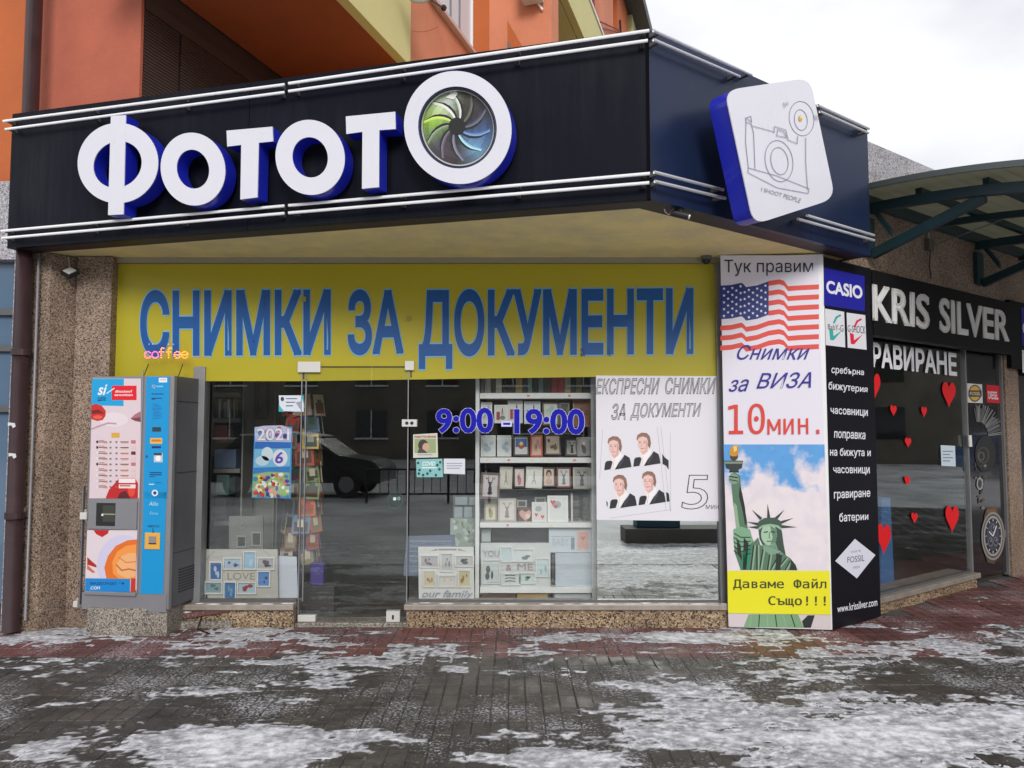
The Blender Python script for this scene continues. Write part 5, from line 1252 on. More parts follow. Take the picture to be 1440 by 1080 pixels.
MB().tube([p - UP * .065 + Vector((.05, -.05, -.01)), p - UP * .066 + Vector((.058, -.052, -.012))], .016, M_STEEL, 12).build('lens', cc)
MB().tube([p - UP * .01 + Vector((-.04, 0, 0)), p - UP * .05 + Vector((-.07, -.01, 0)), p - UP * .03 + Vector((-.09, 0, 0)), p + Vector((-.1, 0, .0))], .005, M_STEEL, 6).build('cable_loop', cc)
p = hz(993, 360, Z_SOF); dm = thing('dome_camera', tuple(p), 'small black dome camera where the ceiling meets the white board', 'camera')
MB().tube([p, p - UP * .03], .045, solid('dome_grey', (.12, .12, .12), .4), 14).build('base', dm); MB().ball(p - UP * .035, .036, M_DARK, 12).build('dome', dm, smooth=True)
# ================================================================== things on the glass
def sheet(name, pl, px, mat, label, cat, off=.0, t=.003, group=None):
    """thin card on the plane; px = four photo corners TL,TR,BR,BL"""
    c = [pl.at(u, v, off) for u, v in px]; o = thing(name, tuple((c[2] + c[3]) / 2), label, cat, group)
    MB().prism(c, -pl.n * t, mat).build('card', o); return o
GI = FY(.02)          # inner face of the glass
GO = FY(-.0125)       # outer face of the glass
# opening hours, cut vinyl on the glass
oh = thing('opening_hours', tuple(FRONT.at(717, 612)), 'blue opening hours numerals with white outline stuck on the glass', 'lettering')
hp = Print(FRONT, .0125, .0004)
BL = ink((12, 18, 170), .9); WO = ink((206, 204, 240), .8)
for s_, q in (('9:00', ((613, 575), (693, 573), (694, 609), (613, 609))), ('-', ((707, 594), (718, 594), (718, 598), (707, 598))), ('19:00', ((723, 575), (822, 575), (822, 611), (723, 610)))):
    hp.text(s_, q, BL, off=.030, outline=.013, omat=WO, lay=3, parts=('numeral', oh)) if s_ != '-' else (hp.rect(705, 592, 720, 600, WO, 1), hp.rect(707.5, 594.5, 717.5, 597.5, BL, 2))
hp.build('dash', oh)

ep = sheet('express_poster', FRONT, [(838, 528), (1008, 529), (1011, 733), (839, 731)], ink((224, 222, 230), .5), 'white poster with outlined lettering and four passport portraits of a woman in a dark jacket', 'poster', .013, .003)
e = Print(FRONT, .0135, .0003).view(820, 500, 6)
OLK = ink((95, 95, 105)); EW = ink((224, 222, 230), .5)
e.text('ЕКСПРЕСНИ', ((108, 198), (645, 192), (640, 325), (108, 325)), EW, off=.0, shear=.25, hollow=.019, omat=(40, 40, 50), lay=2)
e.text('СНИМКИ', ((695, 190), (1118, 190), (1118, 323), (695, 323)), EW, off=.0, shear=.25, hollow=.019, omat=(40, 40, 50), lay=2)
e.text('ЗА', ((240, 408), (358, 408), (355, 540), (240, 540)), EW, shear=.25, hollow=.019, omat=(40, 40, 50), lay=2)
e.text('ДОКУМЕНТИ', ((400, 405), (995, 402), (992, 535), (398, 545)), EW, shear=.25, hollow=.019, omat=(40, 40, 50), lay=2)
e.text('5', ((838, 1010), (1050, 1010), (1062, 1292), (832, 1296)), EW, shear=.1, hollow=.008, omat=(40, 40, 50), lay=2); e.text('мин.', ((1035, 1260), (1145, 1260), (1145, 1296), (1035, 1296)), OLK, lay=2)
e.build('lettering', ep)
g1 = Print(FRONT, .0135, .0003).view(820, 500, 6)
for s_ in ([(735, 650), (738, 1320)], [(655, 600), (735, 1310)], [(625, 600), (700, 1310)], [(225, 1372), (740, 1300)], [(165, 620), (140, 1040)]): g1.stroke(s_, 2.5, (165, 163, 172), 2)
g1.build('card_outlines', ep)
def portrait(dx_, dy_, nm):
    g = Print(FRONT, .0140, .00025).view(820, 500, 6)
    T = lambda pts: [(x + dx_, y + dy_) for x, y in pts]
    g.shape(T([(232, 800), (300, 800), (318, 850), (280, 930), (240, 930), (225, 860)]), (236, 222, 222), 1)
    g.shape(T([(238, 790), (300, 780), (300, 840), (262, 868), (240, 840)]), (220, 176, 166), 2)
    g.shape(T([(206, 735), (214, 700), (250, 680), (292, 684), (318, 712), (328, 770), (318, 815), (300, 790), (225, 760)]), (136, 100, 88), 3)
    g.shape(T([(216, 738), (232, 716), (262, 708), (292, 722), (304, 760), (300, 800), (280, 832), (258, 842), (236, 826), (220, 790)]), (232, 194, 186), 4)
    g.shape(T([(208, 738), (220, 706), (262, 696), (306, 712), (314, 750), (290, 724), (258, 712), (228, 722)]), (150, 112, 98), 5)
    g.shape(T([(282, 740), (302, 762), (298, 804), (278, 834), (286, 790)]), (206, 162, 152), 5); g.ell(238 + dx_, 796 + dy_, 9, 8, (236, 180, 172), 5, n=10); g.shape(T([(300, 905), (335, 862), (345, 880), (300, 958)]), (56, 58, 68), 5)
    for x in (234, 272): g.ell(x + dx_, 766 + dy_, 7, 4, (80, 60, 60), 6, n=8); g.stroke(T([(x - 9, 754), (x + 9, 753)]), 3, (120, 84, 76), 6)
    g.stroke(T([(252, 768), (248, 792), (256, 796)]), 3, (196, 140, 134), 6); g.stroke(T([(240, 812), (256, 816), (272, 810)]), 5, (186, 84, 92), 6)
    g.shape(T([(178, 968), (186, 905), (200, 890), (236, 886), (250, 900), (230, 960)]), (32, 33, 40), 4)
    g.shape(T([(268, 962), (300, 905), (335, 862), (350, 836), (392, 862), (402, 900), (408, 940)]), (32, 33, 40), 4)
    g.shape(T([(250, 880), (322, 820), (332, 846), (266, 960), (240, 962)]), (240, 236, 238), 5); g.stroke(T([(262, 880), (250, 955)]), 3, (170, 165, 170), 6)
    g.build('portrait_print', ep)
portrait(0, 0, 1); portrait(245, -30, 2); portrait(45, 325, 3); portrait(290, 295, 4)
g = Print(FRONT, .0140, .00025).view(820, 500, 6); g.shape([(668, 830), (690, 860), (722, 885), (722, 965), (700, 930), (670, 915)], (32, 33, 40), 1); g.shape([(700, 1150), (724, 1165), (732, 1230), (705, 1235)], (32, 33, 40), 1); g.shape([(195, 1225), (208, 1240), (206, 1275), (200, 1272)], (32, 33, 40), 1); g.build('portrait_edge_print', ep)

# wall calendar
ca = sheet('wall_calendar', GI, [(358, 600), (411, 600), (409, 701), (354, 700)], ink((70, 150, 215)), 'bright children calendar sheet with a purple six hanging inside the left pane', 'calendar')
cp = Print(GI, .001, .0004).view(280, 530, 7.2)
cp.shape([(562, 515), (650, 495), (840, 490), (936, 525), (930, 660), (570, 655)], (200, 200, 232), 1); cp.text('2021', ((585, 520), (915, 520), (915, 645), (585, 645)), (242, 240, 250), off=.02, outline=.02, omat=ink((110, 90, 190)), lay=3)
for x, y, c in ((690, 560, (220, 70, 90)), (700, 625, (50, 150, 150)), (790, 590, (140, 60, 150)), (810, 530, (200, 60, 80)), (870, 600, (60, 60, 130)), (620, 570, (60, 130, 190))): cp.ell(x, y, 24, 28, c, 4, n=10)
cp.shape([(572, 655), (930, 665), (928, 720), (560, 730)], (38, 110, 200), 2); cp.shape([(558, 730), (926, 722), (920, 920), (552, 920)], (120, 190, 230), 2)
cp.ell(690, 780, 60, 70, (214, 232, 242), 3); cp.ell(640, 850, 70, 50, (196, 224, 240), 3); cp.ell(820, 820, 76, 88, (236, 236, 244), 4, n=16)
cp.text('6', ((770, 760), (850, 760), (850, 876), (770, 876)), (96, 70, 190), off=.02, shear=.15, lay=6)
cp.shape([(552, 920), (920, 905), (916, 985), (548, 985)], (46, 130, 205), 3)
cp.shape([(548, 985), (700, 960), (916, 970), (912, 1210), (540, 1215)], (150, 190, 120), 4)
rr_ = random.Random(21)
for _ in range(60):
    x, y = rr_.uniform(560, 900), rr_.uniform(985, 1215); cp.ell(x, y, rr_.uniform(12, 30), rr_.uniform(12, 30), rr_.choice([(220, 50, 60), (236, 200, 70), (240, 240, 230), (90, 60, 160), (240, 150, 160), (60, 140, 190), (230, 120, 60), (250, 230, 190)]), 5 + _ % 4, n=8)
cp.build('picture_print', ca)
for k, (q, col, lab, cat_, deco) in enumerate((
    ([(392, 556), (427, 556), (427, 579), (393, 578)], (214, 222, 232), 'small white notice with teal corners at the top left of the glass door', 'notice', 'teal'),
    ([(581, 611), (615, 609), (616, 643), (581, 644)], (206, 206, 190), 'square photo card with red heading taped right of the door', 'card', 'photo'),
    ([(585, 646), (622, 645), (623, 671), (586, 671)], (130, 190, 190), 'teal printed health notice below the photo card', 'notice', 'dots'),
    ([(624, 645), (654, 645), (654, 667), (624, 666)], (214, 218, 226), 'plain white typed note to the right of the teal notice', 'note', 'lines'))):
    o = sheet('notice', GO, q, ink(col), lab, cat_, 0, .002)
    p = Print(GO, .0006, .0004); (u0, v0), (u1, v1) = q[0], q[2]; W_, H_ = u1 - u0, v1 - v0
    if deco == 'teal':
        p.shape([(u0, v0 + H_ * .55), (u0 + W_ * .22, v0 + H_), (u0, v0 + H_)], (60, 170, 175)); p.shape([(u1 - W_ * .1, v0), (u1, v0), (u1, v0 + H_ * .5)], (40, 170, 180)); p.ell(u0 + 5, v0 + 5, 2.4, 3, (60, 60, 64)); p.shape([(u1 - 11, v0 + 10), (u1 - 3, v0 + 8), (u1 - 2, v1 - 2), (u1 - 6, v1 - 5)], (150, 155, 170))
        for k2 in range(3): p.rect(u0 + 10, v0 + 4 + 5 * k2, u0 + 26 - 3 * k2, v0 + 5.1 + 5 * k2, (70, 75, 95))
    if deco == 'photo':
        p.rect(u0 + 2, v0 + 6, u1 - 3, v0 + 26, (150, 165, 120)); p.ell(u0 + 14, v0 + 15, 7, 8, (60, 50, 45)); p.ell(u0 + 18, v0 + 18, 5, 6, (200, 160, 135)); p.shape([(u0 + 6, v0 + 26), (u0 + 9, v0 + 18), (u0 + 16, v0 + 22), (u0 + 20, v0 + 26)], (70, 65, 60))
        p.text('РАБОТНО ВРЕМЕ', (u0 + 2, v0 + 1.6, u1 - 3, v0 + 4.6), (170, 30, 40), off=.02); p.rect(u0 + 6, v1 - 4.5, u1 - 8, v1 - 3.2, (160, 165, 190))
    if deco == 'dots':
        p.text('COVID', (u0 + 9, v0 + 3, u0 + 27, v0 + 9), (235, 245, 245), off=.02, shear=.2); p.rect(u0 + 8, v0 + 11, u1 - 9, v0 + 12.5, (235, 240, 240))
        for x, y in ((3, 5), (5, 15), (4, 20), (10, 22), (30, 8), (33, 14), (34, 4), (28, 22), (20, 16), (16, 20)): p.ell(u0 + x, v0 + y, 1.8, 2.0, (30, 70, 80), n=8)
    if deco == 'lines':
        for k2 in range(3): p.rect(u0 + 4, v0 + 6 + 3.4 * k2, u1 - 4 - 3 * (k2 == 2), v0 + 7.2 + 3.4 * k2, (150, 155, 175))
    p.build('print', o)
o = thing('round_sticker', tuple(GO.at(556, 704)), 'round pale transparent push sticker low on the glass door', 'sticker')
p = Print(GO, .0012, .0004); p.arc(556, 703, 10.5, 11.5, 1.0, (84, 110, 106)); p.arc(556, 703, 8, 9, .8, (66, 88, 84)); p.ell(556, 703, 6.5, 7.5, ink((62, 80, 76), .3)); p.ell(555, 701.5, 2.4, 2.4, (210, 225, 225)); p.arc(561, 701, 1.6, 2, .8, (190, 210, 210), n=10); p.build('disc', o)
# "coffee" light sign on top of the machine: dotted strokes
cf = thing('coffee_led_sign', tuple(PV.at(233, 497)), 'dotted pink and orange coffee light sign above the vending machine', 'light sign')
PCF = FY(-.12)
mo = emis('led_orange', (1.0, .25, .05), 1.6); mpk = emis('led_pink', (1.0, .12, .30), 1.5); mbl = emis('led_blue', (.25, .2, 1.0), 1.2)
cm = MB(); glyph = {'c': [(math.cos(a_), math.sin(a_)) for a_ in [R(t) for t in range(40, 330, 36)]], 'o': [(math.cos(R(t)), math.sin(R(t))) for t in range(0, 360, 36)],
       'f': [(.7, 2.0), (.2, 2.1), (-.1, 1.7), (-.1, 1.1), (-.1, .5), (-.1, -.1), (-.1, -.8), (-.6, .9), (.5, .9)], 'e': [(-1, 0), (-.5, 0), (0, 0), (.5, 0), (1, .1)] + [(math.cos(R(t)), math.sin(R(t))) for t in range(30, 330, 36)]}
for k, ch in enumerate('coffee'):
    cx0 = 208 + k * 10.4 - (1.5 if ch == 'f' else 0)
    for gx_, gy_ in glyph[ch]:
        c = PCF.at(cx0 + gx_ * 4.4, 499 - gy_ * 4.6); cm.tube([c, c - Vector((0, .006, 0))], .0052, mpk if k < 2 else mo, 6)
for u in (210, 215, 237, 244): c = PCF.at(u, 484); cm.tube([c, c - Vector((0, .006, 0))], .004, mbl, 6)
cm.build('led_dots', cf)
c0_, c1_ = PCF.at(200, 512), PCF.at(266, 480)
MB().box(c0_.x, c1_.x, -.116, -.112, c0_.z, c1_.z, glassmat('clear_sheet', .02)).build('clear_sheet', cf)
MB().tube([(c0_.x + .05, -.114, c0_.z), (c0_.x + .05, -.20, zt_)], .004, M_DARK, 6).tube([(c1_.x - .05, -.114, c0_.z), (c1_.x - .05, -.20, zt_)], .004, M_DARK, 6).build('stand_wires', cf)

# ================================================================== inside, behind the left pane
def ybox(mb, y, u0, v0, u1, v1, d, mat):
    a_ = FY(y).at(u0, v1); b2 = FY(y).at(u1, v0); return mb.box(a_.x, b2.x, y, y + d, a_.z, b2.z, mat)
YB = 1.05
bs = thing('book_shelf', tuple(FY(YB).at(315, 770)), 'dim bookcase with albums and gift boxes behind the left pane', 'shelf')
M_SH = solid('shelf_grey', (.30, .30, .28), .5); M_SHD = solid('shelf_back', (.03, .03, .032), .7)
ybox(MB(), YB + .30, 296, 520, 344, 860, .02, M_SHD).build('back_panel', bs)
ybox(MB(), YB, 337, 520, 342, 860, .3, M_SH).build('side_panel', bs)
for v in (552, 588, 659, 733): ybox(MB(), YB, 300, v, 337, v + 6, .28, M_SH).build('shelf_board', bs)
rr_ = random.Random(4); bn_ = 0
def bk(name, y, u0, v0, u1, v1, c, label, cat='book', d=.18, rough=.6):
    o = MB(); ybox(o, y, u0, v0, u1, v1, d, ink(tuple(min(220, x * (1.4 if u0 < 345 else 1)) for x in c), rough)); return o.build(name, label=label, cat=cat, group='albums and boxes in the left bookcase', bevel=.003)  # items on the left get lighter colours to offset the dim light there
u = 303
for k in range(8):
    w_ = rr_.uniform(3, 4.6); c = [(60, 60, 66), (150, 150, 140), (36, 36, 40), (110, 108, 100), (190, 188, 175), (50, 46, 44), (130, 132, 90), (80, 78, 74)][k]
    bk('album', YB + .03, u, 560 + rr_.uniform(0, 6), u + w_, 587.5, c, ['first dark grey', 'second pale grey', 'third near black', 'fourth warm grey', 'fifth cream', 'sixth dark brown', 'seventh olive', 'eighth grey'][k] + ' album spine from the left on the top shelf of the dim bookcase'); u += w_ + .3
bk('gift_box', YB + .03, 301, 598, 319, 622, (120, 70, 66), 'dull red gift box on the second shelf of the dim bookcase', 'box')
bk('gift_box', YB + .05, 320, 604, 328, 622, (70, 60, 56), 'slim brown box beside the dull red gift box', 'box')
bk('cushion_box', YB + .04, 301, 632, 332, 658, (84, 96, 120), 'blue grey picture box on the third shelf of the dim bookcase', 'box')
bk('album', YB + .04, 304, 668, 322, 696, (80, 104, 100), 'grey green album leaning on the lower shelf of the dim bookcase')
bk('album', YB + .05, 302, 700, 318, 732, (60, 60, 60), 'dark album on the lowest shelf of the dim bookcase')

def collage(name, y, q, base, label, holes, words=(), d=.02, rim=None):
    """multi picture frame: board, raised windows, printed pictures"""
    pl = FY(y); c = [pl.at(*p) for p in q]; o = thing(name, tuple((c[2] + c[3]) / 2), label, 'picture frame')
    MB().prism(c, (0, d, 0), base).build('board', o, bevel=.002)
    for h in holes:
        (u0, v0, u1, v1), pc, fc, deco = h
        t = 2.2
        fr = MB()
        for a_, b2, c2, d2 in ((u0 - t, v0 - t, u1 + t, v0), (u0 - t, v1, u1 + t, v1 + t), (u0 - t, v0, u0, v1), (u1, v0, u1 + t, v1)):
            lo_, hi_ = pl.at(a_, d2), pl.at(c2, b2); fr.box(lo_.x, hi_.x, y - .014, y - .001, lo_.z, hi_.z, fc)
        f_ = fr.build('picture_window', o, bevel=.002)
        p = Print(pl, .0016, .0004); p.rect(u0, v0, u1, v1, pc); r3 = random.Random(int(u0 * 7 + v0))
        for col, n_ in deco:
            for _ in range(n_):
                w_ = (u1 - u0); hh = (v1 - v0); p.ell(u0 + w_ * r3.uniform(.25, .75), v0 + hh * r3.uniform(.3, .8), w_ * r3.uniform(.06, .18), hh * r3.uniform(.08, .22), col, n=9, lay=2 + _ % 3)
        p.build('picture', f_)
    for s_, qd, col in words:
        p = Print(pl, .004, .0004); p.text(s_, qd, col, off=.012, thick=.006); p.build('lettering', o)
    return o
MW_ = solid('frame_white', (.66, .66, .64), .45, var=.05); MW2 = solid('frame_offwhite', (.58, .57, .53), .5, var=.05)
Zc = lambda x, y: (280 + x / 6, 680 + y / 6)
def H(x0, y0, x1, y1, pc, deco=(), fc=MW_): a_, b2 = Zc(x0, y0), Zc(x1, y1); return ((a_[0], a_[1], b2[0], b2[1]), pc, fc, deco)
lv = collage('love_collage_frame', .10, [(286, 772.5), (390, 772.5), (391, 843.5), (284, 844)], solid('collage_beige', (.46, .45, .41), .5, var=.06), 'large cream collage frame with LOVE lettering and nine beach pictures behind the left pane',
    [H(100, 668, 188, 805, (60, 105, 170), (((190, 205, 220), 3),)), H(216, 634, 352, 715, (168, 190, 212), (((90, 80, 90), 3),)), H(385, 580, 475, 715, (150, 185, 208), (((175, 205, 222), 3),)), H(502, 632, 628, 715, (165, 170, 178), (((90, 70, 66), 6),)),
     H(502, 745, 592, 860, (84, 132, 196), (((50, 60, 70), 2),)), H(60, 835, 190, 920, (130, 160, 168), (((90, 110, 110), 4),)), H(220, 835, 306, 965, (58, 110, 165), (((110, 150, 180), 4),)), H(335, 838, 474, 920, (165, 185, 200), (((150, 50, 50), 4),))])
p = Print(FY(.10), .003, .0004).view(280, 680, 6); p.shape([(215, 738), (488, 738), (488, 822), (215, 822)], (196, 192, 180), 1); p.text('LOVE', ((240, 752), (470, 752), (470, 810), (240, 810)), (150, 146, 136), off=.0, lay=3, thick=.004); p.build('lettering', lv)
p = Print(FY(.10), .006, .0004).view(280, 680, 6); p.stroke([(60, 640), (130, 565)], 5, (150, 148, 140)); p.stroke([(540, 560), (600, 610)], 5, (150, 148, 140)); p.build('corner_wrap', lv)
MB().prism([FY(.16).at(*q) for q in ((391, 782), (417, 783), (419, 843.5), (392, 843.5))], (0, .02, 0), solid('card_white_blue', (.56, .60, .68), .6)).build('leaning_panel', label='plain pale panel leaning right of the cream collage frame', cat='panel')
ck = collage('clock_collage_frame', .55, [(322, 726), (370, 726), (370, 800), (322, 800)], solid('dim_grey_board', (.20, .20, .19), .6), 'dim grey clock collage frame above the cream collage frame', [((335, 755, 345, 768), (60, 60, 60), M_SH, ()), ((356, 750, 366, 766), (60, 60, 60), M_SH, ())])
p = Print(FY(.55), .003, .0004); p.arc(340, 736, 6, 6.5, 1.6, (150, 150, 145), n=18); p.stroke([(340, 731), (340, 736), (343, 736)], .8, (150, 150, 145)); p.build('clock_face', ck)
o = thing('narrow_wall_frame', tuple(FY(1.45).at(369, 590)), 'narrow black wall frame on the grey partition', 'picture frame'); M_FB = solid('frame_black', (.015, .013, .012), .4)
ybox(MB(), 1.45, 361, 520, 378, 590, .03, M_FB).build('frame', o); ybox(MB(), 1.44, 364, 520, 374.5, 586, .012, solid('frame_olive', (.09, .09, .07), .5)).build('picture', o)
ybox(MB(), .9, 381, 552, 388, 860, .06, M_SH).build('shelf_upright', label='grey metal display upright left of the postcard rack', cat='post')

# rotating card rack
YR = .62
cx = FY(YR).at(425, 700).x
rk = thing('card_rack', (cx, YR, .03), 'tall rotating rack full of greeting cards behind the door edge', 'card rack')
ztop = FY(YR).at(425, 560).z
MB().tube([(cx, YR, .03), (cx, YR, ztop + .03)], .018, M_ALU, 10).build('post', rk)
MB().tube([(cx, YR, .03), (cx, YR, .06)], .22, M_DARK, 20).build('base', rk)
cards = [(96, 92, 70), (130, 100, 80), (150, 140, 110), (92, 64, 50), (140, 60, 56), (90, 110, 110), (170, 160, 140), (110, 120, 90), (60, 60, 60), (180, 150, 90), (120, 70, 90), (160, 90, 50), (80, 96, 120)]
rr_ = random.Random(12)
z = .38; lvl = 0
while z < ztop - .1:
    wir = MB(); rw = .165 + rr_.uniform(-.015, .02)
    hgt = rr_.choice([.15, .17, .19])
    for k in range(6):
        a_ = 2 * math.pi * (k + .15 * rr_.uniform(-1, 1)) / 6 + .3 * lvl; n = Vector((math.cos(a_), math.sin(a_), .13)).normalized(); t = Vector((-math.sin(a_), math.cos(a_), 0))
        c = Vector((cx, YR, z)) + Vector((math.cos(a_), math.sin(a_), 0)) * rw; up = n.cross(t).normalized(); up = up if up.z > 0 else -up
        w_ = rr_.uniform(.13, .17); tw = rr_.uniform(-.12, .12); t2 = (t + up * tw).normalized(); u2 = (up - t * tw).normalized(); hgt = rr_.uniform(.16, .22)
        col = ink(tuple(min(230, x * 1.35) for x in rr_.choice(cards))); cd_ = MB().obox(c - t2 * w_ / 2, t2 * w_, u2 * hgt, n * .004, col).build('card', rk)
        mb = MB(); col2 = ink(rr_.choice(cards)); col3 = ink(rr_.choice([(200, 190, 170), (190, 70, 60), (70, 90, 70), (220, 210, 190)]))
        mb.obox(c - t2 * w_ * .38 + u2 * hgt * .12 + n * .0045, t2 * w_ * .76, u2 * hgt * .5, n * .001, col2); mb.obox(c - t2 * w_ * .2 + u2 * hgt * .35 + n * .006, t2 * w_ * .4, u2 * hgt * .4, n * .001, col3)
        mb.build('card_print', cd_)
        wir.tube([c - t * w_ / 2 + n * .012, c + t * w_ / 2 + n * .012], .002, M_ALU, 4)
    wir.build('wire_tray', rk); z += .150; lvl += 1
a_ = FY(.30).at(436, 823); b2 = FY(.30).at(455, 792)
bg = thing('gift_bag', (a_.x, .3, a_.z), 'purple paper gift bag at the foot of the card rack', 'bag'); MB().box(a_.x, b2.x, .30, .38, a_.z, b2.z, ink((66, 52, 130))).build('bag_body', bg, bevel=.004)
MB().tube([(a_.x + .03, .31, b2.z), (a_.x + .035, .31, b2.z + .05), (b2.x - .035, .31, b2.z + .05), (b2.x - .03, .31, b2.z)], .003, ink((90, 75, 150)), 6).build('handle', bg)
MB().box(a_.x - .1, b2.x + .1, .28, .55, .03, a_.z - .002, solid('low_plinth_dark', (.03, .03, .03), .6)).build('display_box', label='low dark display box carrying the purple bag', cat='box')

# ================================================================== white shelf unit at the right pane
YS = .20
su = thing('white_shelf_unit', tuple(FY(YS).at(754, 845)), 'white shelf unit full of photo frames and albums right of the door', 'shelf')
for u0, u1 in ((668, 674.5), (833, 839.5)): ybox(MB(), YS, u0, 450, u1, 845, .34, M_WHITE).build('side_panel', su, bevel=.002)
ybox(MB(), YS + .34, 668, 440, 840, 852, .012, solid('shelf_back_black', (.02, .02, .02), .6)).build('back_panel', su)
for v0, v1 in ((513, 518), (552.5, 560.5), (643.5, 651), (735, 742), (826, 834)): ybox(MB(), YS - .004, 674.8, v0, 832.6, v1, .33, M_WHITE).build('shelf_board', su, bevel=.002)
ybox(MB(), YS + .02, 675, 687.5, 832, 689, .28, solid('glass_shelf', (.06, .07, .07), .2)).build('shelf_board', su)
# album spines on the top shelf
u = 676; rr_ = random.Random(31); cols = [(120, 120, 120), (170, 170, 160), (60, 62, 60), (190, 186, 170), (34, 30, 30), (34, 30, 30), (170, 150, 100), (60, 70, 66), (120, 150, 140), (30, 34, 34), (90, 120, 120), (26, 26, 26), (150, 30, 44), (150, 30, 44), (160, 150, 120), (34, 34, 34), (120, 110, 70), (34, 34, 36), (170, 170, 168)]
k = 0
while u < 829:
    w_ = rr_.uniform(5.5, 10.5); w_ = min(w_, 832 - u); c = cols[k % len(cols)]
    o = MB(); ybox(o, YS + .03 + rr_.uniform(0, .02), u, 519 + rr_.uniform(2, 12), u + w_ - .5, 552.2, .22, ink(c, .5)); o.build('album', label=['first','second','third','fourth','fifth','sixth','seventh','eighth','ninth','tenth','eleventh','twelfth','thirteenth','fourteenth','fifteenth','sixteenth','seventeenth','eighteenth','nineteenth','twentieth','last','last'][k] + ' album spine from the left on the top shelf of the white unit', cat='album', group='albums on the top shelf of the white unit', bevel=.003); u += w_; k += 1

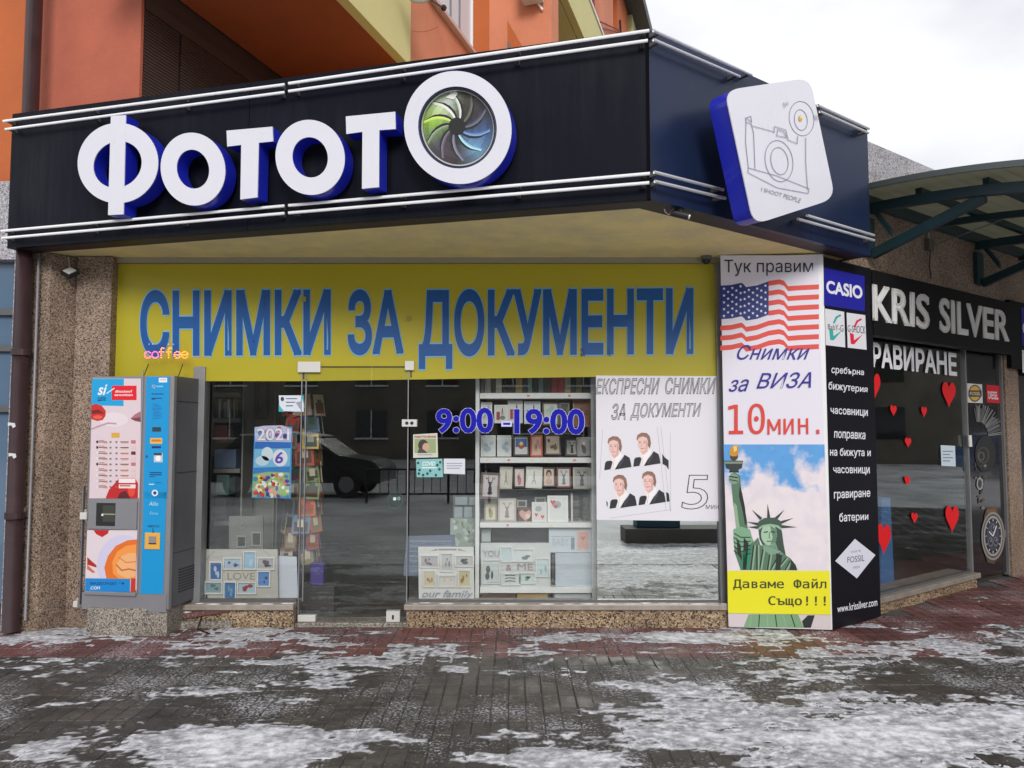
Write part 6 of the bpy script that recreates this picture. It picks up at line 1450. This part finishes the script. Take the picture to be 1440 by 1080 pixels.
BRN, BLK, WHT, GRY, ORG, RED_ = (58, 34, 28), (22, 20, 20), (206, 206, 202), (150, 152, 150), (196, 80, 44), (120, 36, 30)
def pframe(u0, v0, u1, v1, fc, mat_c, pic, label, y=None, t=2.2, lean=.12, mt=2.0, sk=0):
    y = YS + .06 if y is None else y; pl = FY(y); f = ink(fc, .4)
    lo_, hi_ = pl.at(u0, v1), pl.at(u1, v0); h = hi_.z - lo_.z; w_ = hi_.x - lo_.x; tp = t / (u1 - u0) * w_
    nrm = Vector((0, -1, lean)).normalized(); upv = Vector((0, lean, 1)).normalized(); rt = (Vector((1, 0, 0)) + upv * sk).normalized(); upv = (upv - Vector((1, 0, 0)) * sk).normalized()
    o0 = Vector((lo_.x, y, lo_.z)); o = thing('framed_photo', tuple(o0 + rt * w_ / 2), label, 'photo frame', 'photo frames on the white shelf unit')
    b = MB(); d = .016
    b.obox(o0, rt * w_, upv * tp, -nrm * d, f); b.obox(o0 + upv * (h - tp), rt * w_, upv * tp, -nrm * d, f); b.obox(o0 + upv * tp, rt * tp, upv * (h - 2 * tp), -nrm * d, f); b.obox(o0 + upv * tp + rt * (w_ - tp), rt * tp, upv * (h - 2 * tp), -nrm * d, f)
    b.build('frame', o)
    m = MB(); m.obox(o0 + rt * tp + upv * tp - nrm * .006, rt * (w_ - 2 * tp), upv * (h - 2 * tp), -nrm * .005, ink(mat_c)); m.build('mount', o)
    p = MB(); r3 = random.Random(int(u0 * 13 + v0)); kind, col = pic[0], pic[1]
    def S(a_, b2, lay): return o0 + rt * w_ * a_ + upv * h * b2 - nrm * (.0055 - .0006 * lay)
    def blob(ax, ay, rx, ry, c, lay, n=9): p.poly([S(ax + rx * math.cos(2 * math.pi * i / n), ay + ry * math.sin(2 * math.pi * i / n), lay) for i in range(n)], ink(c))
    def ln(pts, wd, c, lay):
        for (x0, y0), (x1, y1) in zip(pts[:-1], pts[1:]):
            dx_, dy_ = x1 - x0, y1 - y0; l = math.hypot(dx_, dy_); nx, ny = -dy_ / l * wd, dx_ / l * wd; p.poly([S(x0 + nx, y0 + ny, lay), S(x1 + nx, y1 + ny, lay), S(x1 - nx, y1 - ny, lay), S(x0 - nx, y0 - ny, lay)], ink(c))
    if kind == 'deer':
        blob(.5, .36, .10, .16, col, 1); blob(.5, .55, .07, .09, col, 1); blob(.42, .62, .05, .03, col, 1); blob(.58, .62, .05, .03, col, 1)
        for s_ in (-1, 1): ln([(.5 + .03 * s_, .62), (.5 + .14 * s_, .74), (.5 + .22 * s_, .84)], .015, col, 2); ln([(.5 + .12 * s_, .72), (.5 + .10 * s_, .84)], .014, col, 2); ln([(.5 + .17 * s_, .78), (.5 + .26 * s_, .76)], .014, col, 2)
        blob(.5, .22, .14, .07, col, 1)
    elif kind == 'tower':
        ln([(.38, .18), (.47, .45), (.5, .82)], .018, col, 1); ln([(.62, .18), (.53, .45), (.5, .82)], .018, col, 1); ln([(.40, .34), (.60, .34)], .02, col, 2); ln([(.45, .50), (.55, .50)], .02, col, 2)
    elif kind == 'city':
        p.poly([S(.16, .18, 1), S(.42, .18, 1), S(.42, .62, 1), S(.16, .62, 1)], ink((150, 50, 56))); blob(.62, .30, .2, .12, (110, 120, 110), 1); ln([(.55, .45), (.6, .85)], .02, col, 2); ln([(.65, .45), (.6, .85)], .02, col, 2)
    elif kind == 'leaf':
        for _ in range(7): blob(r3.uniform(.25, .75), r3.uniform(.25, .75), r3.uniform(.06, .16), r3.uniform(.06, .14), tuple(min(255, x + r3.randrange(-14, 14)) for x in col), 1 + _ % 3)
    elif kind == 'portrait':
        blob(.5, .68, .22, .20, (60, 44, 40), 1, 12); blob(.5, .60, .15, .16, (200, 160, 140), 2, 12); blob(.5, .28, .26, .16, col, 1, 12)
    elif kind == 'sky':
        p.poly([S(.14, .45, 1), S(.86, .45, 1), S(.86, .88, 1), S(.14, .88, 1)], ink((50, 110, 160))); blob(.5, .52, .2, .18, (170, 80, 50), 2); blob(.5, .62, .12, .10, (220, 190, 150), 3); ln([(.2, .2), (.8, .2)], .01, (180, 180, 185), 2)
    elif kind == 'hearts':
        blob(.45, .66, .22, .14, (150, 160, 158), 1, 14)
        for hx, hy, s_ in col:
            p.poly([S(hx, hy - .10 * s_, 3), S(hx + .11 * s_, hy + .03 * s_, 3), S(hx + .08 * s_, hy + .09 * s_, 3), S(hx, hy + .05 * s_, 3), S(hx - .08 * s_, hy + .09 * s_, 3), S(hx - .11 * s_, hy + .03 * s_, 3)], ink((200, 36, 66)))
    elif kind == 'figure':
        blob(.5, .35, .16, .22, col, 1, 10); blob(.5, .66, .09, .10, (210, 170, 150), 2, 10); blob(.42, .5, .10, .14, tuple(int(x * .8) for x in col), 2)
    p.build('picture', o)
pframe(676, 565, 692, 596, WHT, (196, 200, 196), ('leaf', (150, 158, 156)), 'pale blank photo frame, leftmost on the second shelf')
pframe(695, 569, 714, 595, WHT, (206, 204, 200), ('city', (60, 50, 60)), 'white photo frame with a red phone box print and one tower on the second shelf')
pframe(714, 563, 735, 595, (190, 192, 190), (204, 202, 200), ('city', (60, 50, 60)), 'taller grey photo frame with a red box print behind the dash of the hours')
pframe(737, 564, 760, 596, (190, 200, 208), (196, 204, 210), ('city', (40, 50, 60)), 'silver blue photo frame with a dark tower print on the second shelf')
pframe(763, 565, 786, 598, BRN, (200, 200, 190), ('leaf', (160, 180, 180)), 'dark brown photo frame with a pale print on the second shelf')
pframe(787, 566, 801, 597, (80, 76, 66), (50, 46, 42), ('leaf', (90, 84, 76)), 'narrow dark metal photo frame near the end of the second shelf')
pframe(806, 562, 832, 600, (116, 70, 36), (120, 74, 40), ('leaf', (110, 66, 34)), 'broad brown wooden photo frame, rightmost on the second shelf')
pframe(676, 612, 697, 642, WHT, (198, 206, 208), ('leaf', (168, 182, 190)), 'white photo frame with pale leaves, leftmost on the third shelf')
pframe(699, 612, 719, 642, WHT, (200, 208, 210), ('leaf', (160, 180, 190)), 'second white photo frame with pale leaves from the left on the third shelf')
pframe(722, 613, 744, 641, BRN, (206, 206, 206), ('sky', 0), 'dark brown photo frame with a blue winter picture on the third shelf')
pframe(746, 612, 763, 642, ORG, (206, 176, 160), ('leaf', (200, 150, 136)), 'orange photo frame on the third shelf')
pframe(766, 611, 789, 640, BRN, (204, 188, 168), ('leaf', (120, 96, 76)), 'dark brown photo frame with a cream mount on the third shelf')
pframe(795, 617, 814, 641, BLK, (170, 170, 168), ('deer', (50, 50, 50)), 'black photo frame with a stag print on the third shelf')
pframe(812, 615, 832, 642, (120, 120, 122), (140, 140, 142), ('figure', (70, 70, 74)), 'grey slanting photo frame, rightmost on the third shelf', sk=.05, y=YS + .03)
pframe(675, 664, 702, 701, (96, 76, 70), (190, 180, 182), ('deer', (44, 40, 46)), 'large dark photo frame with a stag print, leftmost and tilted on the fourth row', y=YS - .02, t=3.2, sk=-.04)
pframe(702, 656, 720, 687, (196, 192, 180), (206, 202, 190), ('tower', (120, 116, 110)), 'cream photo frame with a thin tower print on the fourth row', sk=-.03)
pframe(722, 657, 739, 686, BRN, (208, 200, 196), ('figure', (190, 110, 120)), 'dark edged photo frame with a red flower print on the fourth row')
pframe(739, 656, 762, 686, (214, 212, 204), (216, 216, 210), ('tower', (130, 140, 140)), 'wider cream photo frame with a tower print on the fourth row', sk=-.04)
pframe(763, 657, 781, 685, BRN, (206, 190, 170), ('portrait', (190, 150, 140)), 'brown photo frame with a woman portrait on the fourth row')
pframe(783, 657, 803, 686, RED_, (200, 200, 198), ('deer', (110, 110, 112)), 'red brown photo frame with a pale deer print on the fourth row')
pframe(806, 657, 831, 688, (170, 166, 156), (150, 150, 146), ('deer', (40, 40, 40)), 'grey photo frame with a dark stag print, rightmost on the fourth row', t=3.0)
pframe(681, 703, 699, 733, (150, 140, 124), (204, 198, 176), ('figure', (150, 150, 90)), 'beige photo frame with a yellow print, leftmost on the fifth row', y=YS + .09)
pframe(700, 701, 726, 733.5, (176, 166, 158), (206, 200, 196), ('deer', (150, 130, 128)), 'pale wooden photo frame with a stag print on the fifth row', t=2.6)
pframe(727, 703, 741, 714, GRY, (30, 28, 28), ('leaf', (40, 36, 36)), 'small flat grey photo frame behind the heart ornament', y=YS + .16)
pframe(748, 706, 769, 734, (216, 216, 214), (208, 204, 202), ('hearts', ((.3, .35, 1), (.72, .25, 1.1))), 'white photo frame with two red hearts below the picture on the fifth row')
pframe(752, 699, 768, 710, GRY, (24, 22, 22), ('leaf', (34, 34, 34)), 'grey rim of a dark frame behind the white hearts frame', y=YS + .16)
pframe(770, 697, 799, 734, (222, 222, 220), (212, 214, 212), ('hearts', ((.26, .74, 1.1), (.4, .58, .9))), 'large white photo frame with two red hearts at upper left on the fifth row', t=3)
o = thing('heart_ornament', tuple(FY(YS + .08).at(738, 733)), 'pink heart ornament on a brown box on the fifth row', 'ornament')
ybox(MB(), YS + .10, 728, 714, 748, 733, .05, ink((96, 62, 38))).build('box', o); p = Print(FY(YS + .095), .004, .001); p.shape([(739, 733), (731, 725), (730, 720), (734, 717), (739, 720), (744, 717), (747, 720), (746, 726)], (206, 160, 156)); p.ell(742, 726, 3.4, 3.6, (226, 200, 192)); p.build('heart', o)
bk('white_strip_frame', YS + .1, 803, 694, 805.5, 734, (200, 200, 198), 'thin white edge of a frame standing on the fifth row', 'picture frame', d=.1)
for k, u in enumerate((810, 824)):
    o = MB()
    for q in range(9): ybox(o, YS + .12, u - 4, 696 + q * 4.1, u + 4, 699.4 + q * 4.1, .03, ink([(60, 58, 56), (34, 34, 34), (90, 70, 60)][(q + k) % 3]))
    o.build('mini_album_stack', label=['stack of dark mini albums, left one at the end of the fifth row', 'stack of dark mini albums, right one at the end of the fifth row'][k], cat='album stack')
# lower compartments
bk('black_screen_box', YS + .20, 692, 744, 769, 765, (24, 26, 28), 'black flat box standing at the back of the lower shelf', 'box', d=.06)
Zd = lambda x, y: (570 + x / 5.236, 670 + y / 5.236)
def H2(x0, y0, x1, y1, pc, deco=(), fc=MW_): a_, b2 = Zd(x0, y0), Zd(x1, y1); return ((a_[0], a_[1], b2[0], b2[1]), pc, fc, deco)
cl = collage('family_collage_frame', YS + .02, [(676, 763.5), (774, 763.5), (774, 826), (676, 826)], solid('collage_pale', (.55, .58, .58), .5, var=.04), 'large pale collage frame with script words on the lowest open shelf',
    [H2(572, 620, 690, 780, (196, 206, 206), (((90, 92, 96), 4),)), H2(706, 525, 778, 620, (188, 208, 210), ()), H2(800, 540, 940, 618, (205, 214, 216), (((120, 120, 124), 2),)), H2(968, 610, 1056, 730, (190, 206, 210), (((150, 165, 175), 3),)), H2(716, 720, 838, 790, (204, 212, 212), ()), H2(850, 716, 948, 780, (196, 212, 208), (((130, 150, 145), 4),))])
p = Print(FY(YS + .02), .004, .0004).view(570, 670, 5.236)
for s_, q, c in (('YOU', ((572, 545), (690, 545), (690, 590), (572, 590)), (150, 155, 158)), ('&', ((742, 650), (780, 650), (780, 690), (742, 690)), (160, 130, 130)), ('ME', ((826, 640), (940, 640), (940, 690), (826, 690)), (160, 140, 140))): p.text(s_, q, c, off=.0, thick=.004)
for y in (730, 750, 772): p.stroke([(735, y), (770, y - 4), (810, y)], 5, (60, 60, 64))
p.stroke([(600, 782), (690, 782)], 5, (80, 80, 84)); p.build('lettering', cl)
p = Print(FY(YS + .02), .003, .0004).view(570, 670, 5.236); p.stroke([(565, 545), (600, 515)], 6, (205, 208, 208)); p.stroke([(1030, 515), (1066, 555)], 6, (205, 208, 208)); p.build('corner_wrap', cl)
bx = thing('gift_set_box', tuple(FY(YS + .05).at(800, 776)), 'white boxed baby frame with a pink picture on the lower shelf', 'box')
ybox(MB(), YS + .05, 772, 743, 832, 777, .05, ink((196, 206, 214))).build('box', bx, bevel=.002); ybox(MB(), YS + .044, 811, 745, 829, 774, .005, ink((206, 190, 188))).build('picture_card', bx)
p = Print(FY(YS + .044), .0008, .0003); p.rect(813, 748, 827, 772, (206, 160, 150)); p.shape([(820, 760), (817, 756), (818, 754), (820, 755.5), (822, 754), (823, 756)], (180, 110, 80)); p.build('pink_picture', bx)
p = Print(FY(YS + .05), .0008, .0003); p.rect(775, 754, 808, 755, (150, 160, 175)); p.text('BABY', (777, 757, 800, 767), (170, 182, 196), off=.01); p.rect(803, 756, 808, 773, (120, 140, 150)); p.build('print', bx)
bk('white_drawing_board', YS + .06, 781, 777.5, 832, 826, (186, 196, 206), 'plain pale board standing on the lowest open shelf', 'panel', d=.03); bk('dark_roll_box', YS + .1, 776, 779, 780.5, 826, (60, 62, 66), 'dark slim box between the collage frame and the pale board', 'box', d=.1)
bk('small_white_box', YS + .1, 677, 744, 690, 762, (176, 186, 186), 'small white box at the left of the lower shelf', 'box')
bk('brown_box', YS + .03, 677, 835, 725, 844.5, (84, 52, 32), 'brown box lying at the very bottom of the white unit', 'box'); bk('kraft_envelope_box', YS + .03, 727, 835, 770, 844.5, (170, 140, 80), 'kraft box with a cream flap at the very bottom of the white unit', 'box'); bk('white_low_box', YS + .03, 780, 835, 831, 844.5, (176, 182, 188), 'pale box at the bottom right of the white unit', 'box')
# left of the shelf unit
YL_ = .22
Ze = Zd
ce = collage('family_name_collage', .12, [(588, 769), (666, 769), (667, 844.5), (589, 844.5)], MW_, 'white portrait collage frame with gilt prints and script words left of the shelf unit',
    [H2(118, 588, 238, 662, (176, 172, 176), (((110, 100, 104), 4),)), H2(268, 572, 345, 692, (186, 186, 186), (((130, 130, 134), 3),)), H2(374, 588, 496, 655, (186, 184, 186), (((70, 68, 74), 7),)), H2(138, 700, 216, 805, (206, 196, 176), (((170, 130, 70), 3),)), H2(250, 736, 366, 806, (206, 204, 200), (((214, 180, 160), 2),)), H2(396, 696, 472, 806, (196, 184, 150), (((150, 120, 60), 3),))])
p = Print(FY(.12), .003, .0004).view(570, 670, 5.236); p.text('our family', ((122, 838), (500, 838), (500, 905), (122, 905)), (150, 152, 170), off=.01, shear=.3, thick=.005); p.build('lettering', ce)
p = Print(FY(.12), .003, .0004).view(570, 670, 5.236); p.stroke([(245, 538), (375, 538)], 12, (150, 150, 156)); p.shape([(180, 550), (235, 530), (235, 545)], (150, 150, 152)); p.shape([(388, 530), (450, 550), (388, 545)], (150, 150, 152)); p.build('hanger_print', ce)
o = thing('compartment_rack', tuple(FY(.5).at(655, 730)), 'pale four part wall rack to the left of the shelf unit', 'rack')
for q in ((640, 699, 657, 710), (660, 699, 672, 710), (639, 713, 650, 728), (653, 713, 664, 728)): ybox(MB(), .5, *q, .02, solid('rack_white', (.34, .40, .42), .5)).build('pocket', o)
ybox(MB(), .54, 637, 697, 674, 731, .02, solid('rack_grey', (.16, .18, .18), .5)).build('back_plate', o)
o = thing('flower_print_canvas', tuple(FY(.35).at(650, 768)), 'pale leaf patterned canvas leaning left of the shelf unit', 'canvas'); ybox(MB(), .35, 633, 729, 668, 768, .02, ink((150, 165, 155))).build('canvas', o); p = Print(FY(.35), .001, .0004); rr_ = random.Random(8)
for _ in range(26): p.ell(rr_.uniform(637, 665), rr_.uniform(732, 765), rr_.uniform(2, 5), rr_.uniform(2, 5), rr_.choice([(176, 190, 180), (130, 146, 134), (160, 172, 150), (196, 204, 196)]), 1 + _ % 4, n=8, rot=rr_.uniform(0, 90))
p.build('print', o)
o = thing('script_panel', tuple(FY(.18).at(600, 812)), 'blue grey printed cardboard panel beside the door edge', 'panel'); MB().prism([FY(.18).at(*q) for q in ((572, 754), (640, 752), (640, 812), (567, 810))], (0, .012, 0), ink((92, 106, 128))).build('board', o); p = Print(FY(.18), .001, .0004); rr_ = random.Random(2)
for k in range(7): p.rect(576, 760 + 7 * k, 576 + rr_.uniform(30, 60), 762 + 7 * k, (120, 134, 156))
p.build('print', o)

# ================================================================== silver shop window
WGL = PWING.shift(-.045)
def heart(cu, cv, w_, h, label, clip=None):
    o = thing('heart_sticker', tuple(WGL.at(cu, cv)), label, 'sticker', 'red heart stickers on the silver shop window'); p = Print(WGL, .003, .0004)
    pts = []
    for k in range(28):
        t = 2 * math.pi * k / 28; x = 16 * math.sin(t) ** 3 / 16; y = (13 * math.cos(t) - 5 * math.cos(2 * t) - 2 * math.cos(3 * t) - math.cos(4 * t)) / 15
        pts.append((cu + x * w_ / 2, cv - (y + .08) * h / 2 + x * w_ * .06))
    p.shape(pts, (214, 14, 22)); p.build('heart', o)
heart(1229, 543, 18, 42, 'red heart sticker cut by the black board, top left of the silver shop window'); heart(1334.5, 554, 19, 38, 'large red heart sticker near the top right of the silver shop window'); heart(1256.5, 577, 9, 16, 'small red heart sticker, left one of the upper pair')
heart(1299.5, 579, 8, 16, 'small red heart sticker, right one of the upper pair'); heart(1277, 622, 9, 15, 'small red heart sticker above the car reflection'); heart(1276, 676, 8, 14, 'small red heart sticker in the middle of the pane'); heart(1286, 728, 9, 16, 'small red heart sticker low in the pane, left of the large one')
heart(1339, 729, 19, 40, 'large red heart sticker low at the right of the pane'); heart(1243, 757, 20, 46, 'large red heart sticker low at the left edge by the black board')
o = thing('window_lettering', tuple(WGL.at(1285, 505)), 'white Cyrillic lettering along the top of the silver shop window', 'lettering'); p = Print(WGL, .003, .0004)
p.text('РАВИРАНЕ', ((1226, 481), (1345, 497), (1346, 529), (1227, 516)), (226, 226, 230), off=.03, parts=('letter', o))
o = sheet('paper_notice', WGL, [(1323, 626), (1343, 627), (1344, 656), (1324, 655)], ink((190, 205, 215)), 'small pale paper notice stuck in the middle of the silver shop window', 'notice', .004, .002); p = Print(WGL, .005, .0004); 
for k in range(4): p.rect(1326, 634 + 4.5 * k, 1340 - (k % 2) * 4, 635.2 + 4.5 * k, (110, 120, 140))
p.build('print', o)
DP = PWING.shift(-.044)
o = sheet('round_logo_sticker', DP, [(1360, 539), (1381, 540.5), (1382, 567), (1361, 566)], ink((205, 200, 196)), 'white square sticker with a yellow disc on the watch poster door', 'sticker', .001, .001); p = Print(DP, .002, .0004)
p.ell(1371, 553, 9, 12, (40, 42, 60)); p.ell(1371, 553, 7.6, 10.4, (196, 160, 60)); p.shape([(1362, 549), (1380.5, 549), (1380.5, 558), (1362, 558)], (40, 42, 70)); p.text('FOSSIL', ((1364, 551), (1379, 551), (1379, 556), (1364, 556)), (220, 200, 150), off=.02); p.build('print', o)
o = sheet('red_logo_sticker', DP, [(1387, 541), (1405, 542.5), (1406, 567), (1388, 566)], ink((190, 24, 40)), 'red square sticker on the watch poster door', 'sticker', .001, .001); p = Print(DP, .002, .0004); p.text('DIESEL', ((1389, 550), (1403, 551), (1404, 562), (1390, 561)), (235, 215, 218), off=.02); p.build('print', o)
# watch poster
wp = thing('watch_poster', tuple(DP.at(1392, 800)), 'dark poster of a large steel wrist watch filling the glass door of the silver shop', 'poster')
p = Print(DP, .002, .0004).view(1200, 500, 3.175); rr_ = random.Random(77)
Mk = ink((16, 16, 18), .2)
for k in range(46):     # plume of pale bristles
    a_ = R(100 - 95 * k / 45 + rr_.uniform(-2, 2)); L0, L1 = 70, rr_.uniform(125, 150); cx0, cy0 = 560, 365
    x0, y0 = cx0 + L0 * .62 * math.cos(a_), cy0 - L0 * math.sin(a_); x1, y1 = cx0 + L1 * .74 * math.cos(a_), cy0 - L1 * math.sin(a_)
    g_ = rr_.randrange(60, 130); p.stroke([(x0, y0), (x1, y1)], 4, (g_, g_, g_), 1 + k % 3)
p.ell(590, 440, 46, 82, (34, 34, 36), 4); p.arc(580, 445, 24, 34, 5, (80, 76, 72), lay=5); p.arc(572, 450, 12, 18, 4, (110, 104, 96), lay=5)
for _ in range(30): x, y = rr_.uniform(545, 590), rr_.uniform(480, 680); g_ = rr_.randrange(50, 120); p.ell(x, y, rr_.uniform(3, 9), rr_.uniform(3, 9), (g_, g_ - 4, g_ - 8), 5 + _ % 3, n=8)
p.ell(565, 572, 14, 28, (150, 150, 150), 9); p.ell(565, 572, 9, 20, (60, 60, 62), 10)
p.shape([(592, 690), (640, 684), (652, 720), (650, 900), (628, 930), (600, 925), (585, 880), (584, 720)], (80, 66, 56), 8)
p.shape([(596, 684), (634, 680), (640, 700), (596, 704)], (110, 78, 52), 9); wcx, wcy = 624, 806
p.ell(wcx, wcy, 52, 108, (134, 128, 122), 10, n=40); p.ell(wcx, wcy, 46, 98, (70, 68, 68), 11, n=40); p.ell(wcx, wcy, 42, 90, (150, 146, 142), 12, n=40); p.ell(wcx, wcy, 36, 80, (38, 40, 50), 13, n=40); p.ell(wcx, wcy, 28, 64, (62, 64, 76), 14, n=32)
for x, y in ((0, -34), (-11, 26), (12, 24)): p.ell(wcx + x, wcy + y, 10, 20, (120, 120, 126), 15, n=16); p.ell(wcx + x, wcy + y, 8, 16, (44, 46, 58), 16, n=16); p.stroke([(wcx + x, wcy + y), (wcx + x + 4, wcy + y - 10)], 2, (190, 190, 196), 17)
p.stroke([(wcx, wcy), (wcx + 15, wcy - 45)], 3.5, (225, 225, 230), 18); p.stroke([(wcx, wcy), (wcx - 18, wcy - 20)], 3.5, (225, 225, 230), 18)
for k in range(12): a_ = 2 * math.pi * k / 12; p.stroke([(wcx + 30 * math.cos(a_), wcy + 67 * math.sin(a_)), (wcx + 34 * math.cos(a_), wcy + 76 * math.sin(a_))], 3, (205, 205, 210), 18)
for k in range(5): p.stroke([(594, 880 + 10 * k), (650, 876 + 10 * k)], 3, (60, 46, 38), 9)
p.rect(668, 780, 680, 812, (120, 112, 106), 11); p.build('print', wp)
p2_ = DP.at(1363, 620, .02); dh = MB().tube([DP.at(1363, 612, .03), DP.at(1364, 628, .03)], .022, M_STEEL, 12).tube([p2_, DP.at(1363, 620, .0)], .01, M_STEEL, 8); dh.build('door_handle', wd)

rr_ = random.Random(41)
for v in (556.5, 647, 738.5):
    for k in range(5):
        u = 682 + k * 30 + rr_.uniform(-6, 6); c = FY(YS - .005).at(u, v)
        MB().box(c.x - .011, c.x + .011, YS - .0075, YS - .0045, c.z - .007, c.z + .007, ink(rr_.choice([(235, 225, 150), (235, 235, 235), (225, 120, 90)]))).build('price_tag', su)
